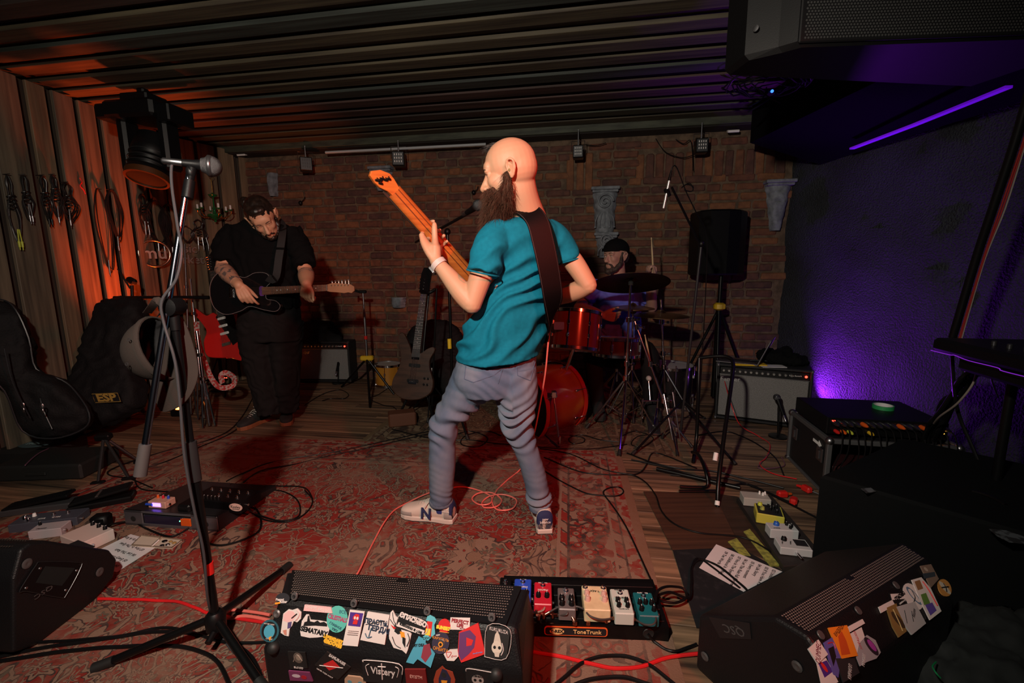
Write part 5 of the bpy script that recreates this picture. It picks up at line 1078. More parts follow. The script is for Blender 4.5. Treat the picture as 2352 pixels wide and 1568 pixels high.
hung('knotted black cable with a square double plug, on the wooden wall',92,404,516,26,4,WL,2,BLKM,seed=3,kf=.40)
hung('bundle of thin black cable between two knotted bundles on the wooden wall',116,402,512,30,6,WL,1,seed=4,kf=.34)
hung('rounded black cable bundle spreading to the lower right on the wooden wall',147,420,518,46,6,WL,1,seed=5,kf=.36)
hung('long unknotted black cable loop drooping almost to the clamp stand',222,434,640,34,3,WL,1,knot=False,seed=6)
hung('orange-lit cable coil with a silver jack plug at its lowest loop',252,436,580,34,6,WL,1,knot=False,seed=7)
hung('small looped cable with silver connectors, high beside the chrome stand',322,446,540,34,4,WL,2,seed=8)
hung('thick bundle of black multicore cable above the round sign',352,462,590,56,9,WL,2,knot=False,seed=9,r=.0055)
hung('black cable bundle behind the boom of the front left stand',384,470,600,50,8,WL,2,knot=False,seed=10,r=.005)
hung('black cable bundle with silver plugs just below the chandelier',452,505,572,46,6,WC,3,seed=11)
hung('loose dark red cable loops left of the lettering',425,520,562,40,4,WC,0,knot=False,seed=12,r=.003)
g=G(); p=WL(190,408,.015); g.tube(crs([WL(183,408,.015),WL(188,418,.02),WL(184,426,.015),WL(192,436,.02),WL(196,446,.02)],5),.004,6); o=g.obj('short_cable',REDW); tag(o,'tiny red-tipped cable end pinned alone on the wooden wall','cable'); recenter(o)
# sign: ring with letters, and the words beside it
SGN=mat('brushed_letters',(.36,.33,.30),.4,.6); c=WL(355,582,.05); t=thing('logo_ring','round metal ring sign with two letters inside, lit orange from below','sign',c)
rx=V((.62,.78,0)).normalized(); rzv=V((0,0,1)); g=G(); g.M=frame(c,rx,rzv); g.tube([(.118*math.cos(a),.118*math.sin(a),0) for a in np.linspace(0,2*PI,40,endpoint=False)],.010,10,closed=True); g.obj('ring',mat('chrome_ring',(.6,.5,.4),.25,1.),t,world=True)
text('mu',.15,frame(c,rx,rzv),SGN,t,world=True,ext=.008,bold=.002)
c=WC(467,585,.02); cx_=V((.35,.70,0)).normalized(); t=thing('wall_lettering','grey metal words fixed to the wooden corner wall','sign',c)
text('music',.125,frame(WC(452,572,.02),cx_,(0,0,1)),SGN,t,world=True,ext=.006,bold=.0015,align='RIGHT'); text('market',.125,frame(WC(468,597,.02),cx_,(0,0,1)),SGN,t,world=True,ext=.006,bold=.0015,align='RIGHT')
# chandelier
BRASS=mat('brass',(.65,.38,.08),.22,1.); GGL=mat('green_glass',(.01,.10,.03),.1,coat=.5); c=WC(493,488,.13)
t=thing('chandelier','small brass and green glass chandelier hung on the wooden corner wall','chandelier',c)
g=G(); g.lathe([(.0,-.10),(.014,-.095),(.010,-.075),(.040,-.06),(.070,-.035),(.066,-.02),(.02,-.005),(.012,.02),(.020,.04),(.010,.06),(.006,.16)],24,c=c); g.obj('glass_bowl',GGL,t,world=True)
g=G(); g.lathe([(.006,.15),(.035,.165),(.045,.18),(.02,.185),(.006,.2)],20,c=c); g.obj('glass_canopy',GGL,t,world=True)
g=G(); g.rod(c+V((0,0,.18)),c+V((0,0,.33)),.003); g.tube(crs([c+V((0,0,.33)),c+V((.02,0,.36)),c+V((0,0,.38)),c+V((-.02,0,.36)),c+V((0,0,.33))],4),.002,5); g.obj('chain',BRASS,t,world=True)
for k in range(6):
    a=2*PI*k/6+.3; d=V((math.cos(a),math.sin(a),0)); e=c+d*.15
    g=G(); g.tube(crs([c+V((0,0,.01)),c+d*.05+V((0,0,-.045)),c+d*.11+V((0,0,-.05)),e+V((0,0,-.01)),e+V((0,0,.03))],5),.0045,8); arm=g.obj('arm',BRASS,t,world=True)
    g=G(); g.lathe([(.006,.02),(.022,.03),(.024,.034),(.008,.036)],14,c=e); g.obj('drip_cup',GGL,arm,world=True); g=G(); g.lathe([(.010,.034),(.010,.075),(.006,.08)],12,c=e); g.obj('candle_sleeve',WHT,arm,world=True)
# stage lamps on the brick wall
LH=mat('grey_lamp_metal',(.05,.052,.056),.45,.4)
def parlamp(px,py,w,lab,rot=0,dark=False):
    c=WBk(px,py,.22); s=(WBk(px+w/2,py,.22)-WBk(px-w/2,py,.22)).length; t=thing('stage_lamp',lab,'lamp',c,UR+rot,group=None)
    g=G(); g.box((0,0,-.01),(s,.10,s*1.15),.006); b=g.obj('housing',BLKM,t); g=G(); g.box((0,-.052,-.01),(s*.92,.012,s*1.05),.004); f=g.obj('front_plate',LH,t)
    for i in range(4):
        for j in range(3): g=G(); g.box((s*(-.27+.18*i),-.060,-.01+s*(.30-.27*j)),(s*.07,.004,s*.16),.001); g.obj('vent',WHT if not dark else LH,f)
    tz=2.55-c.z; g=G(); g.tube([(-s*.62,0,-.0),(-s*.62,0,s*.95),(s*.62,0,s*.95),(s*.62,0,0)],.004,6); g.obj('bracket',STEEL,t); g=G(); g.rod((0,0,s*.55),(0,0,max(tz,s*1.0)),.008); g.rod((0,0,tz),(0,.13,tz),.006); g.obj('yoke_bolt',STEEL,t)
    return t
parlamp(703,376,24,'boxy black stage lamp turned aside, first from the left on the brick wall',.6,True)
parlamp(916,364,26,'boxy stage lamp under the white tube, left of the bald man',.25); parlamp(1328,348,24,'boxy stage lamp in a pale bracket, right of the bald man\'s head'); parlamp(1610,334,28,'boxy stage lamp above the loudspeaker, wires tangled round it')
for x,y,l in((556,355,'tiny white sensor under the beam at the left end of the brick wall'),(1684,301,'tiny pale rectangular lamp under the beam above the loudspeaker')):
    c=WBk(x,y,.12); g=G().at(c,(.3,0,UR)); g.box((0,0,0),(.10,.05,.022),.004); o=g.obj('small_fixture',WHT); tag(o,l,'fixture'); recenter(o)
a,b=WBk(748,350,.20),WBk(1116,331,.20); g=G(); g.rod(a,b,.013,n=14); o=g.obj('white_tube',mat('white_tube',(.42,.44,.46),.4)); tag(o,'long white pipe running under the beam behind the bald man','pipe'); recenter(o)
for pts,l in(([(1506,318),(1530,350),(1570,362),(1600,352)],'thin wire sagging left of the lamp above the loudspeaker'),([(1552,320),(1570,330),(1585,322),(1590,345),(1592,392)],'tangled wires dropping beside the lamp above the loudspeaker'),([(1345,332),(1370,334),(1392,328)],'short wire leaving the lamp beside the bald man')):
    g=G(); g.tube(crs([WBk(x,y,.05+.01*i) for i,(x,y) in enumerate(pts)],6),.004,6); o=g.obj('wire',RUB); tag(o,l,'wire'); recenter(o)
for x,y,l in((690,466,'small black hook and wire in the bricks right of the hair bun'),(1088,442,'small black wire end in the bricks left of the bald man')):
    g=G(); g.ell(WBk(x,y,.03),(.022,.02,.025)); g.tube(crs([WBk(x,y,.03),WBk(x+8,y-8,.05),WBk(x+10,y-14,.03)],4),.004,6); o=g.obj('wall_hook',RUB); tag(o,l,'hook'); recenter(o)
# plaster corbels
PLS=mat('grey_plaster',(.22,.24,.27),.8,var=(18,(.12,.13,.15),.35,.65),bump=(26,.8,.012))
def corbel(label,px,y0,y1,w0,w1,scroll=False,slab=True):
    a=WBk(px,y0,.0);b=WBk(px,y1,.0); k=(WBk(px+50,y0,0)-WBk(px-50,y0,0)).length/100; H_=a.z-b.z; t=thing('plaster_corbel',label,'corbel',(a.x,a.y,b.z),UR)
    if slab: g=G(); g.box((0,-.04,H_-.018),(w0*k*1.05,.11,.030),.006); g.box((0,-.035,H_-.045),(w0*k*.95,.09,.024),.006); g.obj('top_slab',PLS,t)
    g=G(); vs=[];fs=[];N=12;Mx=8
    for i in range(N+1):
        z=(H_-.05)*(1-i/N)+(0); w=(w0*(1-i/N)+w1*i/N)*k*.45*(1+.06*math.sin(i*1.9)); d=.06+.025*math.sin(i/N*PI)
        for j in range(Mx+1): x=-w+2*w*j/Mx; vs.append((x,-.0-d*(1-(abs(2*j/Mx-1))**4)+noise.noise(V((x*20,z*20,px)))*.008,z))
    for i in range(N):
        for j in range(Mx): q=i*(Mx+1)+j; fs.append((q,q+1,q+Mx+2,q+Mx+1))
    g.add(vs,fs); w=w0*k*.45; g.box((0,.0,(H_-.05)*.5),(w1*k*.8,.05,H_-.06),.004); g.obj('carved_body',PLS,t)
    if scroll:
        s=w0*k*.30; g=G(); P=[(s*(1-q/14)*math.cos(q),-.095-.001*q,H_*.66+s*(1-q/14)*math.sin(q)) for q in np.linspace(0,12,50)]; g.tube(P,.010,8); g.obj('scroll',PLS,t)
        for j in range(5): g=G(); x=(-.32+.16*j)*w0*k; g.tube(crs([(x*.5,-.085,H_*.45),(x,-.09,H_*.28),(x*1.1,-.075,H_*.1)],4),[.006]*8+[.012],8); g.obj('leaf',PLS,t)
corbel('narrow tapering plaster fragment above the hair bun on the brick wall',626,388,452,24,16,slab=False)
corbel('broad plaster fragment on the bricks behind the headstock of the orange bass',878,384,440,50,28,slab=True)
corbel('tall plaster corbel with a carved scroll above the drummer',1390,430,534,62,46,scroll=True)
corbel('small plaster capital with volutes just behind the drummer\'s cap',1392,534,592,52,36,scroll=True)
corbel('small square plaster patch low on the bricks left of the walnut bass',915,672,706,38,32,slab=False)
corbel('violet-lit plaster corbel at the right end of the brick wall',1788,414,530,66,26)
# moving head lamp
c=PY(335,262,3.45); c.z=min(c.z,2.5); t=thing('moving_head_lamp','big black moving-head stage lamp hanging from the ceiling at the left, amber lens rim','lamp',c,-.15)
g=G(); g.box((0,0,.0),(.40,.30,.12),.02); g.box((-.24,0,-.0),(.10,.24,.10),.01); g.box((.24,0,-.03),(.10,.22,.12),.01); g.box((0,0,.075),(.22,.18,.09),.01); g.box((0,0,.13),(.06,.06,.08),.01); g.obj('base',BLK,t)
for s in(-1,1): g=G(); g.box((s*.165,0,-.22),(.075,.13,.36),.018); g.obj('yoke_arm',BLK,t)
q=V((.02,-.30,-.80)).normalized(); M=Matrix.Translation((.01,0,-.27))@q.to_track_quat('Z','Y').to_matrix().to_4x4()
g=G(); g.M=M; g.lathe([(.07,-.14),(.11,-.12),(.125,-.02),(.128,.03),(.115,.05),(.125,.07),(.115,.09),(.128,.11),(.118,.13),(.13,.15),(.13,.20)],32); g.obj('head',BLK,t)
g=G(); g.M=M; g.lathe([(.131,.165),(.134,.168),(.134,.21),(.118,.212),(.118,.175)],32,cap=False); g.obj('lens_rim',mat('amber_rim',(.07,.022,.005),.5,.3),t); g=G(); g.M=M; g.lathe([(.0,.195),(.06,.193),(.116,.185)],28,cap=False); g.obj('lens',mat('lens_glass',(.02,.015,.012),.05,coat=1),t)
for k in range(3): g=G(); g.M=M; g.tube([(.1305*math.cos(a),.1305*math.sin(a),.03+.045*k) for a in np.linspace(0,2*PI,30,endpoint=False)],.0025,5,closed=True); g.obj('cooling_fin',DSTEEL,t)
# coiled cable with blue light on the ceiling
c=PY(1768,222,3.3); c.z=2.53; t=thing('ceiling_cable_coil','tangled coil of black cable with a blue light under the ceiling at the right','cable',c)
rs=random.Random(5)
for k in range(7): g=G(); rr=rs.uniform(.12,.24); ox,oy=rs.uniform(-.05,.05),rs.uniform(-.05,.05); g.tube([(ox+rr*math.cos(a)*1.1,oy+rr*.8*math.sin(a),-.03+rs.uniform(-.02,.01)+.02*math.sin(3*a+k)) for a in np.linspace(0,2*PI,26,endpoint=False)],.0055,6,closed=True); g.obj('loop',RUB,t)
for k in range(4): g=G(); a=rs.uniform(0,6); g.tube(crs([(.12*math.cos(a),.1*math.sin(a),-.03),(.05*math.cos(a+1),.05*math.sin(a+1),-.13),(.16*math.cos(a+2),.1*math.sin(a+2),-.20)],5),.004,6); g.obj('loose_end',RUB,t)
g=G(); g.box((0,0,-.10),(.06,.04,.03),.006); g.obj('junction_box',BLK,t); g=G(); g.ell((.0,-.025,-.10),.010); g.obj('blue_light',mat('blue_led',(.02,.1,.6),.3,emit=(.03,.15,1,3)),t)
# hanging loudspeaker at the top right
GRL=mat('grille_black',(.010,.010,.011),.45,.4)
a=V((1.04,1.89,2.07)); d1=V((.915,-.05,0)).normalized(); d2=V((-.237,-.19,0)); d2=V((-.10,.30,0)); t=thing('hanging_loudspeaker','large black loudspeaker hanging from the ceiling at the top right','loudspeaker',a)
dz=math.atan2(d1.y,d1.x); M=Matrix.Translation(a)@Matrix.Rotation(dz,4,'Z')
g=G(); g.M=M; g.prism([(0,.0),(.05,-.04),(1.15,-.04),(1.2,.0),(1.10,.42),(-.12,.20),(-.10,.06)],0,.50,.02); g.obj('cabinet',BLK,t,world=True)
g=G(); g.M=M; g.box((.60,-.046,.25),(1.10,.012,.48),.004); gr=g.obj('grille',GRL,t,world=True)
def dots(M,x0,x1,y0,y1,p,r,m,parent,name='perforation',zz=.0008,fn=None,hexn=6):
    g=G(); g.M=M; j=0; y=y0
    while y<=y1:
        x=x0+(p/2 if j%2 else 0)
        while x<=x1:
            q=fn(x,y) if fn else (x,y,zz)
            if q: g.add([(q[0]+r*math.cos(PI/3*k+.5),q[1]+r*math.sin(PI/3*k+.5),q[2]) for k in range(6)],[(0,1,2,3,4,5)],False)
            x+=p
        y+=p*.866; j+=1
    return g.obj(name,m,parent,world=True,kind='stuff')
dots(M@Matrix(((1,0,0,0),(0,0,1,-.0535),(0,1,0,0),(0,0,0,1))),.07,1.13,.025,.48,.0115,.0042,mat('grille_hole',(.035,.035,.035),.6),gr,zz=0)
for x,y in((1762,100),(1742,35)): p=PP(x,y,a+M.to_3x3()@V((-.05,.03,0)),M.to_3x3()@V((-.77,-.63,0))); 
g=G(); g.M=M; g.box((.018,-.050,.36),(.020,.006,.16),.001); g.obj('white_tape',WHT,t,world=True)
for q,zz in(((-.07,.035),.10),((-.065,.045),.30)): g=G(); g.M=M@Matrix.Translation((q[0]-.008,q[1]-.01,zz))@Matrix.Rotation(R(-50),4,'Z')@Matrix.Rotation(R(90),4,'X'); g.lathe([(.012,0),(.012,.004),(.006,.005)],14); g.obj('rigging_screw',STEEL,t,world=True)
# lit lower edge of the duct; its violet light is put in as emission
a,b=V((2.665,4.02,2.115)),V((2.84,1.6,2.115)); 
for a_,b_,l in((PZ(1957,339,2.113),PZ(2318,196,2.113),'long lower edge of the dark duct at the right, violet light put in as glow'),):
    t=thing('lit_duct_edge',l,'edge strip',a_); g=G(); g.strip([a_,a_.lerp(b_,.5)+V((0,0,-.006)),b_],.035,.012,up=(0,0,-1)); g.obj('strip',mat('violet_lit_edge',(.2,.02,.6),.4,emit=(.16,.006,.75,.45)),t,world=True)
# mixing desk, its stand pole and cable bundle on the right
t=thing('mixing_console','dark mixing console at the right edge with cables hanging below','mixing desk',J(2200,830,1.75))
P0=J(2150,770,1.85);P1=J(2480,880,1.25); d=(P1-P0); d.z=0; d.normalize(); M=Matrix.Translation(V((P0.x,P0.y,P0.z-.05)))@Matrix.Rotation(math.atan2(d.y,d.x),4,'Z')
g=G(); g.M=M; g.box((.36,.20,.012),(.76,.40,.055),.012); g.obj('chassis',BLK,t,world=True); g=G(); g.M=M; g.box((.40,.16,-.045),(.62,.26,.06),.012); g.obj('underside_tray',BLK,t,world=True)
g=G(); g.M=M; g.tube(crs([(-.015,-.002,-.016),(.1,-.004,-.014),(.13,-.006,-.010),(.2,-.004,-.017),(.33,-.002,-.016),(.36,-.004,-.022),(.5,-.002,-.020)],4),.0016,6); g.obj('lit_edge',mat('violet_edge',(.3,.05,.6),.3,emit=(.30,.015,.9,.35)),t,world=True)  # violet light along the underside edge is put in as emission
for i in range(6):
    for j in range(2): g=G(); g.M=M; g.lathe([(.008,.04),(.008,.055),(.005,.058)],10,c=(.18+.07*i,.08+.12*j,0)); g.obj('knob',DSTEEL,t,world=True)
g=G(); g.M=M; g.rod((.30,.12,.05),(.62,.05,.15),.008); g.obj('lamp_arm',BLKM,t,world=True)
for dx in(.12,.62): 
    p=M@V((dx,.2,0)); g=G(); g.rod((p.x,p.y,.0),(p.x,p.y,P0.z-.12),.016); g.obj('leg',BLKM,t,world=True)
t=thing('cable_pole','black pole with thin red cables strapped to it at the right edge','pole',J(2190,765,2.05)); A_=J(2365,210,1.75);B_=J(2188,775,2.0)
g=G(); g.tube(crs([A_,J(2330,330,1.8),J(2280,480,1.87),J(2240,600,1.93),B_],4),.0155,12); g.obj('pole',BLKM,t,world=True)
for k,m_ in enumerate((mat('dark_red_cable',(.22,.012,.010),.5),mat('dark_red_cable',(.2,0,0)),mat('greige_cable',(.20,.17,.15),.5))):
    o_=.020+.006*k; g=G(); g.tube(crs([A_+V((o_,-.01,0)),J(2330,330,1.8)+V((o_,-.01,0)),J(2280,480,1.87)+V((o_+.004*k,-.01,0)),J(2240,600,1.93)+V((o_-.002*k,-.01,0)),B_+V((o_,-.01,0)),J(2200,810,1.95),J(2225,870,1.9)],5),.0028,6); g.obj('strapped_cable',m_,t,world=True)
t=thing('cable_snake','thick arching bundle of black cables between the console and the rack case','cable',J(2150,960,2.1))
rs=random.Random(8)
for k in range(9):
    j=lambda x,y,D: J(x+rs.uniform(-18,18),y+rs.uniform(-12,12),D+rs.uniform(-.03,.03))
    g=G(); g.tube(crs([j(2420,850,1.6),j(2330,838,1.7),j(2260,845,1.85),j(2210,880,1.95),j(2175,930,2.05),j(2150,985,2.15),j(2130,1020,2.3)],6),.010,8); g.obj('cable',RUB,t,world=True)
for pts,m_,r,l in(([(2245,838,1.8),(2235,880,1.8),(2200,925,1.85),(2160,955,1.95),(2145,972,2.05)],mat('greige_cable',(.2,.17,.15)),.0040,'pale grey cable crossing the black cable bundle at the right'),([(2186,800,1.95),(2192,900,1.95),(2205,960,1.95),(2235,1030,1.9),(2258,1090,1.85),(2262,1130,1.8)],RUB,.007,'single black cable falling from the console to the black box'),([(2272,845,1.6),(2280,880,1.6),(2292,910,1.6)],RUB,.003,'short stray cable end beneath the console')):
    g=G(); g.tube(crs([J(*p) for p in pts],6),r,8); o=g.obj('cable',m_); tag(o,l,'cable'); recenter(o)
# ================================================================ rack case with stage box
ALU=mat('aluminium_edge',(.22,.22,.23),.45,.8,bump=(200,.2,.001)); PLY=mat('black_laminate',(.007,.007,.008),.5,bump=(30,.2,.002))
n0=V((1.73,2.33,0)); f0=V((1.83,2.82,0)); dd=(f0-n0); dd=dd.normalized(); xr=V((dd.y,-dd.x,0)); W_=.60; D_=.50; H_=.31
t=thing('rack_case','black flight case with aluminium edges, open front full of cables','flight case',n0,math.atan2(xr.y,xr.x))
g=G(); g.box((.008,D_/2,H_/2),(.016,D_,H_),.002); g.obj('side_panel',PLY,t); g=G(); g.box((W_-.008,D_/2,H_/2),(.016,D_,H_),.002); g.obj('side_panel',PLY,t)
g=G(); g.box((W_/2,D_/2,H_-.008),(W_,D_,.016),.002); g.obj('top_panel',PLY,t); g=G(); g.box((W_/2,D_/2,.008),(W_,D_,.016),.002); g.obj('bottom_panel',PLY,t); g=G(); g.box((W_/2,D_-.01,H_/2),(W_,.016,H_),.002); g.obj('back_panel',PLY,t)
for a,b in(((0,0,0),(0,0,H_)),((W_,0,0),(W_,0,H_)),((0,0,0),(W_,0,0)),((0,0,H_),(W_,0,H_)),((0,0,0),(0,D_,0)),((0,0,H_),(0,D_,H_)),((0,D_,0),(0,D_,H_)),((W_,0,H_),(W_,D_,H_)),((W_,0,0),(W_,D_,0))):
    a=V(a);b=V(b); g=G(); s=(b-a); g.box((a+b)/2,(abs(s.x)+.026,abs(s.y)+.026,abs(s.z)+.026) if False else (max(abs(s.x),.026),max(abs(s.y),.026),max(abs(s.z),.026)),.004); g.obj('edge_strip',ALU,t)
for x in(0,W_):
    for y in(0,D_):
        for z in(0,H_): g=G(); g.ell((x,y,z),(.024,.024,.024),n=10); g.obj('ball_corner',STEEL,t)
for z in(.20,): 
    for y in(.08,.42): g=G(); g.box((-.006,y,z),(.010,.07,.08),.003); g.box((-.014,y,z),(.010,.03,.05),.003); g.obj('butterfly_latch',STEEL,t)
g=G(); g.M=Matrix.Rotation(R(-90),4,'Z')@Matrix.Rotation(R(90),4,'X')@Matrix.Identity(4); g.M=frame((-.002,.13,.25),(0,-1,0),(0,0,1)); g.prism([(-.05,-.008),(.02,-.008),(.02,-.02),(.055,0),(.02,.02),(.02,.008),(-.05,.008)],0,.002); g.obj('arrow_sticker',WHT,t)
g=G(); g.box((.30,.20,.10),(.50,.30,.09),.006); u1=g.obj('rack_unit',mat('dark_red_unit',(.03,.006,.008),.5),t)
for k in range(5): g=G(); g.box((.10+.095*k,.045,.10),(.07,.006,.06),.002); g.obj('module_panel',BLK,u1); g=G(); g.M=frame((.10+.095*k,.040,.10),(1,0,0),(0,0,1)); g.tube([(-.028,-.022,0),(.028,-.022,0),(.028,.022,0),(-.028,.022,0)],.001,4,closed=True); g.obj('panel_outline',STEEL,u1)
MM=t.matrix_basis
sb=thing('stage_box','black rack unit with a row of cable plugs on top of the flight case','stage box',MM@V((.30,.2,H_+.012)),t.rotation_euler.z)
g=G(); g.box((0,.08,.05),(.58,.42,.095),.004); g.obj('chassis',BLK,sb); g=G(); g.box((0,-.135,.05),(.56,.008,.085),.002); fp=g.obj('front_plate',BLKM,sb)
ORG=mat('orange_plug',(.62,.09,.01),.4); rs=random.Random(4)
for k in range(16):
    x=-.26+.0345*k; m_=ORG if k in(4,9,12,13) else STEEL; g=G().at((x,-.14,.075),(R(90),0,0)); g.lathe([(.0115,0),(.0115,.03),(.007,.045),(.004,.055)],12); pl=g.obj('plug',m_,sb)
    dz_=-.33-rs.uniform(0,.05); dx_=rs.uniform(-.05,.03); g=G(); g.tube(crs([(x,-.19,.075),(x+.004,-.225,.05),(x+.01+dx_*.3,-.245,-.05),(x+dx_*.6,-.235,-.15),(x+dx_,-.22+rs.uniform(-.03,.02),dz_+.05)],5),.0033,6); g.obj('plug_cable',RUB,sb)
for k,m_ in((1,ORG),(2,YG),(3,BLKM),(5,YEL),(0,REDW)): g=G().at((-.25+.033*k,-.14,.028),(R(90),0,0)); g.lathe([(.010,0),(.010,.03),(.005,.04)],12); g.obj('plug',m_,sb)
for x,z,m_ in((.235,.045,OLED),(.235,.028,GLED),(.262,.045,OLED),(-.268,.085,RLED),(-.258,.085,RLED)): g=G(); g.ell((x,-.142,z),(.0035)); g.obj('indicator_light',m_,sb)
c=PZ(2028,938,H_+.012+.098); t=thing('green_tape_roll','roll of green tape lying on the black stage box','tape roll',c)
g=G(); g.lathe([(.046,0),(.052,0),(.052,.022),(.046,.022),(.046,0)],36,cap=False); g.obj('tape',mat('green_tape',(.02,.26,.08),.5),t); g=G(); g.lathe([(.043,.001),(.046,.001),(.046,.0225),(.043,.0225),(.043,.001)],36,cap=False); g.obj('cardboard_core',PAPER,t)
# floor light that washes the right wall
t=thing('floor_uplight','small black floor lamp glowing violet between the right amplifier and the wall','lamp',(2.56,3.84,0)); g=G(); g.box((0,0,.03),(.12,.12,.06),.01); g.obj('housing',BLK,t); g=G(); g.lathe([(.04,.061),(.04,.064),(.0,.066)],20); g.obj('lens',mat('violet_lens',(.4,.1,1),.3,emit=(.5,.12,1,30)),t)
t=thing('floor_uplight','small black floor lamp glowing orange behind the gig bags','lamp',(-2.95,3.85,0)); g=G(); g.box((0,0,.03),(.12,.12,.06),.01); g.obj('housing',BLK,t); g=G(); g.lathe([(.04,.061),(.04,.064),(.0,.066)],20); g.obj('lens',mat('orange_lens',(1,.3,.05),.3,emit=(1,.22,.03,20)),t)
# ================================================================ RUGS
class E_:
    nt=None
    def __init__(s,k): s.k=k
    @staticmethod
    def m(op,*a,c=False):
        n=E_.nt.nodes.new('ShaderNodeMath'); n.operation=op; n.use_clamp=c
        for i,x in enumerate(a):
            if isinstance(x,E_): E_.nt.links.new(x.k,n.inputs[i])
            else: n.inputs[i].default_value=x
        return E_(n.outputs[0])
    def __add__(s,o): return E_.m('ADD',s,o)
    def __radd__(s,o): return E_.m('ADD',o,s)
    def __sub__(s,o): return E_.m('SUBTRACT',s,o)
    def __rsub__(s,o): return E_.m('SUBTRACT',o,s)
    def __mul__(s,o): return E_.m('MULTIPLY',s,o)
    def __rmul__(s,o): return E_.m('MULTIPLY',o,s)
    def __truediv__(s,o): return E_.m('DIVIDE',s,o)
    def __lt__(s,o): return E_.m('LESS_THAN',s,o)
    def __gt__(s,o): return E_.m('GREATER_THAN',s,o)
    def abs(s): return E_.m('ABSOLUTE',s)
def rugmat(name,a,b,red,bei,drk,grn,wear,k=1.):
    m=bpy.data.materials.new(name); m.use_nodes=True; nt=m.node_tree; E_.nt=nt; L=nt.links.new; bs=nt.nodes['Principled BSDF']; bs.inputs['Roughness'].default_value=.95; bs.inputs['Specular IOR Level'].default_value=.15
    tc=nt.nodes.new('ShaderNodeTexCoord'); sp=nt.nodes.new('ShaderNodeSeparateXYZ'); L(tc.outputs['Object'],sp.inputs[0]); x=E_(sp.outputs[0]);y=E_(sp.outputs[1])
    def vec(u,v,w=0):
        c=nt.nodes.new('ShaderNodeCombineXYZ')
        for i,q in enumerate((u,v,w)):
            if isinstance(q,E_): L(q.k,c.inputs[i])
            else: c.inputs[i].default_value=q
        return c.outputs[0]
    def noi(u,v,s,w=0,d=2):
        n=nt.nodes.new('ShaderNodeTexNoise'); n.inputs['Scale'].default_value=s; n.inputs['Detail'].default_value=d; L(vec(u,v,w),n.inputs['Vector']); return E_(n.outputs[0])
    def vor(u,v,s,w=0,f='F1'):
        n=nt.nodes.new('ShaderNodeTexVoronoi'); n.feature=f; n.inputs['Scale'].default_value=s; L(vec(u,v,w),n.inputs['Vector']); return n
    def mix(f,A,B):
        n=nt.nodes.new('ShaderNodeMix'); n.data_type='RGBA'; L(f.k,n.inputs[0])
        for i,q in((6,A),(7,B)):
            if isinstance(q,tuple): n.inputs[i].default_value=(*q,1)
            else: L(q,n.inputs[i])
        return n.outputs[2]
    jx=noi(x,y,60,5,1); jy=noi(x,y,60,9,1)
    x=x+(jx-.5)*.006; y=y+(jy-.5)*.006
    ax=x.abs(); ay=y.abs(); e1=a-ax; e2=b-ay; de=E_.m('MINIMUM',e1,e2)
    # warped, mirrored coordinates give the symmetric scrolls of a woven field
    w1=noi(ax,ay,3.2*k,1,1); w2=noi(ax,ay,3.2*k,4,1); u=ax+(w1-.5)*.22; v=ay+(w2-.5)*.22
    n1=noi(u,v,5.5*k,2,1.5); n2=noi(u,v,9*k,7,1); vo=vor(u,v,7.5*k,0); vd=E_(vo.outputs['Distance']); vp=vo.outputs['Position'] if 'Position' in vo.outputs else None
    vo2=vor(u,v,15*k,3); vd2=E_(vo2.outputs['Distance'])
    # petals: angle about each cell centre
    sp2=nt.nodes.new('ShaderNodeSeparateXYZ'); L(vp,sp2.inputs[0]); px_=E_(sp2.outputs[0]); py_=E_(sp2.outputs[1])
    ang=E_.m('ARCTAN2',v-py_,u-px_); pet=E_.m('SINE',ang*6.)*.06; fl=vd+pet
    line=lambda q,c,t:((q-c).abs())<t
    col=mix((n1>.50),red,mix(n2>.52,red,(red[0]*.8,red[1]*.8,red[2]*.8)))
    n3=noi(u,v,13*k,17,1); col=mix(line(n3,.5,.016),col,bei); col=mix(line(n3,.475,.006),col,drk)
    vine=line(n1,.47,.022); col=mix(vine,col,bei); col=mix(line(n1,.443,.007),col,drk); col=mix(line(n1,.497,.007),col,drk)
    lf=(vd2<.26)*(n2>.50); col=mix(lf,col,grn); col=mix(line(vd2,.27,.028)*(n2>.50),col,drk); lf2=(vd2<.22)*(n2<.43); col=mix(lf2,col,bei)
    col=mix(fl<.40,col,bei); col=mix(line(fl,.40,.022),col,drk); col=mix(fl<.27,col,red); col=mix(line(fl,.27,.018),col,drk); col=mix(fl<.14,col,bei); col=mix(fl<.07,col,drk)
    # arabesque ground where the field is beige
    gm=noi(ax,ay,1.8*k,11,0)>.60; colb=mix(n1>.5,bei,(bei[0]*.85,bei[1]*.8,bei[2]*.75)); colb=mix(line(n2,.5,.016),colb,drk); colb=mix((vd2<.2),colb,red); colb=mix(line(vd2,.22,.025),colb,drk); colb=mix(fl<.3,colb,grn); colb=mix(fl<.16,colb,red)
    col=mix(gm,col,colb)
    # border
    t=E_.m('MAXIMUM',ax,ay); s1=E_.m('SINE',(ax+ay)*34.); bd=(vor(ax,ay,10*k,6)); bdd=E_(bd.outputs['Distance']); bn=noi(ax,ay,11*k,3,1)
    cb=mix(bn>.47,(red[0]*.75,red[1],red[2]),bei); cb=mix(line(n1,.46,.03),cb,drk); cb=mix(line(bn,.5,.02),cb,red); cb=mix(bdd<.34,cb,red); cb=mix(line(bdd,.34,.03),cb,drk); cb=mix(bdd<.2,cb,bei); cb=mix(bdd<.1,cb,grn)
    g1=mix((s1+E_.m('SINE',(ax-ay)*70.)*.5)>.2,red,bei); g1=mix(line(s1,.2,.2),g1,drk)
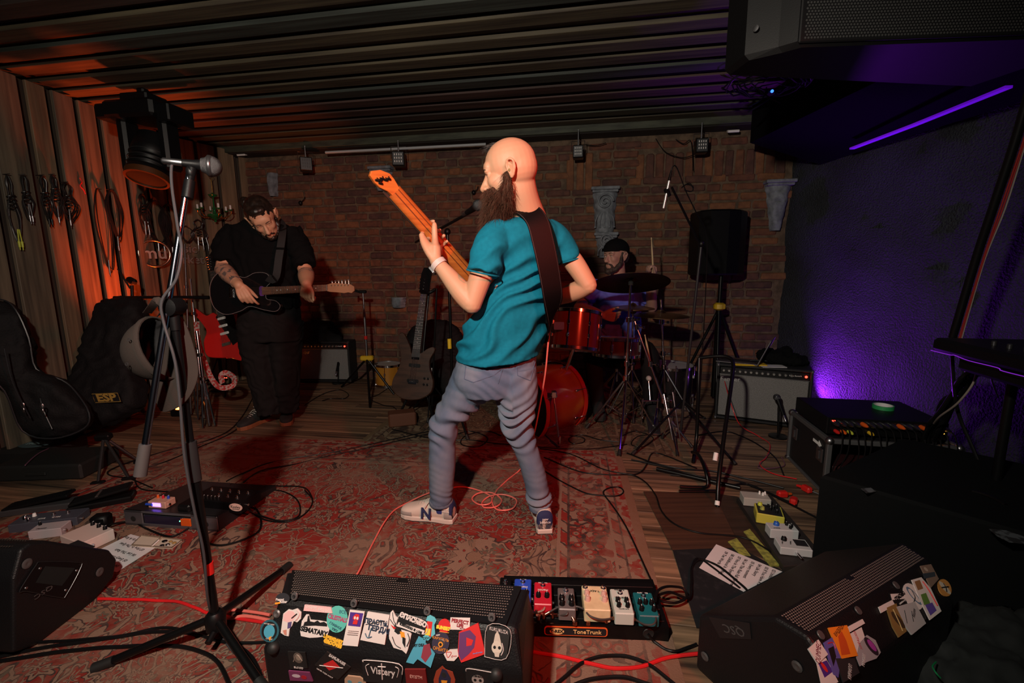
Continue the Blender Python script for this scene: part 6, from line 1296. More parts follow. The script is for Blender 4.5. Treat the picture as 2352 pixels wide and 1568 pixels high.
    col=mix(de<.40,col,g1); col=mix(line(de,.40,.008),col,bei); col=mix(de<.355,col,cb); col=mix(line(de,.355,.006),col,drk)
    col=mix(de<.15,col,g1); col=mix(line(de,.15,.006),col,bei); col=mix(de<.105,col,mix(noi(ax,ay,22,1,1)>.5,red,bei)); col=mix(line(de,.105,.005),col,drk); col=mix(de<.045,col,(bei[0]*.8,bei[1]*.7,bei[2]*.6))
    # wear
    wn=noi(x,y,.9,21,3); wf=noi(x,y,26,2,4); ws=noi(x,y,7,33,4); wm=E_.m('MULTIPLY',E_.m('SUBTRACT',wn*3.4+wf*1.6+ws*1.2,2.85,c=True),.72*wear,c=True); col=mix(wm,col,(bei[0]*.92,bei[1]*.9,bei[2]*.9))
    pile=noi(x,y,180,1,2); col=mix(E_.m('MULTIPLY',pile,.35),col,(bei[0]*.2,bei[1]*.15,bei[2]*.15))
    col=mix(E_.m('MULTIPLY',wf,.22),col,(red[0]*.45+bei[0]*.35,bei[1]*.42,bei[2]*.42)); L(col,bs.inputs['Base Color']); bp=nt.nodes.new('ShaderNodeBump'); bp.inputs['Strength'].default_value=.5; bp.inputs['Distance'].default_value=.003; L((pile+n2*.5).k,bp.inputs['Height']); L(bp.outputs[0],bs.inputs['Normal']); return m
def rug(name,label,c,rz,a,b,m,z=.006):
    g=G(); nx,ny=60,50; vs=[];fs=[]
    for i in range(nx+1):
        for j in range(ny+1):
            x=-a+2*a*i/nx;y=-b+2*b*j/ny; ed=1 if i in(0,nx) or j in(0,ny) else 0; vs.append((x+(noise.noise(V((x*2,y*2,1)))*.006),y+noise.noise(V((x*2,y*2,5)))*.006,z*(.2 if ed else 1)+noise.noise(V((x*3,y*3,0)))*.0012))
    for i in range(nx):
        for j in range(ny): q=i*(ny+1)+j; fs.append((q,q+ny+1,q+ny+2,q+1))
    g.add(vs,fs); o=g.obj(name,m); o.location=(c[0],c[1],.001); o.rotation_euler=(0,0,rz); return tag(o,label,'rug')
rr=R(-7.2); cxr=V((.745,2.97,0)); ux=V((math.cos(rr),math.sin(rr),0)); uy=V((-ux.y,ux.x,0)); ra,rb=1.62,1.28
rug('rug','large worn red patterned rug under the bald man and the floor monitors',cxr-ux*ra-uy*rb,rr,ra,rb,rugmat('red_persian',ra,rb,(.24,.016,.013),(.27,.175,.125),(.030,.025,.026),(.10,.095,.07),1.25,1.45))
c2=V((.25,3.62,0)); rug('rug','faded brown-green rug beneath the drum kit',(.10,3.66,0),R(-9),1.15,.72,rugmat('faded_persian',1.15,.72,(.10,.055,.035),(.20,.15,.095),(.025,.02,.018),(.09,.095,.06),.8,1.2),.004)
# brown boards, black mat, tape strips on the right of the rug
def flatpoly(name,label,cat,pts,m,z=.005,b=.001):
    P=[PZ(x,y,z) for x,y in pts]; c=sum(P,V())/len(P); g=G(); g.prism([(p.x,p.y) for p in P],.001,z,0); o=g.obj(name,m); tag(o,label,cat); return recenter(o)
flatpoly('floor_panel','smooth brown wooden panel laid on the floor right of the red rug','panel',[(1478,1128),(1640,1132),(1700,1255),(1545,1262)],woodm('brown_panel',(.075,.035,.020),(.045,.022,.014),.5),.006)
flatpoly('floor_panel','darker brown panel between the smooth panel and the right pedalboard','panel',[(1640,1132),(1695,1140),(1800,1300),(1702,1257)],woodm('brown_panel_2',(.055,.030,.020),(.03,.018,.012),.5),.006)
flatpoly('black_mat','black painted floor sheet under the set list at the right','mat',[(1545,1262),(1700,1257),(1815,1320),(1800,1420),(1600,1440)],mat('black_sheet',(.010,.011,.013),.55,var=(30,(.025,.025,.028),.55,.75)),.005)
TG=mat('yellow_green_tape',(.32,.34,.06),.7,var=(50,(.16,.17,.04),.4,.6))
for pts,l in(([(1672,1243),(1692,1235),(1724,1275),(1700,1272)],'short strip of yellow-green tape above the set list'),([(1708,1220),(1722,1214),(1790,1296),(1770,1300)],'long strip of yellow-green tape beside the right pedalboard')): flatpoly('tape_strip',l,'tape',pts,TG,.009)
# ================================================================ FLOOR MONITORS
SPK=mat('textured_black_cabinet',(.006,.006,.007),.45,bump=(240,.6,.0018),spec=.4); HOLE=mat('perforated_metal',(.24,.19,.165),.5,.2); HOLED=mat('perforated_metal_dark',(.085,.07,.06),.5,.3); SCRW=mat('screw_grey',(.12,.11,.11),.45,.5)
def cab(name,label,A,B,rad=.014,ends=True):
    c=sum(A+B,V())/(2*len(A)); t=thing(name,label,'floor monitor',(c.x,c.y,0)); n=len(A); g=G(); vs=A+B; fs=[(i,(i+1)%n,n+(i+1)%n,n+i) for i in range(n)]+[tuple(range(n))[::-1],tuple(range(n,2*n))]; g.add(vs,fs,False)
    o=g.obj('cabinet',SPK,t,world=True); b=o.modifiers.new('b','BEVEL'); b.width=rad; b.segments=3; b.limit_method='ANGLE'; b.angle_limit=R(12); return t,o
def facegrid(A0,A1,B0,B1,nu,nv,r,off,m,parent,u0=.05,u1=.95,v0=.1,v1=.9,skip=None):
    nrm=((B0-A0).cross(A1-A0)).normalized(); nrm=nrm if nrm.dot(CAM-A0)>0 else -nrm; g=G(); ex=(B0-A0).normalized(); ey=nrm.cross(ex)
    for i in range(nu):
        for j in range(nv):
            u=u0+(u1-u0)*(i+.5*(j%2))/nu; v=v0+(v1-v0)*j/max(1,nv-1)
            if skip and skip(u,v): continue
            p=(A0.lerp(B0,u)).lerp(A1.lerp(B1,u),v)+nrm*off; g.add([p+ex*r*math.cos(PI/3*k)+ey*r*math.sin(PI/3*k) for k in range(6)],[(0,1,2,3,4,5)],False)
    return g.obj('perforation',m,parent,world=True,kind='stuff'),nrm
class Face:   # a plane of a cabinet on which prints are placed where the photograph shows them
    def __init__(s,o,ex,ey): s.o=V(o); s.ex=V(ex).normalized(); s.n=s.ex.cross(V(ey)).normalized(); s.ey=s.n.cross(s.ex); s.M=frame(s.o,s.ex,s.ey)
    def uv(s,x,y): d=PP(x,y,s.o,s.n)-s.o; return (d.dot(s.ex),d.dot(s.ey))
STM={}
def sm_(c): 
    k='print_%d_%d_%d'%tuple(int(q*999) for q in c); return mat(k,c,.55)
SN=[0]
def sticker(F,parent,pts,c,items=(),name='sticker',label=None,border=None,z=.0012,sh=None):
    SN[0]+=1; z=z+.00045*(SN[0]%5)+(.0012 if SN[0]%5 and len(pts)<7 else 0)
    P=[F.uv(x,y) for x,y in pts]; g=G(); g.M=F.M; g.prism(P,0,z); s=g.obj(name,sm_(c),parent,label,world=True)
    k=0
    for it in items:
        k+=1; zz=z+.00035*k
        if it[0]=='t': # text: string, px centre, size m, colour, angle, sx
            _,tx,(x,y),sz,cc,ang=it[:6]; u,v=F.uv(x,y); M=F.M@Matrix.Translation((u,v,zz))@Matrix.Rotation(R(ang),4,'Z'); kw=it[6] if len(it)>6 else {}; text(tx,sz*.78,M,sm_(cc),s,world=True,ext=.0003,**kw)
        elif it[0]=='p': g=G(); g.M=F.M; g.prism([F.uv(x,y) for x,y in it[1]],zz-.0003,zz); g.obj('print',sm_(it[2]),s,world=True)
        elif it[0]=='e': (x,y),rx,ry,cc=it[1:5]; u,v=F.uv(x,y); g=G(); g.M=F.M@Matrix.Translation((u,v,0)); g.prism(circ(rx,20,ry),zz-.0003,zz); g.obj('print',sm_(cc),s,world=True)
        elif it[0]=='l': g=G(); g.M=F.M; pp_=[(*F.uv(x,y),zz) for x,y in it[1]]; g.tube(crs(pp_,4) if len(pp_)>2 else pp_,it[3],4); g.obj('print',sm_(it[2]),s,world=True)
    return s
def screws(F,parent,pts,r=.009):
    for x,y in pts: u,v=F.uv(x,y); g=G(); g.M=F.M@Matrix.Translation((u,v,0)); g.lathe([(r*1.5,0),(r*1.5,.0015),(r,.004),(r*.5,.003),(.0,.002)],14); g.obj('screw',SCRW,parent,world=True)
# centre monitor
A=[PZ(655,1312,.36),PZ(645,1374,.385),PZ(598,1490,.27)]; B=[PZ(1216,1352,.36),PZ(1186,1442,.385),None]; B[2]=PP(1206,1548,A[1],(B[1]-A[1]).cross(A[2]-A[1]).normalized())
dn=(B[0]-A[0]).cross(V((0,0,1))).normalized(); dn=dn if dn.y<0 else -dn
A=[A[0]-dn*.27+V((0,0,-.34)),*A,V((A[2].x,A[2].y,.03))-dn*.01,V((A[2].x,A[2].y,0))-dn*.04]; B=[B[0]-dn*.27+V((0,0,-.34)),*B,V((B[2].x,B[2].y,.03))-dn*.01,V((B[2].x,B[2].y,0))-dn*.04]
cm_,cc_=cab('floor_monitor','black floor monitor in the centre foreground, its back covered in stickers',A,B)
gr=G(); o0=.0015; nn=((B[1]-A[1]).cross(A[2]-A[1])).normalized(); nn=nn if nn.dot(CAM-A[1])>0 else -nn
gr.add([A[1].lerp(B[1],.03)+nn*.002,A[1].lerp(B[1],.97)+nn*.002,A[2].lerp(B[2],.96)+nn*.002,A[2].lerp(B[2],.03)+nn*.002,A[1].lerp(B[1],.03)+nn*.006,A[1].lerp(B[1],.97)+nn*.006,A[2].lerp(B[2],.96)+nn*.006,A[2].lerp(B[2],.03)+nn*.006],[(0,1,2,3),(4,7,6,5),(0,4,5,1),(1,5,6,2),(2,6,7,3),(3,7,4,0)],False)
gp_=gr.obj('grille',GRL,cm_,world=True); facegrid(A[1],A[2],B[1],B[2],96,13,.0024,.0068,HOLE,gp_,.045,.945,.06,.86,lambda u,v:abs(u-.5)<.02 and v<.15)
F1=Face(A[2]+nn*0,(B[2]-A[2]),(A[2]-A[3])); F1.o=A[2]+F1.n*(.001 if F1.n.dot(CAM-A[2])>0 else -.001); F1=Face(F1.o,(B[2]-A[2]),(A[2]-A[3]))
F2=Face(A[3],(B[3]-A[3]),(A[3]-A[4])); F2=Face(A[3]+F2.n*.001,(B[3]-A[3]),(A[3]-A[4]))
screws(F1,cm_,[(636,1409),(1015,1475)],.007)
for x,y in((678,1368),(814,1384),(982,1402),(1130,1416)): u,v=F1.uv(x,y); g=G(); g.M=F1.M@Matrix.Translation((u,v,0)); g.prism(rrect(.018,.020,.008,4),0,.005,.001); b_=g.obj('grille_bolt',SCRW,cm_,world=True); g=G(); g.M=F1.M@Matrix.Translation((u,v,.005)); g.lathe([(.0045,0),(.0045,.002),(.0,.001)],10); g.obj('bolt_head',DSTEEL,b_,world=True)
K=(.006,.006,.007); Wt=(.62,.56,.54); Pk=(.70,.42,.42); TQ=(.09,.42,.36); OR=(.75,.28,.02); RD=(.55,.02,.02); BL_=(.06,.30,.42)
def ov(cx,cy,rx,ry,a=0,n=20): return [(cx+rx*math.cos(t)*math.cos(R(a))-ry*math.sin(t)*math.sin(R(a)),cy+rx*math.cos(t)*math.sin(R(a))+ry*math.sin(t)*math.cos(R(a))) for t in [2*PI*i/n for i in range(n)]]
S=lambda *a,**k: sticker(F1,cm_,*a,**k)
S(ov(650,1374,16,13,-5),(.02,.02,.025),[('t','Peanut',(644,1376),.011,Wt,6,{'bold':.0003}),('t','Butter',(652,1381),.011,Wt,6,{'bold':.0003}),('p',[(633,1383),(645,1381),(645,1385),(633,1387)],OR)],label='round dark sticker with two small words')
S(ov(620,1448,22,26,0),(.02,.09,.12),[('e',(620,1448),.0225,.0225,K),('e',(620,1449),.016,.016,BL_),('t','POTTERY HARD',(620,1432),.0055,Wt,0),('t','СЛУШАЙ',(620,1466),.0055,Wt,0),('p',[(619,1462),(626,1459),(622,1471)],OR)],label='round teal sticker with a lettered rim')
S([(648,1438),(652,1408),(664,1398),(672,1400),(684,1396),(693,1405),(692,1420),(684,1428),(676,1425),(672,1436),(666,1444),(664,1460),(655,1458),(646,1452)],Wt,[('p',[(653,1410),(664,1401),(675,1403),(682,1412),(674,1424),(662,1428),(652,1424)],Pk),('l',[(684,1400),(690,1408),(686,1418),(680,1424)],Pk,.0016),('p',[(663,1428),(672,1426),(670,1440),(662,1442)],(.08,.06,.16)),('l',[(672,1418),(684,1408)],K,.0015),('p',[(652,1446),(660,1444),(660,1457),(655,1455)],(.5,.2,.15))],label='die-cut sticker of a pink-haired figure')
S([(699,1401),(702,1387),(762,1393),(765,1407)],Pk,[('t','CREME BRULEE',(733,1397),.014,Wt,-5)],label='pale pink strip sticker')
S([(690,1450),(694,1425),(704,1410),(710,1410),(714,1422),(735,1424),(755,1428),(757,1445),(752,1460),(730,1463),(712,1464),(692,1460)],Wt,[('p',[(697,1437),(700,1428),(706,1426),(708,1413),(711,1413),(713,1426),(722,1428),(730,1424),(736,1429),(745,1427),(752,1432),(752,1438),(725,1436)],K),('t','SEMATARY',(722,1449),.020,K,-4,{'bold':.0008})],label='white sticker with a black skyline and lettering')
S(ov(775,1421,24,31,6),TQ,[('t','ВСЁ',(788,1405),.013,(.02,.05,.12),0),('t','CELESTIALS',(776,1419),.018,(.45,.03,.12),-6,{'sx':.75,'bold':.0004}),('t','ГЛАВНОЕ',(772,1436),.010,(.02,.05,.12),-18),('t','УЖУ',(770,1445),.010,(.02,.05,.12),-18)],label='large turquoise oval sticker with red lettering')
S([(788,1480),(805,1399),(839,1403),(823,1483)],Wt,[('p',[(806,1404),(836,1407),(829,1438),(801,1435)],(.06,.02,.20)),('p',[(813,1414),(819,1408),(827,1410),(826,1422),(818,1424),(812,1420)],RD),('e',(817,1417),.0028,.0036,Wt),('e',(823,1418),.0028,.0036,Wt),('p',[(814,1423),(824,1424),(822,1432),(812,1431)],RD),('l',[(802,1446),(826,1448)],(.3,.2,.2),.0006),('l',[(801,1450),(825,1452)],(.3,.2,.2),.0006),('l',[(800,1454),(824,1456)],(.3,.2,.2),.0006)],label='tall white sticker with a red horned face on violet')
S([(829,1468),(846,1403),(896,1411),(885,1479)],Wt,[('t','ПРАСТИ,',(866,1428),.019,(.02,.03,.06),-2,{'bold':.0009}),('t','ГЕРДА!',(872,1444),.021,(.02,.03,.06),-4,{'bold':.0009}),('l',[(855,1440),(849,1460)],(.05,.12,.18),.0014),('l',[(841,1452),(846,1462),(856,1460)],(.05,.12,.18),.0014),('l',[(842,1432),(886,1424)],K,.0007)],label='pale square sticker with an anchor and lettering')
S([(893,1440),(898,1405),(903,1400),(910,1414),(918,1420),(935,1440),(946,1455),(938,1490),(934,1500),(925,1492),(905,1486),(895,1465)],Wt,[('l',[(903,1405),(906,1425),(916,1440)],K,.0009),('l',[(897,1420),(908,1436),(916,1444)],K,.0009),('p',[(910,1438),(922,1442),(925,1452),(915,1455),(907,1448)],K),('p',[(920,1448),(930,1450),(932,1464),(923,1462)],OR),('p',[(926,1460),(933,1464),(932,1486),(926,1474)],K),('l',[(903,1460),(910,1478),(922,1486)],K,.0009),('l',[(938,1452),(942,1466),(936,1482)],K,.0009),('p',[(899,1432),(912,1440),(906,1442)],RD)],label='die-cut white sticker with a wasp')
S([(1022,1424),(1028,1390)][:0] or [(1033,1445),(1035,1417),(1080,1418),(1079,1446)],Wt,[('t','PERFECT',(1057,1427),.0145,(.25,.01,.02),-2,{'bold':.0005}),('t','LIFE',(1057,1436),.0125,(.25,.01,.02),-2,{'bold':.0005}),('t','RECORDS',(1064,1443),.005,(.25,.01,.02),-2)],label='white sticker with dark red block lettering')
S([(973,1440),(984,1409),(999,1417),(1003,1424),(998,1434),(1000,1455),(984,1470),(972,1468)],(.10,.42,.50),[('p',[(980,1425),(994,1427),(990,1462),(974,1452)],RD),('p',[(979,1442),(990,1443),(988,1458),(977,1457)],(.8,.55,.05)),('t','DEVOPS',(985,1464),.010,K,10)],label='light blue sticker with a red and yellow toy block')
S([(908,1433),(922,1408),(982,1425),(975,1459),(906,1439)],K,[('l',[(911,1434),(923,1410),(979,1427),(974,1455),(911,1434)],Wt,.0009),('t','СПАСИБО',(950,1422),.019,Wt,-14,{'bold':.001}),('p',[(912,1436),(917,1427),(977,1446),(974,1455)],Wt),('t','всё в порядке',(945,1441),.0115,K,166,{'bold':.0006})],label='black and white sticker with a word and an upside-down line beneath')
S(ov(1021,1436,14,16),RD,[('t','SUNSET',(1019,1441),.013,(.75,.60,.05),-3,{'bold':.0008}),('l',[(1010,1449),(1032,1452)],(.6,.2,.02),.001)],label='red round sticker with yellow lettering')
S(ov(1013,1475,20,26,8),(.03,.025,.05),[('t','КАРУСЕЛЬ',(1013,1466),.0105,OR,-5),('t','ОРБИТА',(1013,1490),.0125,OR,-5),('e',(1013,1478),.006,.006,OR),('e',(1013,1478),.0035,.0035,K),('l',[(1003,1457),(1012,1456)],Wt,.0012)],label='dark oval sticker with an orange sun')
S([(933,1520),(962,1460),(978,1469),(978,1478),(960,1512),(950,1524)],BL_,[('t','MY DEAR',(965,1481),.011,K,10,{'bold':.0004})],label='blue slanted sticker with small black lettering')
S([(960,1512),(977,1474),(994,1492),(1000,1500),(990,1532),(984,1528)],BL_,[('p',[(974,1480),(988,1476),(992,1500),(978,1520),(968,1508)],(.22,.03,.05))],label='blue and dark red torn sticker')
S([(1052,1501),(1055,1450),(1099,1429),(1116,1500),(1060,1520)],RD,[('p',[(1056,1452),(1080,1445),(1094,1460),(1090,1485),(1078,1500),(1060,1515),(1054,1500)],(.11,.03,.12)),('p',[(1072,1462),(1088,1468),(1084,1480),(1072,1482)],RD),('t','marshlovejae',(1098,1497),.006,(.2,.3,.7),16)],label='large red sticker with a purple shape')
S([(1112,1508),(1120,1433),(1173,1443),(1164,1512)],(.012,.012,.012),[('l',[(1114,1506),(1121,1435),(1172,1444),(1163,1510),(1114,1506)],Wt,.0007),('t','KUKURUZA',(1146,1446),.014,Wt,-6,{'sx':.8}),('p',[(1134,1475),(1138,1455),(1143,1447),(1148,1456),(1152,1476),(1143,1480)],(.5,.45,.38)),('e',(1142,1485),.013,.014,(.55,.5,.42)),('e',(1137,1484),.0035,.0035,K),('e',(1148,1485),.0035,.0035,K),('p',[(1136,1494),(1149,1495),(1147,1506),(1138,1505)],(.5,.45,.38)),('l',[(1152,1502),(1157,1490),(1154,1474)],Wt,.0012)],label='black card sticker with a white skull under an ear of corn')
S([(1020,1500),(1034,1490),(1052,1489),(1054,1505),(1044,1516),(1028,1515)],Wt,[('l',[(1026,1496),(1038,1496),(1030,1508),(1026,1496)],(.5,.05,.05),.0009),('t','ghost',(1044,1504),.008,(.5,.05,.05),8)],label='small white shield sticker')
S([(743,1481),(746,1465),(752,1458),(772,1462),(786,1468),(785,1484),(774,1490),(758,1484)],(.02,.014,.01),[('t','LEGENDARY',(766,1467),.0125,(.75,.42,.03),-10,{'bold':.0012}),('t','GROOVES',(765,1477),.0145,(.75,.42,.03),-10,{'bold':.0012})],label='yellow block lettering sticker')
S2=lambda *a,**k: sticker(F2,cm_,*a,**k)
S2([(662,1494),(702,1496),(708,1532),(668,1534)],(.010,.010,.010),[('e',(686,1508),.013,.016,(.11,.085,.07)),('e',(687,1507),.007,.009,(.25,.19,.15)),('l',[(676,1516),(684,1500),(696,1514)],(.3,.24,.2),.001),('t','BLOOD',(688,1530),.010,Wt,-2)],label='black sticker with an etched hooded figure')
S2([(724,1524),(752,1494),(806,1530),(778,1558)],(.012,.010,.010),[('t','SAMURAISE',(776,1512),.015,Wt,-32,{'sx':.8,'bold':.0005}),('p',[(744,1522),(766,1512),(782,1528),(758,1536)],RD),('l',[(736,1524),(790,1530)],Wt,.001),('t','NEVER FADE AWAY',(748,1542),.007,Wt,-32)],label='black diamond sticker with a red blot and slanted lettering')
S2([(833,1516),(842,1511),(918,1521),(926,1545),(922,1568),(836,1562)],(.010,.010,.011),[('l',[(836,1516),(842,1512),(918,1521),(925,1545)],Wt,.0012),('t','Vistery',(881,1539),.036,Wt,-3,{'bold':.0004,'sx':.8}),('l',[(878,1520),(880,1556)],Wt,.0016),('l',[(870,1526),(888,1527)],Wt,.0014),('l',[(848,1546),(842,1526),(850,1520)],Wt,.001),('l',[(914,1550),(918,1532),(910,1526)],Wt,.001)],label='black sticker with spiky white lettering')
S2([(931,1534),(978,1534),(984,1580),(936,1578)],(.16,.012,.012),[('t','EXISTM',(957,1551),.016,(.6,.35,.3),-2,{'sx':.8})],label='dark red square sticker')
S2([(996,1560),(1002,1540),(1016,1528),(1024,1536),(1040,1542),(1046,1560),(1042,1590),(1000,1588)],(.30,.045,.02),[('p',[(1008,1556),(1016,1534),(1026,1538),(1036,1556),(1034,1582),(1008,1580)],(.02,.02,.05)),('e',(1020,1548),.006,.008,(.02,.02,.02)),('p',[(1014,1560),(1028,1561),(1024,1576),(1016,1575)],OR)],label='orange and navy sticker of a hooded figure')
S2([(1070,1536),(1077,1531),(1132,1540),(1136,1590),(1072,1590)],(.010,.010,.011),[('l',[(1071,1538),(1077,1532),(1131,1541)],(.45,.4,.38),.0012),('e',(1098,1558),.015,.014,(.33,.27,.25)),('e',(1092,1558),.0035,.004,K),('e',(1104,1559),.0035,.004,K),('t','CEREAL',(1098,1549),.009,K,-3)],label='black sticker with a pale round face')
S2([(664,1538),(712,1542),(720,1562),(668,1560)],(.16,.03,.09),[('e',(682,1549),.012,.005,(.5,.4,.45)),('e',(700,1552),.008,.006,(.35,.01,.02))],label='magenta strip sticker')
S2([(793,1556),(800,1549),(828,1552),(842,1562),(842,1590),(794,1588)],(.42,.26,.17),[('e',(805,1562),.006,.005,(.1,.25,.3)),('e',(829,1565),.006,.005,(.1,.25,.3)),('e',(817,1570),.006,.006,RD)],label='clown face sticker')
for x,y in((628,1484),(1140,1545)): u,v=F2.uv(x,y+4); g=G(); g.M=F2.M@Matrix.Translation((u,v,0)); g.ell((0,0,0),(.016,.016,.014)); g.obj('rubber_bumper',BRUB,cm_,world=True)
# right monitor
Ar=PZ(1779,1417,.36); Br=PZ(2078,1245,.36); ne=Br-Ar; ne.z=0; ne.normalize(); A=[PP(1604,1413,Ar,ne),Ar,PP(1852,1461,Ar,ne),PP(1925,1568,Ar,ne)]; B=[None,Br,PZ(2134,1281,.367),None]; B[3]=PP(2192,1384,A[2],(B[2]-A[2]).cross(A[3]-A[2]).normalized()); B[0]=A[0]+(B[1]-A[1])
lo=lambda p:V((p.x,p.y,.01)); A=[V((A[0].x,A[0].y,.01))]+A+[lo(A[3])]; B=[V((B[0].x,B[0].y,.01))]+B+[lo(B[3])]
rm,rc=cab('floor_monitor','black floor monitor at the lower right, grille facing the stage, stickers on its rim',A,B,.012)
o1,n1=facegrid(A[1],A[2],B[1],B[2],84,40,.0016,.0015,HOLED,rm,.03,.97,.05,.97); o2,n2_=facegrid(A[2],A[3],B[2],B[3],78,10,.0027,.0015,HOLE,rm,.03,.97,.10,.9,lambda u,v:abs(u-.49)<.02 and v<.2)  # back facet takes the darker dot copy: its shade is put into the colour
F3=Face(A[3],(B[3]-A[3]),(A[3]-A[4])); F3=Face(A[3]+F3.n*.0015,(B[3]-A[3]),(A[3]-A[4]))
Fe=Face(A[1],(A[3]-A[1]),V((0,0,1))); Fe=Face(A[1]+Fe.n*.002,(A[3]-A[1]),V((0,0,1)))
screws(Fe,rm,[(1619,1507),(1831,1530)],.009)
g=G(); g.M=Fe.M; g.prism([Fe.uv(x,y) for x,y in((1628,1416),(1655,1465),(1726,1468),(1722,1430))],0,.001); pl=g.obj('name_plate',mat('dark_plate',(.012,.012,.013),.4),rm,world=True)
u,v=Fe.uv(1685,1446); text('QSC',.032,Fe.M@Matrix.Translation((u,v,.0014))@Matrix.Rotation(R(180-2),4,'Z'),SCRW,pl,world=True,sx=1.2,ext=.0006)
for x,y in((2057,1344),(1970,1402),(1884,1458)): u,v=F3.uv(x,y); g=G(); g.M=F3.M@Matrix.Translation((u,v,0)); g.prism(rrect(.018,.020,.008,4),0,.004,.001); g.obj('grille_bolt',SCRW,rm,world=True)
T=lambda *a,**k: sticker(F3,rm,*a,**k)
T([(1854,1490),(1877,1469),(1899,1503),(1876,1525)],Wt,[('t','QUMMEC',(1877,1499),.022,(.15,.01,.03),35,{'sx':.7})],label='white sticker with jagged red lettering')
T([(1875,1524),(1896,1510),(1925,1566),(1905,1575),(1885,1570)],Wt,[('p',[(1879,1524),(1898,1516),(1912,1542),(1893,1556)],(.06,.02,.20)),('e',(1892,1532),.005,.010,RD)],label='white sticker with a red face, nearest the camera')
T([(1890,1476),(1912,1462),(1930,1500),(1924,1556),(1912,1548)],(.10,.08,.30),[('l',[(1899,1478),(1911,1476),(1917,1490)],RD,.0012),('p',[(1900,1490),(1912,1484),(1918,1508),(1912,1530)],K)],label='violet sticker with a black silhouette')
T([(1917,1512),(1960,1512),(1972,1545),(1935,1568)],(.018,.018,.02),[('t','КИРИЛЛ',(1950,1543),.014,Wt,30,{'sx':.8})],label='dark sticker with pale lettering')
T([(1900,1442),(1943,1436),(1968,1506),(1931,1513)],(.72,.20,.012),[('t','ВУНДЕРДОГ',(1925,1447),.014,K,10,{'sx':.75}),('p',[(1922,1462),(1930,1450),(1940,1470),(1950,1502),(1930,1505)],(.5,.07,.01))],label='orange sticker with a running dog')
T([(1944,1440),(1978,1422),(1984,1432),(1950,1452)],Wt,[],label='blank white tape strip')
T([(1950,1456),(1978,1440),(1988,1470),(1976,1504),(1962,1494)],Wt,[('t','МУРАШКИ',(1970,1470),.012,(.4,.01,.03),62,{'sx':.8})],label='white sticker with slanted red lettering')
T([(1966,1510),(1972,1478),(1990,1458),(2010,1470),(2022,1498),(2012,1512),(1990,1520),(1974,1530)],(.30,.28,.30),[('e',(2000,1484),.013,.020,(.02,.012,.02)),('e',(2001,1482),.008,.013,(.30,.04,.28)),('t','PENOSE',(1982,1516),.012,Wt,28)],label='grey outlined sticker with a violet blob')
T([(2016,1394),(2047,1378),(2054,1390),(2022,1408)],Wt,[],label='blank white paper tag')
T([(2034,1396),(2056,1386),(2080,1450),(2062,1464),(2048,1440)],(.22,.13,.04),[('e',(2060,1424),.012,.02,(.05,.03,.015)),('l',[(2048,1400),(2062,1430),(2070,1450)],(.4,.28,.1),.0015)],label='golden brown portrait sticker')
T([(2056,1394),(2098,1382),(2124,1432),(2092,1458),(2078,1440)],(.38,.37,.37),[('t','Anuvvv',(2096,1408),.016,K,24,{'sx':.8}),('l',[(2074,1402),(2080,1432)],K,.0008),('l',[(2090,1404),(2094,1428)],K,.0008)],label='grey sticker with dripping black lettering')
T([(2040,1362),(2084,1360),(2096,1380),(2052,1388)],K,[('p',[(2044,1364),(2082,1362),(2087,1374),(2048,1378)],Wt),('t','СПАСИБО',(2066,1369),.0135,K,2,{'bold':.0008}),('t','всё в порядке',(2072,1382),.007,Wt,182)],label='black and white thank-you sticker')
T(ov(2096,1370,18,34,-30),Wt,[('e',(2098,1368),.0125,.024,(.10,.16,.24)),('e',(2098,1368),.009,.018,Wt),('l',[(2092,1356),(2100,1372),(2096,1386)],K,.0012)],label='white oval sticker with a blue mask')
T([(2092,1332),(2114,1326),(2136,1352),(2160,1404),(2134,1424),(2112,1380)],Wt,[('p',[(2098,1336),(2110,1332),(2118,1352),(2106,1356)],(.25,.12,.05)),('p',[(2112,1366),(2124,1362),(2134,1386),(2120,1390)],(.10,.20,.04)),('p',[(2122,1390),(2138,1384),(2148,1402),(2134,1414)],(.10,.06,.30)),('l',[(2116,1336),(2130,1356),(2150,1392)],RD,.002)],label='white sticker with a colourful scrawled figure')
T([(2112,1300),(2136,1296),(2154,1330),(2136,1350)],(.18,.12,.09),[('p',[(2116,1318),(2144,1314),(2146,1324),(2120,1330)],(.03,.04,.05)),('e',(2124,1308),.006,.006,(.35,.28,.22))],label='brown photo sticker with dark shapes')
T(ov(2168,1350,14,21,-25),(.45,.20,.05),[('e',(2168,1350),.0105,.018,(.48,.42,.34)),('l',[(2164,1340),(2170,1350),(2172,1360)],K,.0016),('l',[(2160,1350),(2176,1348)],K,.0016)],label='round orange-rimmed sticker')
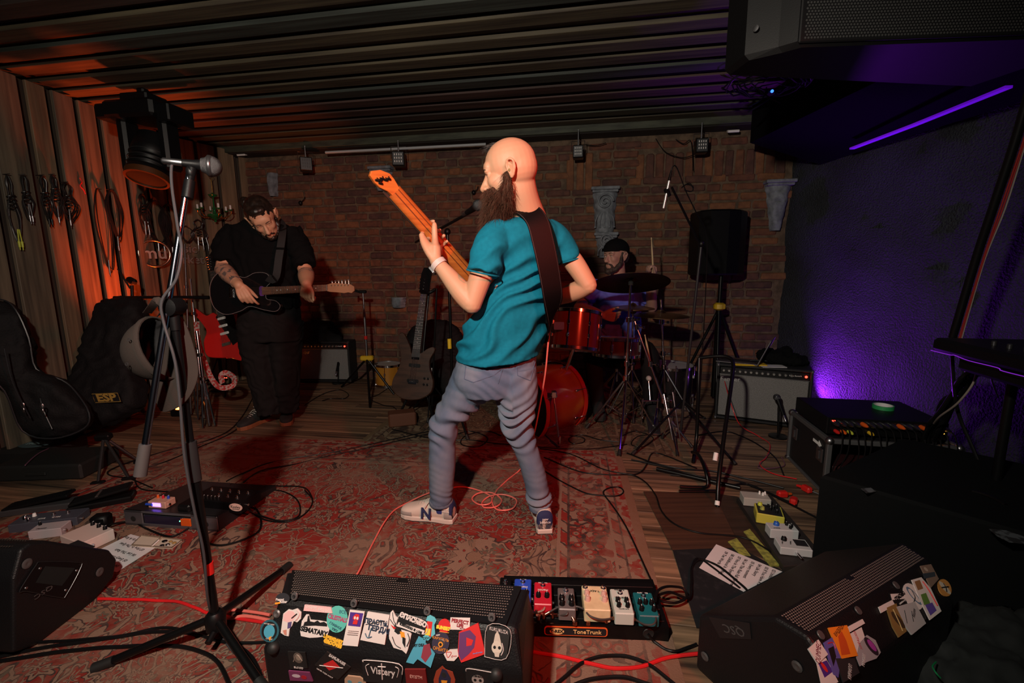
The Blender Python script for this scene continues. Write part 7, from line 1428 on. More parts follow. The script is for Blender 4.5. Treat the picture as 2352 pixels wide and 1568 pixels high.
# left monitor
xL=-1.62; Q=lambda x,y: PP(x,y,(xL,0,0),V((1,0,0)))
prof=[Q(x,y) for x,y in((48,1262),(70,1246),(104,1240),(180,1252),(252,1262),(270,1284),(262,1326),(215,1385),(140,1440),(85,1482),(30,1500),(30,1330))]
dL=V((-.62,.04,0)); prof=[V((p.x,p.y,max(p.z,0))) for p in prof]; P2=[p+dL for p in prof]
lm,lc=cab('floor_monitor','black floor monitor at the lower left, end panel with a recessed handle facing the camera',prof,P2,.010)
g=G(); g.add([prof[1]+V((-.01,-.0,.004)),prof[2]+V((-.01,0,.004)),P2[2]+V((0,0,.004)),P2[1]+V((0,-.0,.004))],[(0,1,2,3)],False)
F4=Face(prof[2]+V((.002,0,0)),V((0,1,0)),V((0,0,1)))
screws(F4,lm,[(62,1294),(229,1313)],.011)
g=G(); g.M=F4.M; hp_=[F4.uv(x,y) for x,y in((94,1290),(175,1291),(184,1301),(150,1365),(135,1372),(60,1358),(44,1360),(46,1350),(80,1298))]; g.prism(hp_,0,.003,.001); hpn=g.obj('handle_plate',BLK,lm,world=True)
g=G(); g.M=F4.M; g.prism([F4.uv(x,y) for x,y in((102,1300),(170,1304),(140,1345),(80,1338))],.003,.004); g.obj('handle_recess',mat('pure_black',(.001,.001,.001),.9),hpn,world=True)
g=G(); g.M=F4.M; g.tube(crs([(*a,.004) for a in hp_],3,closed=True),.0012,5,closed=True); g.obj('plate_edge',DSTEEL,hpn,world=True)
u,v=F4.uv(98,1359); text('QSC',.021,F4.M@Matrix.Translation((u,v,.0036))@Matrix.Rotation(R(177),4,'Z'),SCRW,hpn,world=True,sx=1.5,ext=.0005)
for x,y in((90,1305),(174,1310),(58,1350),(149,1355)): u,v=F4.uv(x,y); g=G(); g.M=F4.M@Matrix.Translation((u,v,.003)); g.lathe([(.005,0),(.004,.002),(.0,.0022)],10); g.obj('screw',STEEL,hpn,world=True)
Lg=[prof[0]+V((-.02,0,.003)),prof[2]+V((-.02,0,.003))]; facegrid(P2[0],P2[2],Lg[0],Lg[1],60,12,.0030,.003,HOLED,lm,.02,.97,.08,.95)
# ================================================================ PEDALS
def pedal(name,label,c,rz,w,l,h,m,knobs=(),sw=(),txt=(),top=None,slope=0,jack=True,tm=None):
    t=thing(name,label,'effects pedal',c,rz); g=G(); g.box((0,0,h/2),(w,l,h),.003); b=g.obj('casing',m,t)
    if top: g=G(); g.box((0,0,h+.0006),(w*.88,l*.9,.0012)); b=g.obj('face_plate',top,t)
    for x,y,r,mm in knobs:
        g=G(); g.lathe([(r*1.1,h),(r,h+.003),(r*.85,h+.014),(r*.7,h+.0155),(0,h+.0155)],16,c=(x,y,0)); k=g.obj('knob',mm,t); g=G(); g.box((x,y+r*.45,h+.016),(.0015,r*.8,.001)); g.obj('pointer',WHT,k)
    for x,y in sw: g=G(); g.lathe([(.009,h),(.009,h+.003),(.0055,h+.004),(.0055,h+.012),(.0,h+.0135)],14,c=(x,y,0)); g.obj('footswitch',CHR,t)
    for s,x,y,sz,mm,ang in txt: text(s,sz,Matrix.Translation((x,y,h+.0016))@Matrix.Rotation(R(ang),4,'Z'),mm,b)
    if jack: g=G(); g.rod((w/2,-l*.2,h*.5),(w/2+.008,-l*.2,h*.5),.006,n=10); g.obj('jack',CHR,t)
    return t
a=V((.049,1.36,0)); b=V((.519,1.336,0)); bx=(b-a).normalized(); by=V((-bx.y,bx.x,0)); rzb=math.atan2(bx.y,bx.x)
o_=a-bx*.10; t=thing('pedalboard','long black pedalboard with an orange name badge, centre foreground','pedalboard',o_,rzb); W_=(b-a).length+.10
g=G(); g.prism([(0,0),(W_,0),(W_-.01,.215),(.01,.215)],0,.012,.002); 
g.add([(0,0,.01),(W_,0,.01),(W_,0,.058),(0,0,.058),(0,.215,.01),(W_,.215,.01),(W_,.215,.075),(0,.215,.075)],[(0,1,2,3),(4,7,6,5),(0,4,5,1),(3,2,6,7),(0,3,7,4),(1,5,6,2)],False); g.obj('frame',BLKM,t)
for k in range(4): g=G(); g.box((W_/2,.03+.05*k,.062+.004*k),(W_-.02,.022,.006),.001,rot=(R(4.5),0,0)); g.obj('rail',BLK,t)
lx=lambda x,y,z=.03:(lambda p:((p-o_).dot(bx),(p-o_).dot(by),p.z))(PP(x,y,o_,by))
u0=lx(1250,1440); u1=lx(1395,1458); cxx=(u0[0]+u1[0])/2; wv=u1[0]-u0[0]
g=G(); g.M=frame((cxx,-.001,.034),(1,0,0),(0,0,1)); g.prism(rrect(wv,.034,.010),0,.002); bd=g.obj('name_badge',sm_((.80,.12,.02)),t); g=G(); g.M=frame((cxx,-.0034,.034),(1,0,0),(0,0,1)); g.prism(rrect(wv-.008,.027,.008),0,.0006); g.obj('badge_field',INK,bd)
g=G(); g.M=frame((cxx-wv*.30,-.0044,.034),(1,0,0),(0,0,1)); g.prism(circ(.0245,24,.0115),0,.0006); g.obj('badge_oval',sm_((.85,.55,.22)),bd); text('T-REX',.0155,frame((cxx-wv*.30,-.0054,.034),(1,0,0),(0,0,1)),INK,bd,bold=.0006)
text('ToneTrunk',.0205,frame((cxx+wv*.18,-.0050,.034),(1,0,0),(0,0,1)),sm_((.85,.55,.22)),bd,bold=.0003)
u=lx(1489,1456); g=G(); g.M=frame((u[0],-.001,.034),(1,0,0),(0,0,1)); g.lathe([(.014,0),(.019,.001),(.017,.003),(.013,.001)],20); g.obj('cable_port',BRUB,t)
KB=BLK; hb_=.066
def onb(px,py,z=.115): p=PZ(px,py,z); return V((p.x,p.y,hb_+.002))
BLU=mat('blue_enamel',(.02,.07,.50),.35); RDE=mat('red_enamel',(.48,.012,.03),.35); GRE=mat('grey_enamel',(.16,.14,.14),.4,.3); MNT=mat('mint_white_enamel',(.50,.55,.50),.4); TEA=mat('teal_enamel',(.008,.12,.14),.35); CRE=CRM; CLK=mat('clear_knob',(.55,.33,.28),.3)
ku=lambda w,l,rows,r=.0075,m=KB:[(x*w,y*l,r,m) for x,y in rows]
rp=rzb-R(1)
pedal('effects_pedal','tiny black pedal at the left end of the central pedalboard',onb(1160,1340),rp,.042,.085,.042,BLK,sw=[(0,.012)],knobs=[(0,-.03,.006,BLK)])
pedal('effects_pedal','bright blue pedal half hidden behind the centre monitor',onb(1200,1350),rp,.062,.112,.042,BLU,knobs=[(-.016,-.022,.0075,KB),(.016,-.022,.0075,KB)],sw=[(0,.036)],txt=[('mantic',0,.010,.014,WHT,180),('overdrive',0,.050,.006,WHT,180)])
pedal('effects_pedal','red pedal with two black knobs, beside the blue one',onb(1247,1358),rp,.062,.112,.042,RDE,knobs=[(-.016,-.018,.0085,KB),(.014,-.018,.0085,KB)],sw=[(0,.036)],txt=[('mantic',0,.012,.014,WHT,180),('WARDROBE',0,.050,.006,WHT,180)])
pedal('effects_pedal','plain grey metal pedal with four black knobs',onb(1301,1372),rp,.058,.105,.045,GRE,knobs=ku(.058,.105,((-.28,-.05),(-.28,-.28),(.28,-.05),(.28,-.28)),.0095),sw=[(0,.034)])
pedal('effects_pedal','wide cream double pedal with two footswitches',onb(1368,1372),rp,.088,.118,.048,CRE,knobs=ku(.088,.118,((-.33,.12),(-.33,-.12),(.33,.10),(.33,-.12)),.0095,CLK),sw=[(-.032,.046),(.032,.046)],txt=[('T-REX',0,.030,.012,INK,180)])
pedal('effects_pedal','pale mint pedal with black lettering, right of the cream one',onb(1428,1378),rp,.064,.118,.045,MNT,knobs=ku(.064,.118,((-.22,-.02),(-.22,-.22),(.24,-.02),(.24,-.22)),.0075),sw=[(0,.034)],txt=[('mantic',.0,.012,.016,INK,180),('FLEX PRO',0,.052,.008,INK,180),('VOLUME  RATE',0,-.040,.005,INK,0)])
pedal('effects_pedal','dark teal pedal at the right end of the central pedalboard',onb(1483,1383),rp,.066,.112,.042,TEA,knobs=ku(.066,.112,((-.3,.0),(0,.02),(.3,.0),(-.3,-.26),(.32,-.26)),.0078),sw=[(0,.036)],txt=[('Sub Stone',0,.050,.009,WHT,180)])
COP=mat('copper_plug',(.42,.20,.13),.25,1.); PC=mat('patch_cable',(.05,.04,.038),.45)
for i,(pts,l) in enumerate((([(1232,1400),(1228,1378),(1240,1365),(1252,1372),(1250,1398),(1236,1405)],'thin beige patch cable curling over the red pedal'),([(1262,1405),(1285,1393),(1302,1395),(1302,1410),(1282,1412)],'short patch cable before the grey pedal'),([(1312,1412),(1308,1400),(1320,1392),(1340,1398),(1355,1414),(1380,1422),(1405,1420)],'longer patch cable snaking below the cream pedal'),([(1346,1410),(1344,1396),(1354,1384),(1368,1390),(1382,1408)],'arched patch cable in front of the cream pedal'),([(1466,1396),(1475,1404),(1492,1402),(1506,1416),(1502,1432),(1482,1434),(1462,1424)],'patch cable looping below the teal pedal'))):
    P=crs([PZ(x,y,.085+.02*math.sin(PI*k/(len(pts)-1))) for k,(x,y) in enumerate(pts)],5); t=thing('patch_cable',l,'cable',P[0]); g=G(); g.tube(P,.0030,8); g.obj('cable',PC if i else mat('beige_patch',(.25,.18,.14),.45),t,world=True)
    for q,d in((P[0],P[0]-P[2]),(P[-1],P[-1]-P[-3])): d=d.normalized(); g=G(); g.rod(q,q+d*.022,.0055,n=10); g.lathe([(.0,-.008),(.008,-.0075),(.0085,.0065),(.0,.0075)],14,c=q+d*.024); g.obj('plug',COP,t,world=True)
# left pedalboard and its load
AL2=mat('grey_board_metal',(.17,.17,.19),.35,.7); p0=PZ(292,1205);p1=PZ(505,1222);bx=(p1-p0).normalized();by=V((-bx.y,bx.x,0));rzl=math.atan2(bx.y,bx.x); Wl=(p1-p0).length; Dl=.42
t=thing('pedalboard','grey metal wedge pedalboard on the rug, left of the bald man','pedalboard',p0,rzl)
g=G(); hh=.085; g.add([(0,0,0),(Wl,0,0),(Wl,0,hh),(0,0,hh),(0,Dl,0),(Wl,Dl,0),(Wl,Dl,.03),(0,Dl,.03)],[(3,2,6,7),(0,3,7,4),(1,5,6,2),(4,7,6,5),(0,4,5,1)],False); g.obj('deck',mat('dark_deck',(.03,.03,.034),.4,.5),t)
g=G(); g.box((Wl*.10,-.004,hh/2),(Wl*.20,.008,hh),.003); g.box((Wl*.86,-.004,hh/2),(Wl*.28,.008,hh),.003); g.box((Wl*.5,-.004,.010),(Wl,.008,.022),.003); g.box((Wl*.5,-.004,hh-.006),(Wl,.008,.012),.003); g.box((Wl*.5,.012,hh/2),(Wl*.96,.004,hh*.9)); g.obj('front_panel',AL2,t)
for x in(.10,.88): g=G(); g.M=frame((Wl*x,-.0085,hh/2),(1,0,0),(0,0,1)); g.lathe([(.013,0),(.014,.001),(.0,.0012)],18); g.obj('port_hole',mat('pure_black',(0,0,0)),t)
g=G(); g.box((Wl*.42,-.001,hh*.48),(Wl*.42,.008,hh*.5),.002); pu=g.obj('power_unit',mat('dark_violet_unit',(.014,.012,.030),.3),t); g=G(); g.box((Wl*.66,-.002,hh*.48),(.055,.010,hh*.45),.002); g.obj('orange_end',ORG,t); g=G(); g.ell((Wl*.60,-.006,hh*.55),.003); g.obj('green_light',GLED,pu)
ptop=lambda x,y,z=.09: PZ(x,y,z)
p=ptop(372,1152,.10); t=pedal('effects_pedal','small cream-orange pedal glowing violet on the left pedalboard',(p.x,p.y,.080),rzl,.10,.06,.035,mat('peach_enamel',(.50,.28,.22),.4),knobs=[(-.03,.01,.006,ORG),(.0,.01,.006,RDE),(.03,.01,.006,BLU)]); g=G(); g.box((.0,-.031,.020),(.045,.002,.018)); g.obj('lit_display',VLED,t)
g=G(); g.rod((-.06,-.03,.02),(-.02,-.032,.02),.006); g.obj('blue_plug',BLU,t)
p=ptop(520,1150,.08); t=pedal('effects_unit','long black effects unit with silver switches on the left pedalboard',(p.x,p.y,.062),rzl-.06,.30,.14,.055,BLK,sw=[(-.11+.055*i,.03) for i in range(5)]+[(-.02+.055*i,-.02) for i in range(3)],knobs=[(-.12+.022*i,-.055,.006,KB) for i in range(7)])
g=G(); g.M=Matrix.Translation((.125,-.071,.035))@Matrix.Rotation(R(90),4,'X'); g.prism(circ(.038,28,.020),0,.002); ol=g.obj('oval_badge',sm_((.66,.44,.38)),t); text('Keeley',.020,Matrix.Translation((.125,-.0735,.037))@Matrix.Rotation(R(90),4,'X'),INK,ol); text('ELECTRONICS',.006,Matrix.Translation((.125,-.0735,.025))@Matrix.Rotation(R(90),4,'X'),INK,ol)
p=ptop(440,1165,.08); g=G(); g.box((0,0,.02),(.07,.10,.04),.008); o=g.obj('power_brick',BLK); o.location=(p.x,p.y,.078); o.rotation_euler=(0,0,rzl); tag(o,'little black brick between the glowing pedal and the long unit','adapter')
# treadle pedals and others at the far left
def treadle(label,c,rz,w,l,h,m,cat='effects pedal'):
    t=thing('treadle_pedal',label,cat,c,rz); g=G(); g.box((0,0,.018),(w,l,.036),.006); g.obj('base',m,t); g=G(); g.box((0,0,h),(w*.9,l*.96,.014),.004,rot=(R(8),0,0)); tr=g.obj('treadle',RUB,t)
    for k in range(7): g=G(); g.box((-w*.36+w*.12*k,0,h+.0085),(w*.03,l*.86,.003),rot=(R(8),0,0)); g.obj('rib',BLK,tr,kind='stuff')
    return t
p=PZ(238,1158); t=treadle('black rocker pedal with a pale band lying left of the grey pedalboard',p,R(-62),.105,.27,.062,BLK); g=G(); g.box((0,-.01,.070),(.10,.012,.003),rot=(R(8),0,0)); g.obj('pale_band',SCRW,t)
p=PZ(95,1170); treadle('long grey-black rocker pedal at the far left, behind the small pedals',p,R(-74),.09,.30,.055,mat('charcoal_case',(.035,.035,.038),.5))
p=PZ(118,1205); t=pedal('effects_pedal','dark multi-switch pedal with printed letters and silver knobs at the far left',(p.x,p.y,.003),R(-76)+R(90),.28,.10,.045,mat('slate_case',(.05,.055,.075),.5),knobs=[(-.10,.0,.010,CHR),(-.07,-.025,.008,CHR),(-.075,.02,.008,WHT)],sw=[(.01,.01),(.07,.01)],txt=[('SOLO',.04,-.02,.014,WHT,180),('BASS',-.02,-.02,.014,WHT,180)])
p=PZ(118,1228); pedal('effects_pedal','pale pink-white pedal with a dark tread, beside the dark multi-switch pedal',(p.x,p.y,.003),R(14),.13,.075,.045,mat('pink_white',(.42,.36,.38),.45),knobs=[(-.05,.02,.006,KB)],top=None,txt=[('Memory',-.02,-.02,.012,INK,0)])
p=PZ(205,1250); pedal('effects_pedal','white pedal with three orange-dotted knobs near the left monitor',(p.x,p.y,.008),R(-22),.17,.125,.055,mat('ivory_case',(.60,.46,.42),.45),knobs=[(-.05,.045,.008,BLK),(.0,.045,.008,BLK),(.05,.045,.008,BLK)],top=None)
g=G(); g.box((0,0,0),(.13,.06,.003)); o=g.obj('screen_plate',INK); p=PZ(192,1252,.067); o.location=(p.x-.01,p.y-.015,.068); o.rotation_euler=(0,0,R(-22)); o.parent=None; tag(o,'black glossy plate on the white three-knob pedal','plate')
p=PZ(236,1215); g=G(); g.box((0,0,.035),(.075,.06,.07),.010); g.rod((0,.0,.03),(0,-.04,.03),.02); o=g.obj('power_adapter',BLK); o.location=(p.x,p.y,.008); o.rotation_euler=(0,0,.2); tag(o,'black plug adapter standing on the rug left of the grey pedalboard','adapter')
t=thing('cigarette_tin','open metal tin with small white and brown things inside, on the set list','tin',PZ(360,1247)); TIN=mat('tin_metal',(.40,.32,.24),.35,.6); q=[PZ(x,y,.010) for x,y in((325,1232),(418,1242),(395,1260),(303,1254))]
g=G(); g.add([V((p.x,p.y,.008)) for p in q]+[V((p.x,p.y,.014)) for p in q],[(0,1,2,3),(4,7,6,5),(0,4,5,1),(1,5,6,2),(2,6,7,3),(3,7,4,0)],False); g.obj('tray',mat('cream_lining',(.50,.44,.36),.6),t,world=True)
g=G(); g.tube([V((p.x,p.y,.017)) for p in q],.003,6,closed=True); g.rod(q[0].lerp(q[1],.5)+V((0,0,.008)),q[3].lerp(q[2],.5)+V((0,0,.008)),.004); g.obj('rim',TIN,t,world=True)
for x,y,m_,r in((378,1242,BLKM,.012),(372,1252,BLKM,.010),(385,1250,STEEL,.010),(400,1246,mat('brown_pick',(.30,.18,.05),.5),.010),(392,1243,mat('brown_pick',(0,0,0)),.008)): g=G(); p=PZ(x,y,.018); g.ell(p,(r,r*.8,.004)); g.obj('guitar_pick',m_,t,world=True)
g=G(); g.rod(PZ(365,1240,.018),PZ(350,1254,.018),.0035); g.obj('white_stick',WHT,t,world=True)
# set lists
def setlist(label,quad,lines,tx,ty,org,sz,dy,rot=0):
    P=[PZ(x,y,.010) for x,y in quad]; c=sum(P,V())/4; t=thing('set_list',label,'paper',(c.x,c.y,.0085)); g=G(); g.prism([(p.x,p.y) for p in P],.0085,.0093); pg=g.obj('page',PAPER,t,world=True)
    X=(PZ(*tx[1],.01)-PZ(*tx[0],.01)).normalized(); Yv=V((-X.y,X.x,0)); o=PZ(*org,.01); Yv=Yv if ty>0 else Yv
    for i,s in enumerate(lines): text(s,sz,frame(o-Yv*dy*i+V((0,0,-.0002)),X,Yv),INK,pg,world=True,align='LEFT',ext=.0002,bold=.0003)
    return t
setlist('white handwritten set list lying on the black floor sheet at the right',[(1645,1249),(1797,1312),(1708,1358),(1606,1303)],['02 United','03 If You Have A Dream','04 Life Story','05 Every moment','06 Let This Rain Fall Forever','07 Fire In The Eyes','08 Childhood Is A Ring','09 Ten Words'],((1650,1255),(1622,1296)),1,(1778,1308),.0185,.0265)
sl=setlist('white handwritten set list under the open tin at the left',[(300,1226),(374,1246),(268,1313),(178,1286)],[],((372,1262),(300,1250)),1,(340,1246),.020,.030)
for i,tx in enumerate(('04 Life Story','05 Every moment','06 Let This Rain','07 Fire In The Eyes','08 Childhood Is A Ring')):
    t_=i/4; q0=PZ(272+(350-272)*t_,1300+(1250-1300)*t_,.01); X_=(PZ(300,1226,.01)-PZ(374,1246,.01)).normalized(); text(tx,.021,frame(q0+V((0,0,-.0002)),X_,V((-X_.y,X_.x,0))),INK,sl.children[0],world=True,align='LEFT',ext=.0002,bold=.0003)
# ================================================================ big black things at the lower right, and left edge
t=thing('subwoofer','huge black bass cabinet behind the right monitor, pale scuffs on top','loudspeaker',(1.85,1.62,0)); g=G(); P=[(1.27,1.74),(1.84,1.10),(2.5,1.5),(1.95,2.14)]; g.prism([(x,y) for x,y in P],0,.40,.012); g.obj('cabinet',mat('black_paint_rough',(.003,.0035,.004),.85,spec=.1,bump=(60,.3,.002)),t,world=True)
SCF=mat('grey_scuff',(.07,.08,.09),.8,var=(40,(.01,.01,.012),.45,.55))
for q in([(2272,1214),(2310,1218),(2352,1232),(2352,1248),(2318,1244),(2290,1230)],[(1978,1122),(2000,1120),(2012,1128),(1990,1132)]): g=G(); g.prism([(PZ(x,y,.40).x,PZ(x,y,.40).y) for x,y in q],.3985,.4008); g.obj('scuff',SCF,t,world=True)
g=G(); g.tube(crs([PZ(2235,1128,.40),PZ(2275,1140,.405),PZ(2310,1160,.40)],5),.008,8); g.obj('edge_handle',BLKM,t,world=True)
g=G(); 
for c_,r_ in((PZ(2250,1560,.10),.16),(PZ(2330,1500,.12),.16),(PZ(2200,1600,.08),.12)): g.ell(c_,(r_,r_,.10))
bgk=remesh(g,.016,'bag',mat('dark_green_cloth',(.010,.013,.013),.85),None,2,folds(.05,(1,.4,.3),9,3,small=.4,sc=7)); tag(bgk,'crumpled dark cloth bag with a thin green cord in the lower right corner','bag'); recenter(bgk)
g=G(); g.tube(crs([PZ(2150,1520,.19),PZ(2142,1530,.2),PZ(2150,1545,.2),PZ(2160,1556,.19)],5),.002,6); o=g.obj('green_cord',mat('green_cord',(.01,.25,.08),.5)); o.parent=bgk; o.matrix_parent_inverse=bgk.matrix_basis.inverted()
p=PZ(140,1088); g=G(); g.box((0,0,.05),(.52,.30,.10),.012); g.box((0,-.155,.05),(.12,.012,.02),.003); o=g.obj('equipment_case',mat('black_case',(.006,.006,.006),.7)); o.location=(p.x-.05,p.y+.05,0); o.rotation_euler=(0,0,.05); tag(o,'flat black case on the floor below the leaning gig bags','case')
p=PZ(75,1022,.10); g=G(); g.prism(circ(.10,28,.065),0,.003); t=thing('equipment_case','black lid with an oval pale blue printed badge at the left edge','case',(p.x,p.y+.05,0)); g2=G(); g2.box((0,0,.05),(.40,.30,.10),.02); g2.obj('lid',mat('black_case',(0,0,0)),t); g.v=[q+V((0,-.03,.1005)) for q in g.v]; bdo=g.obj('badge',sm_((.06,.10,.11)),t); text('STUDIO',.035,Matrix.Translation((0,-.03,.1042)),sm_((.3,.42,.42)),bdo)
# folded tabletop stand
hd_=J(238,1003,2.72); t=thing('folding_stand','small black folding stand with splayed metal legs behind the rocker pedals','stand',PZ(262,1090)); g=G(); g.box(hd_,(.085,.05,.04),.008,rot=(.2,0,.2)); g.obj('head',BLK,t,world=True)
for f,n_ in((PZ(225,1108,.01),1),(PZ(296,1098,.015),1),(PZ(322,1060,.015),1)): g=G(); g.rod(hd_,f,.009,.008,8); l=g.obj('leg',DSTEEL,t,world=True); g=G(); g.box(f,(.07,.03,.018),.005,rot=(0,0,.3)); g.obj('foot_bar',BLK,l,world=True)
# ================================================================ CABLES ON THE FLOOR
REDC=mat('red_cable',(.62,.015,.018),.32); PNK=mat('coral_cable',(.78,.16,.13),.38); VIO=mat('violet_cable',(.16,.06,.10),.5)
def cable(label,pts,r=.0042,m=RUB,z=None,name='cable',sub=7):
    P=crs([PZ(p[0],p[1],(p[2] if len(p)>2 else (z if z is not None else r+.007))) for p in pts],sub); P=[p+V((0,0,.0008*math.sin(i*.7))) for i,p in enumerate(P)]; g=G(); g.tube(P,r,8); o=g.obj(name,m); tag(o,label,'cable'); return recenter(o)
g=G(); air=[J(1262,755,2.02),J(1258,800,2.03),J(1252,860,2.06),J(1240,930,2.14),J(1228,990,2.22),J(1214,1035,2.34),PZ(1196,1076,.03),PZ(1165,1102,.011),PZ(1142,1124,.011)]
lp=[(1130,1150),(1142,1170),(1176,1168),(1186,1148),(1160,1136),(1128,1138),(1108,1152),(1112,1165),(1140,1163),(1152,1148),(1132,1132),(1100,1132),(1084,1145),(1100,1158),(1125,1156),(1128,1140),(1100,1126),(1065,1118),(1035,1120),(1000,1127),(965,1140),(935,1155),(905,1172),(882,1200),(862,1236),(842,1275),(822,1315),(800,1345),(790,1380)]
P=crs(air,6)[:-1]+crs([air[-1]]+[PZ(x,y,.011+.004*(i%3)) for i,(x,y) in enumerate(lp)],6); g.tube(P,.0040,8); o=g.obj('coral_cable',PNK); tag(o,'long coral red instrument cable falling from the bald man\'s bass and coiling behind his feet','cable'); recenter(o)
cable('bright red cable running from the left monitor to the tall stand\'s foot',[(226,1375),(290,1376),(350,1378),(410,1382),(450,1396),(480,1408),(530,1417),(620,1432)],.0055,REDC,.014)
cable('thick coral cable looping out at the left side of the centre monitor',[(620,1412),(560,1402),(525,1402),(516,1412),(530,1420),(560,1414),(620,1424)],.0055,PNK,.02)
cable('bright red cable between the centre monitor and the right monitor',[(1180,1485),(1230,1497),(1310,1512),(1370,1527),(1425,1535),(1480,1528),(1540,1508),(1620,1500)],.0060,REDC,.012)
for l,pts,r in((('thick black cable sweeping under the tall stand\'s left leg'),[(-40,1525),(60,1508),(160,1494),(240,1487),(300,1484),(380,1482),(450,1492),(500,1520),(530,1580)],.0062),
 ('black cable leaving the left monitor, furthest of the three',[(-40,1500),(60,1478),(140,1472),(220,1466),(300,1456),(360,1442),(420,1446),(490,1468),(540,1476),(610,1474)],.0050),
 ('black cable parallel between two others at the lower left',[(-40,1518),(60,1494),(160,1478),(260,1464),(330,1453),(400,1450),(460,1458)],.0058),
 ('grey-black cable diving past the tall stand\'s near leg',[(540,1480),(570,1500),(590,1530),(610,1580)],.0060),
 ('thick black loop rising and falling below the central pedalboard',[(1240,1600),(1290,1560),(1340,1520),(1385,1507),(1430,1506),(1480,1520),(1530,1555),(1570,1590)],.0056),
 ('black cable curve at the very bottom right of the centre monitor',[(1280,1600),(1320,1572),(1380,1556),(1440,1556),(1500,1575)],.0060),
 ('black cable coiled at the right end of the central pedalboard',[(1505,1380,.1),(1512,1355,.09),(1540,1346,.07),(1570,1352,.05),(1576,1372,.04),(1550,1384,.04),(1520,1380,.05),(1510,1368,.07),(1540,1360,.06),(1582,1372,.03),(1588,1340,.02),(1590,1300),(1610,1285),(1650,1300),(1700,1340),(1720,1360)],.0048),
 ('black power cable hanging out of the pedalboard\'s round port',[(1489,1456,.04),(1500,1470,.02),(1520,1485),(1545,1495),(1570,1490),(1600,1478)],.0045),
 ('long black cable from the bald man\'s right foot looping to the teal pedal',[(1245,1078),(1290,1105),(1340,1130),(1385,1138),(1420,1138),(1432,1128),(1420,1118),(1395,1122),(1386,1132),(1400,1152),(1430,1195),(1458,1250),(1485,1310),(1505,1350)],.0040),
 ('black cable crossing the rug corner and the brown panels',[(1250,1050),(1330,1082),(1400,1090),(1450,1090),(1480,1105),(1505,1135),(1518,1170),(1545,1200),(1600,1222),(1660,1228),(1720,1238),(1790,1280)],.0040),
 ('thin black cable along the back edge of the red rug',[(1240,1030),(1310,1042),(1380,1075),(1440,1088),(1470,1085),(1486,1065),(1500,1040),(1540,1050),(1600,1075)],.0038),
 ('black cable looping behind the white pedals on the left',[(718,1145),(700,1120),(650,1116),(600,1118),(560,1150),(600,1190),(660,1198),(700,1180),(718,1150),(700,1125)],.0038),
 ('black cable loop reaching out from the left pedalboard over the rug',[(560,1165,.08),(590,1180,.03),(640,1195),(686,1185),(684,1150),(650,1128),(600,1125)],.0038),
 ('black cable from the adapter passing before the grey pedalboard',[(250,1205,.04),(300,1198),(340,1215),(390,1232),(430,1215),(450,1200,.03),(470,1240),(510,1252),(580,1230),(600,1205),(590,1170),(560,1150,.07)],.0048),
 ('thin cable arching from the long effects unit across the rug',[(520,1105,.1),(560,1085,.06),(620,1062),(700,1048),(780,1035),(850,1020),(940,1000),(985,990)],.0034),
 ('second thin cable nearly parallel over the rug toward the man',[(560,1108,.1),(600,1080,.05),(680,1065),(760,1045),(860,1025),(930,1008),(990,995)],.0034),
 ('cable running from the man in black down to the folding stand',[(585,905,.0),(560,950),(530,985),(480,1010),(400,1030),(330,1050),(260,1075),(250,1090),(300,1100),(350,1120)],.0038),
 ('dark cable lying from the man in black\'s feet across the boards',[(600,960),(560,975),(520,1000),(450,1030),(380,1060),(330,1075),(310,1090),(320,1120),(370,1128),(420,1130)],.0038),
 ('cable curving over the boards in front of the left amplifier',[(700,930),(740,905),(780,895),(800,905),(790,915),(760,915),(740,920)],.0035),
 ('cable wandering from the small yellow tom to the walnut bass',[(900,885),(870,905),(850,915),(880,930),(905,935),(925,960),(960,975)],.0035),
 ('cables bunched between the bald man\'s knees, far side',[(1040,1000),(1080,990),(1120,1005),(1100,1025),(1060,1020),(1070,1000),(1120,990),(1150,1000)],.0040),
 ('black cable snaking left of the bass drum spur',[(900,985),(960,1000),(1020,1010),(1080,1010),(1140,1018),(1200,1022),(1280,1030),(1360,1030),(1440,1020)],.0036),
 ('small cable coil right of the bass drum spur',[(1310,1000),(1340,1005),(1340,1015),(1315,1018),(1308,1006),(1335,998),(1380,1010),(1430,1015)],.0035),
 ('cable wound round the foot of the nearest cymbal stand',[(1430,1000),(1460,990),(1500,1005),(1480,1025),(1450,1020),(1470,1000),(1530,1000)],.0035),
 ('black cable stretching over the boards under the bent-tube stand',[(1440,1040),(1500,1062),(1560,1075),(1640,1082),(1720,1100),(1800,1120)],.0048),
 ('second black cable stretching under the bent-tube stand',[(1450,1055),(1520,1070),(1600,1092),(1680,1100),(1750,1125),(1830,1160)],.0048),
 ('third black cable nearest the pedals under the bent-tube stand',[(1540,1090),(1600,1098),(1660,1115),(1720,1112),(1800,1150),(1880,1190)],.0045),
 ('black cable passing between the right amplifier and the flight case',[(1600,1000),(1660,990),(1700,1000),(1740,1020),(1780,1050),(1800,1090)],.0042),
 ('short black cable looping over the right set list',[(1590,1340),(1590,1300),(1605,1282),(1640,1305),(1680,1335),(1700,1350)],.0042)):
    cable(l,pts,r)
cable('thin red cable dropping from the laptop to the boards',[(1660,860,.36),(1680,930,.22),(1700,975,.08),(1740,1000),(1768,1020),(1760,1050),(1745,1065),(1770,1085),(1830,1100)],.0032,REDC)
cable('magenta cable lying before the flight case',[(1770,1038),(1748,1062),(1745,1075),(1800,1070),(1795,1050)],.0030,VIO)
cable('thin grey cable from the orange plugs curving to the dark box',[(1855,1125),(1890,1140),(1905,1175),(1900,1210),(1890,1230)],.0030,mat('grey_thin',(.12,.12,.13),.5))
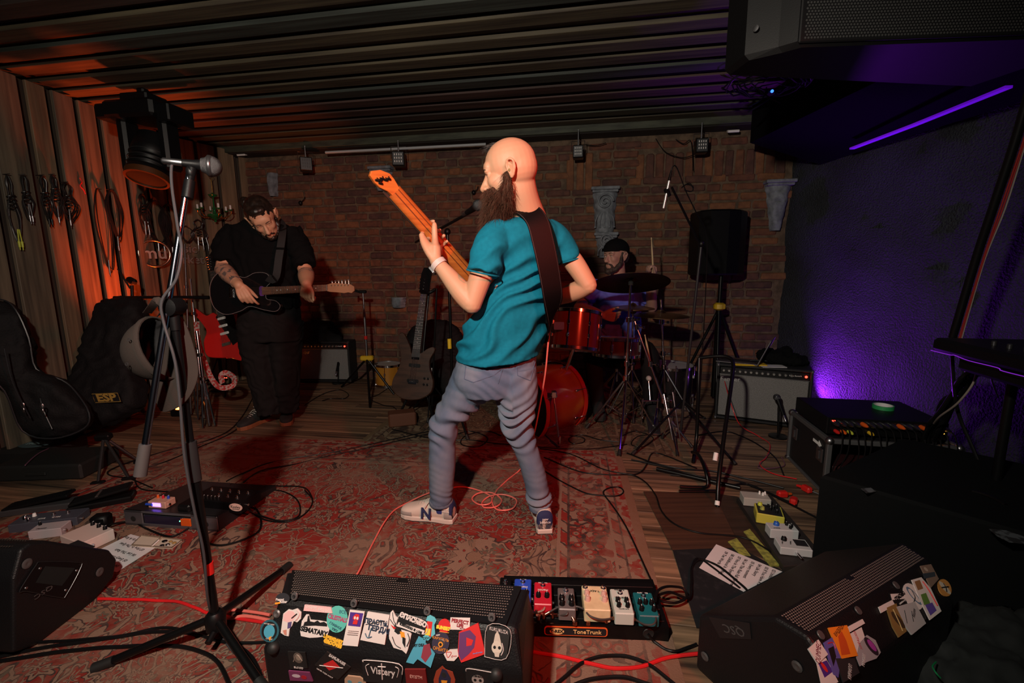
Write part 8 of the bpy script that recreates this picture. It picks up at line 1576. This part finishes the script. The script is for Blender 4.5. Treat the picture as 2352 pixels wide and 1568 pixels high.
cable('thin red cable falling between the right pedals and the dark box',[(1885,1150),(1888,1185),(1892,1225)],.0030,REDC)
cable('mauve cable across the black case at the far left',[(58,1068,.11),(90,1040,.11),(130,1025,.08),(180,1018),(225,1008)],.0036,VIO)
# right pedalboard and pedals
q=[PZ(x,y,.03) for x,y in((1692,1143),(1770,1135),(1905,1290),(1800,1300))]; t=thing('pedalboard','dark wooden pedalboard running along the right side of the floor','pedalboard',PZ(1790,1220)); g=G(); g.prism([(p.x,p.y) for p in q],.002,.03,.003); g.obj('deck',mat('dark_board',(.018,.014,.013),.6),t,world=True)
GRW=mat('pale_grey_enamel',(.36,.35,.32),.5); YGE=mat('yellow_enamel',(.50,.45,.06),.45); WHE=mat('white_enamel',(.46,.47,.48),.45); BLUK=mat('blue_knob',(.02,.10,.42),.35)
def onr(x,y,z=.07): p=PZ(x,y,z); return V((p.x,p.y,.032))
pedal('effects_pedal','pale grey pedal with small white knobs, furthest on the right pedalboard',onr(1735,1140),R(-12),.13,.075,.045,GRW,knobs=[(.025+.013*i,.02-.012*(i%2),.005,WHT) for i in range(3)],top=None)
pedal('effects_pedal','yellow pedal with black face and green knobs on the right pedalboard',onr(1766,1176),R(-22),.118,.105,.050,YGE,top=INK,knobs=[(-.035,.035,.011,YG),(-.03,-.005,.011,TG),(.0,.03,.006,BLK),(.02,.015,.006,BLK),(.035,.035,.006,BLK),(.03,-.02,.006,BLK),(.005,-.0,.006,BLK)])
pedal('effects_pedal','white pedal with a bright blue knob on the right pedalboard',onr(1796,1212),R(-8),.12,.06,.045,WHE,knobs=[(-.02,.012,.012,BLUK),(.025,.015,.006,BLK),(.04,.0,.006,BLK),(.03,-.012,.006,BLK)],txt=[('LOOPER',-.03,-.018,.008,INK,0)])
t=pedal('effects_pedal','white looper pedal with a black screen, nearest on the right pedalboard',onr(1822,1246),R(-12),.125,.08,.035,WHE,knobs=[(-.03,.02,.011,BLK)],txt=[('x-vive',-.045,-.005,.009,INK,70),('LOOPER',-.01,.0,.007,INK,70)]); g=G(); g.box((.032,.008,.0355),(.048,.045,.002),.0005); g.obj('screen',INK,t); g=G(); g.rod((.0,-.04,.018),(.006,-.085,.018),.006,.005,10); g.obj('silver_plug',CHR,t)
for k,(x,y,l) in enumerate(((1796,1142,'orange-red angled plug behind the yellow pedal'),(1822,1158,'red plug lying beside the orange-red one'),(1852,1130,'small red plug on its own near the flight case'))):
    p=PZ(x,y); t=thing('red_plug',l,'plug',p,k*.9); g=G(); g.box((0,0,.02),(.055,.035,.035),.008); g.obj('plug_body',REDW,t); g=G(); g.rod((.02,0,.02),(.055,.01,.015),.010,.007,10); g.obj('collar',ORG if k==0 else REDW,t)
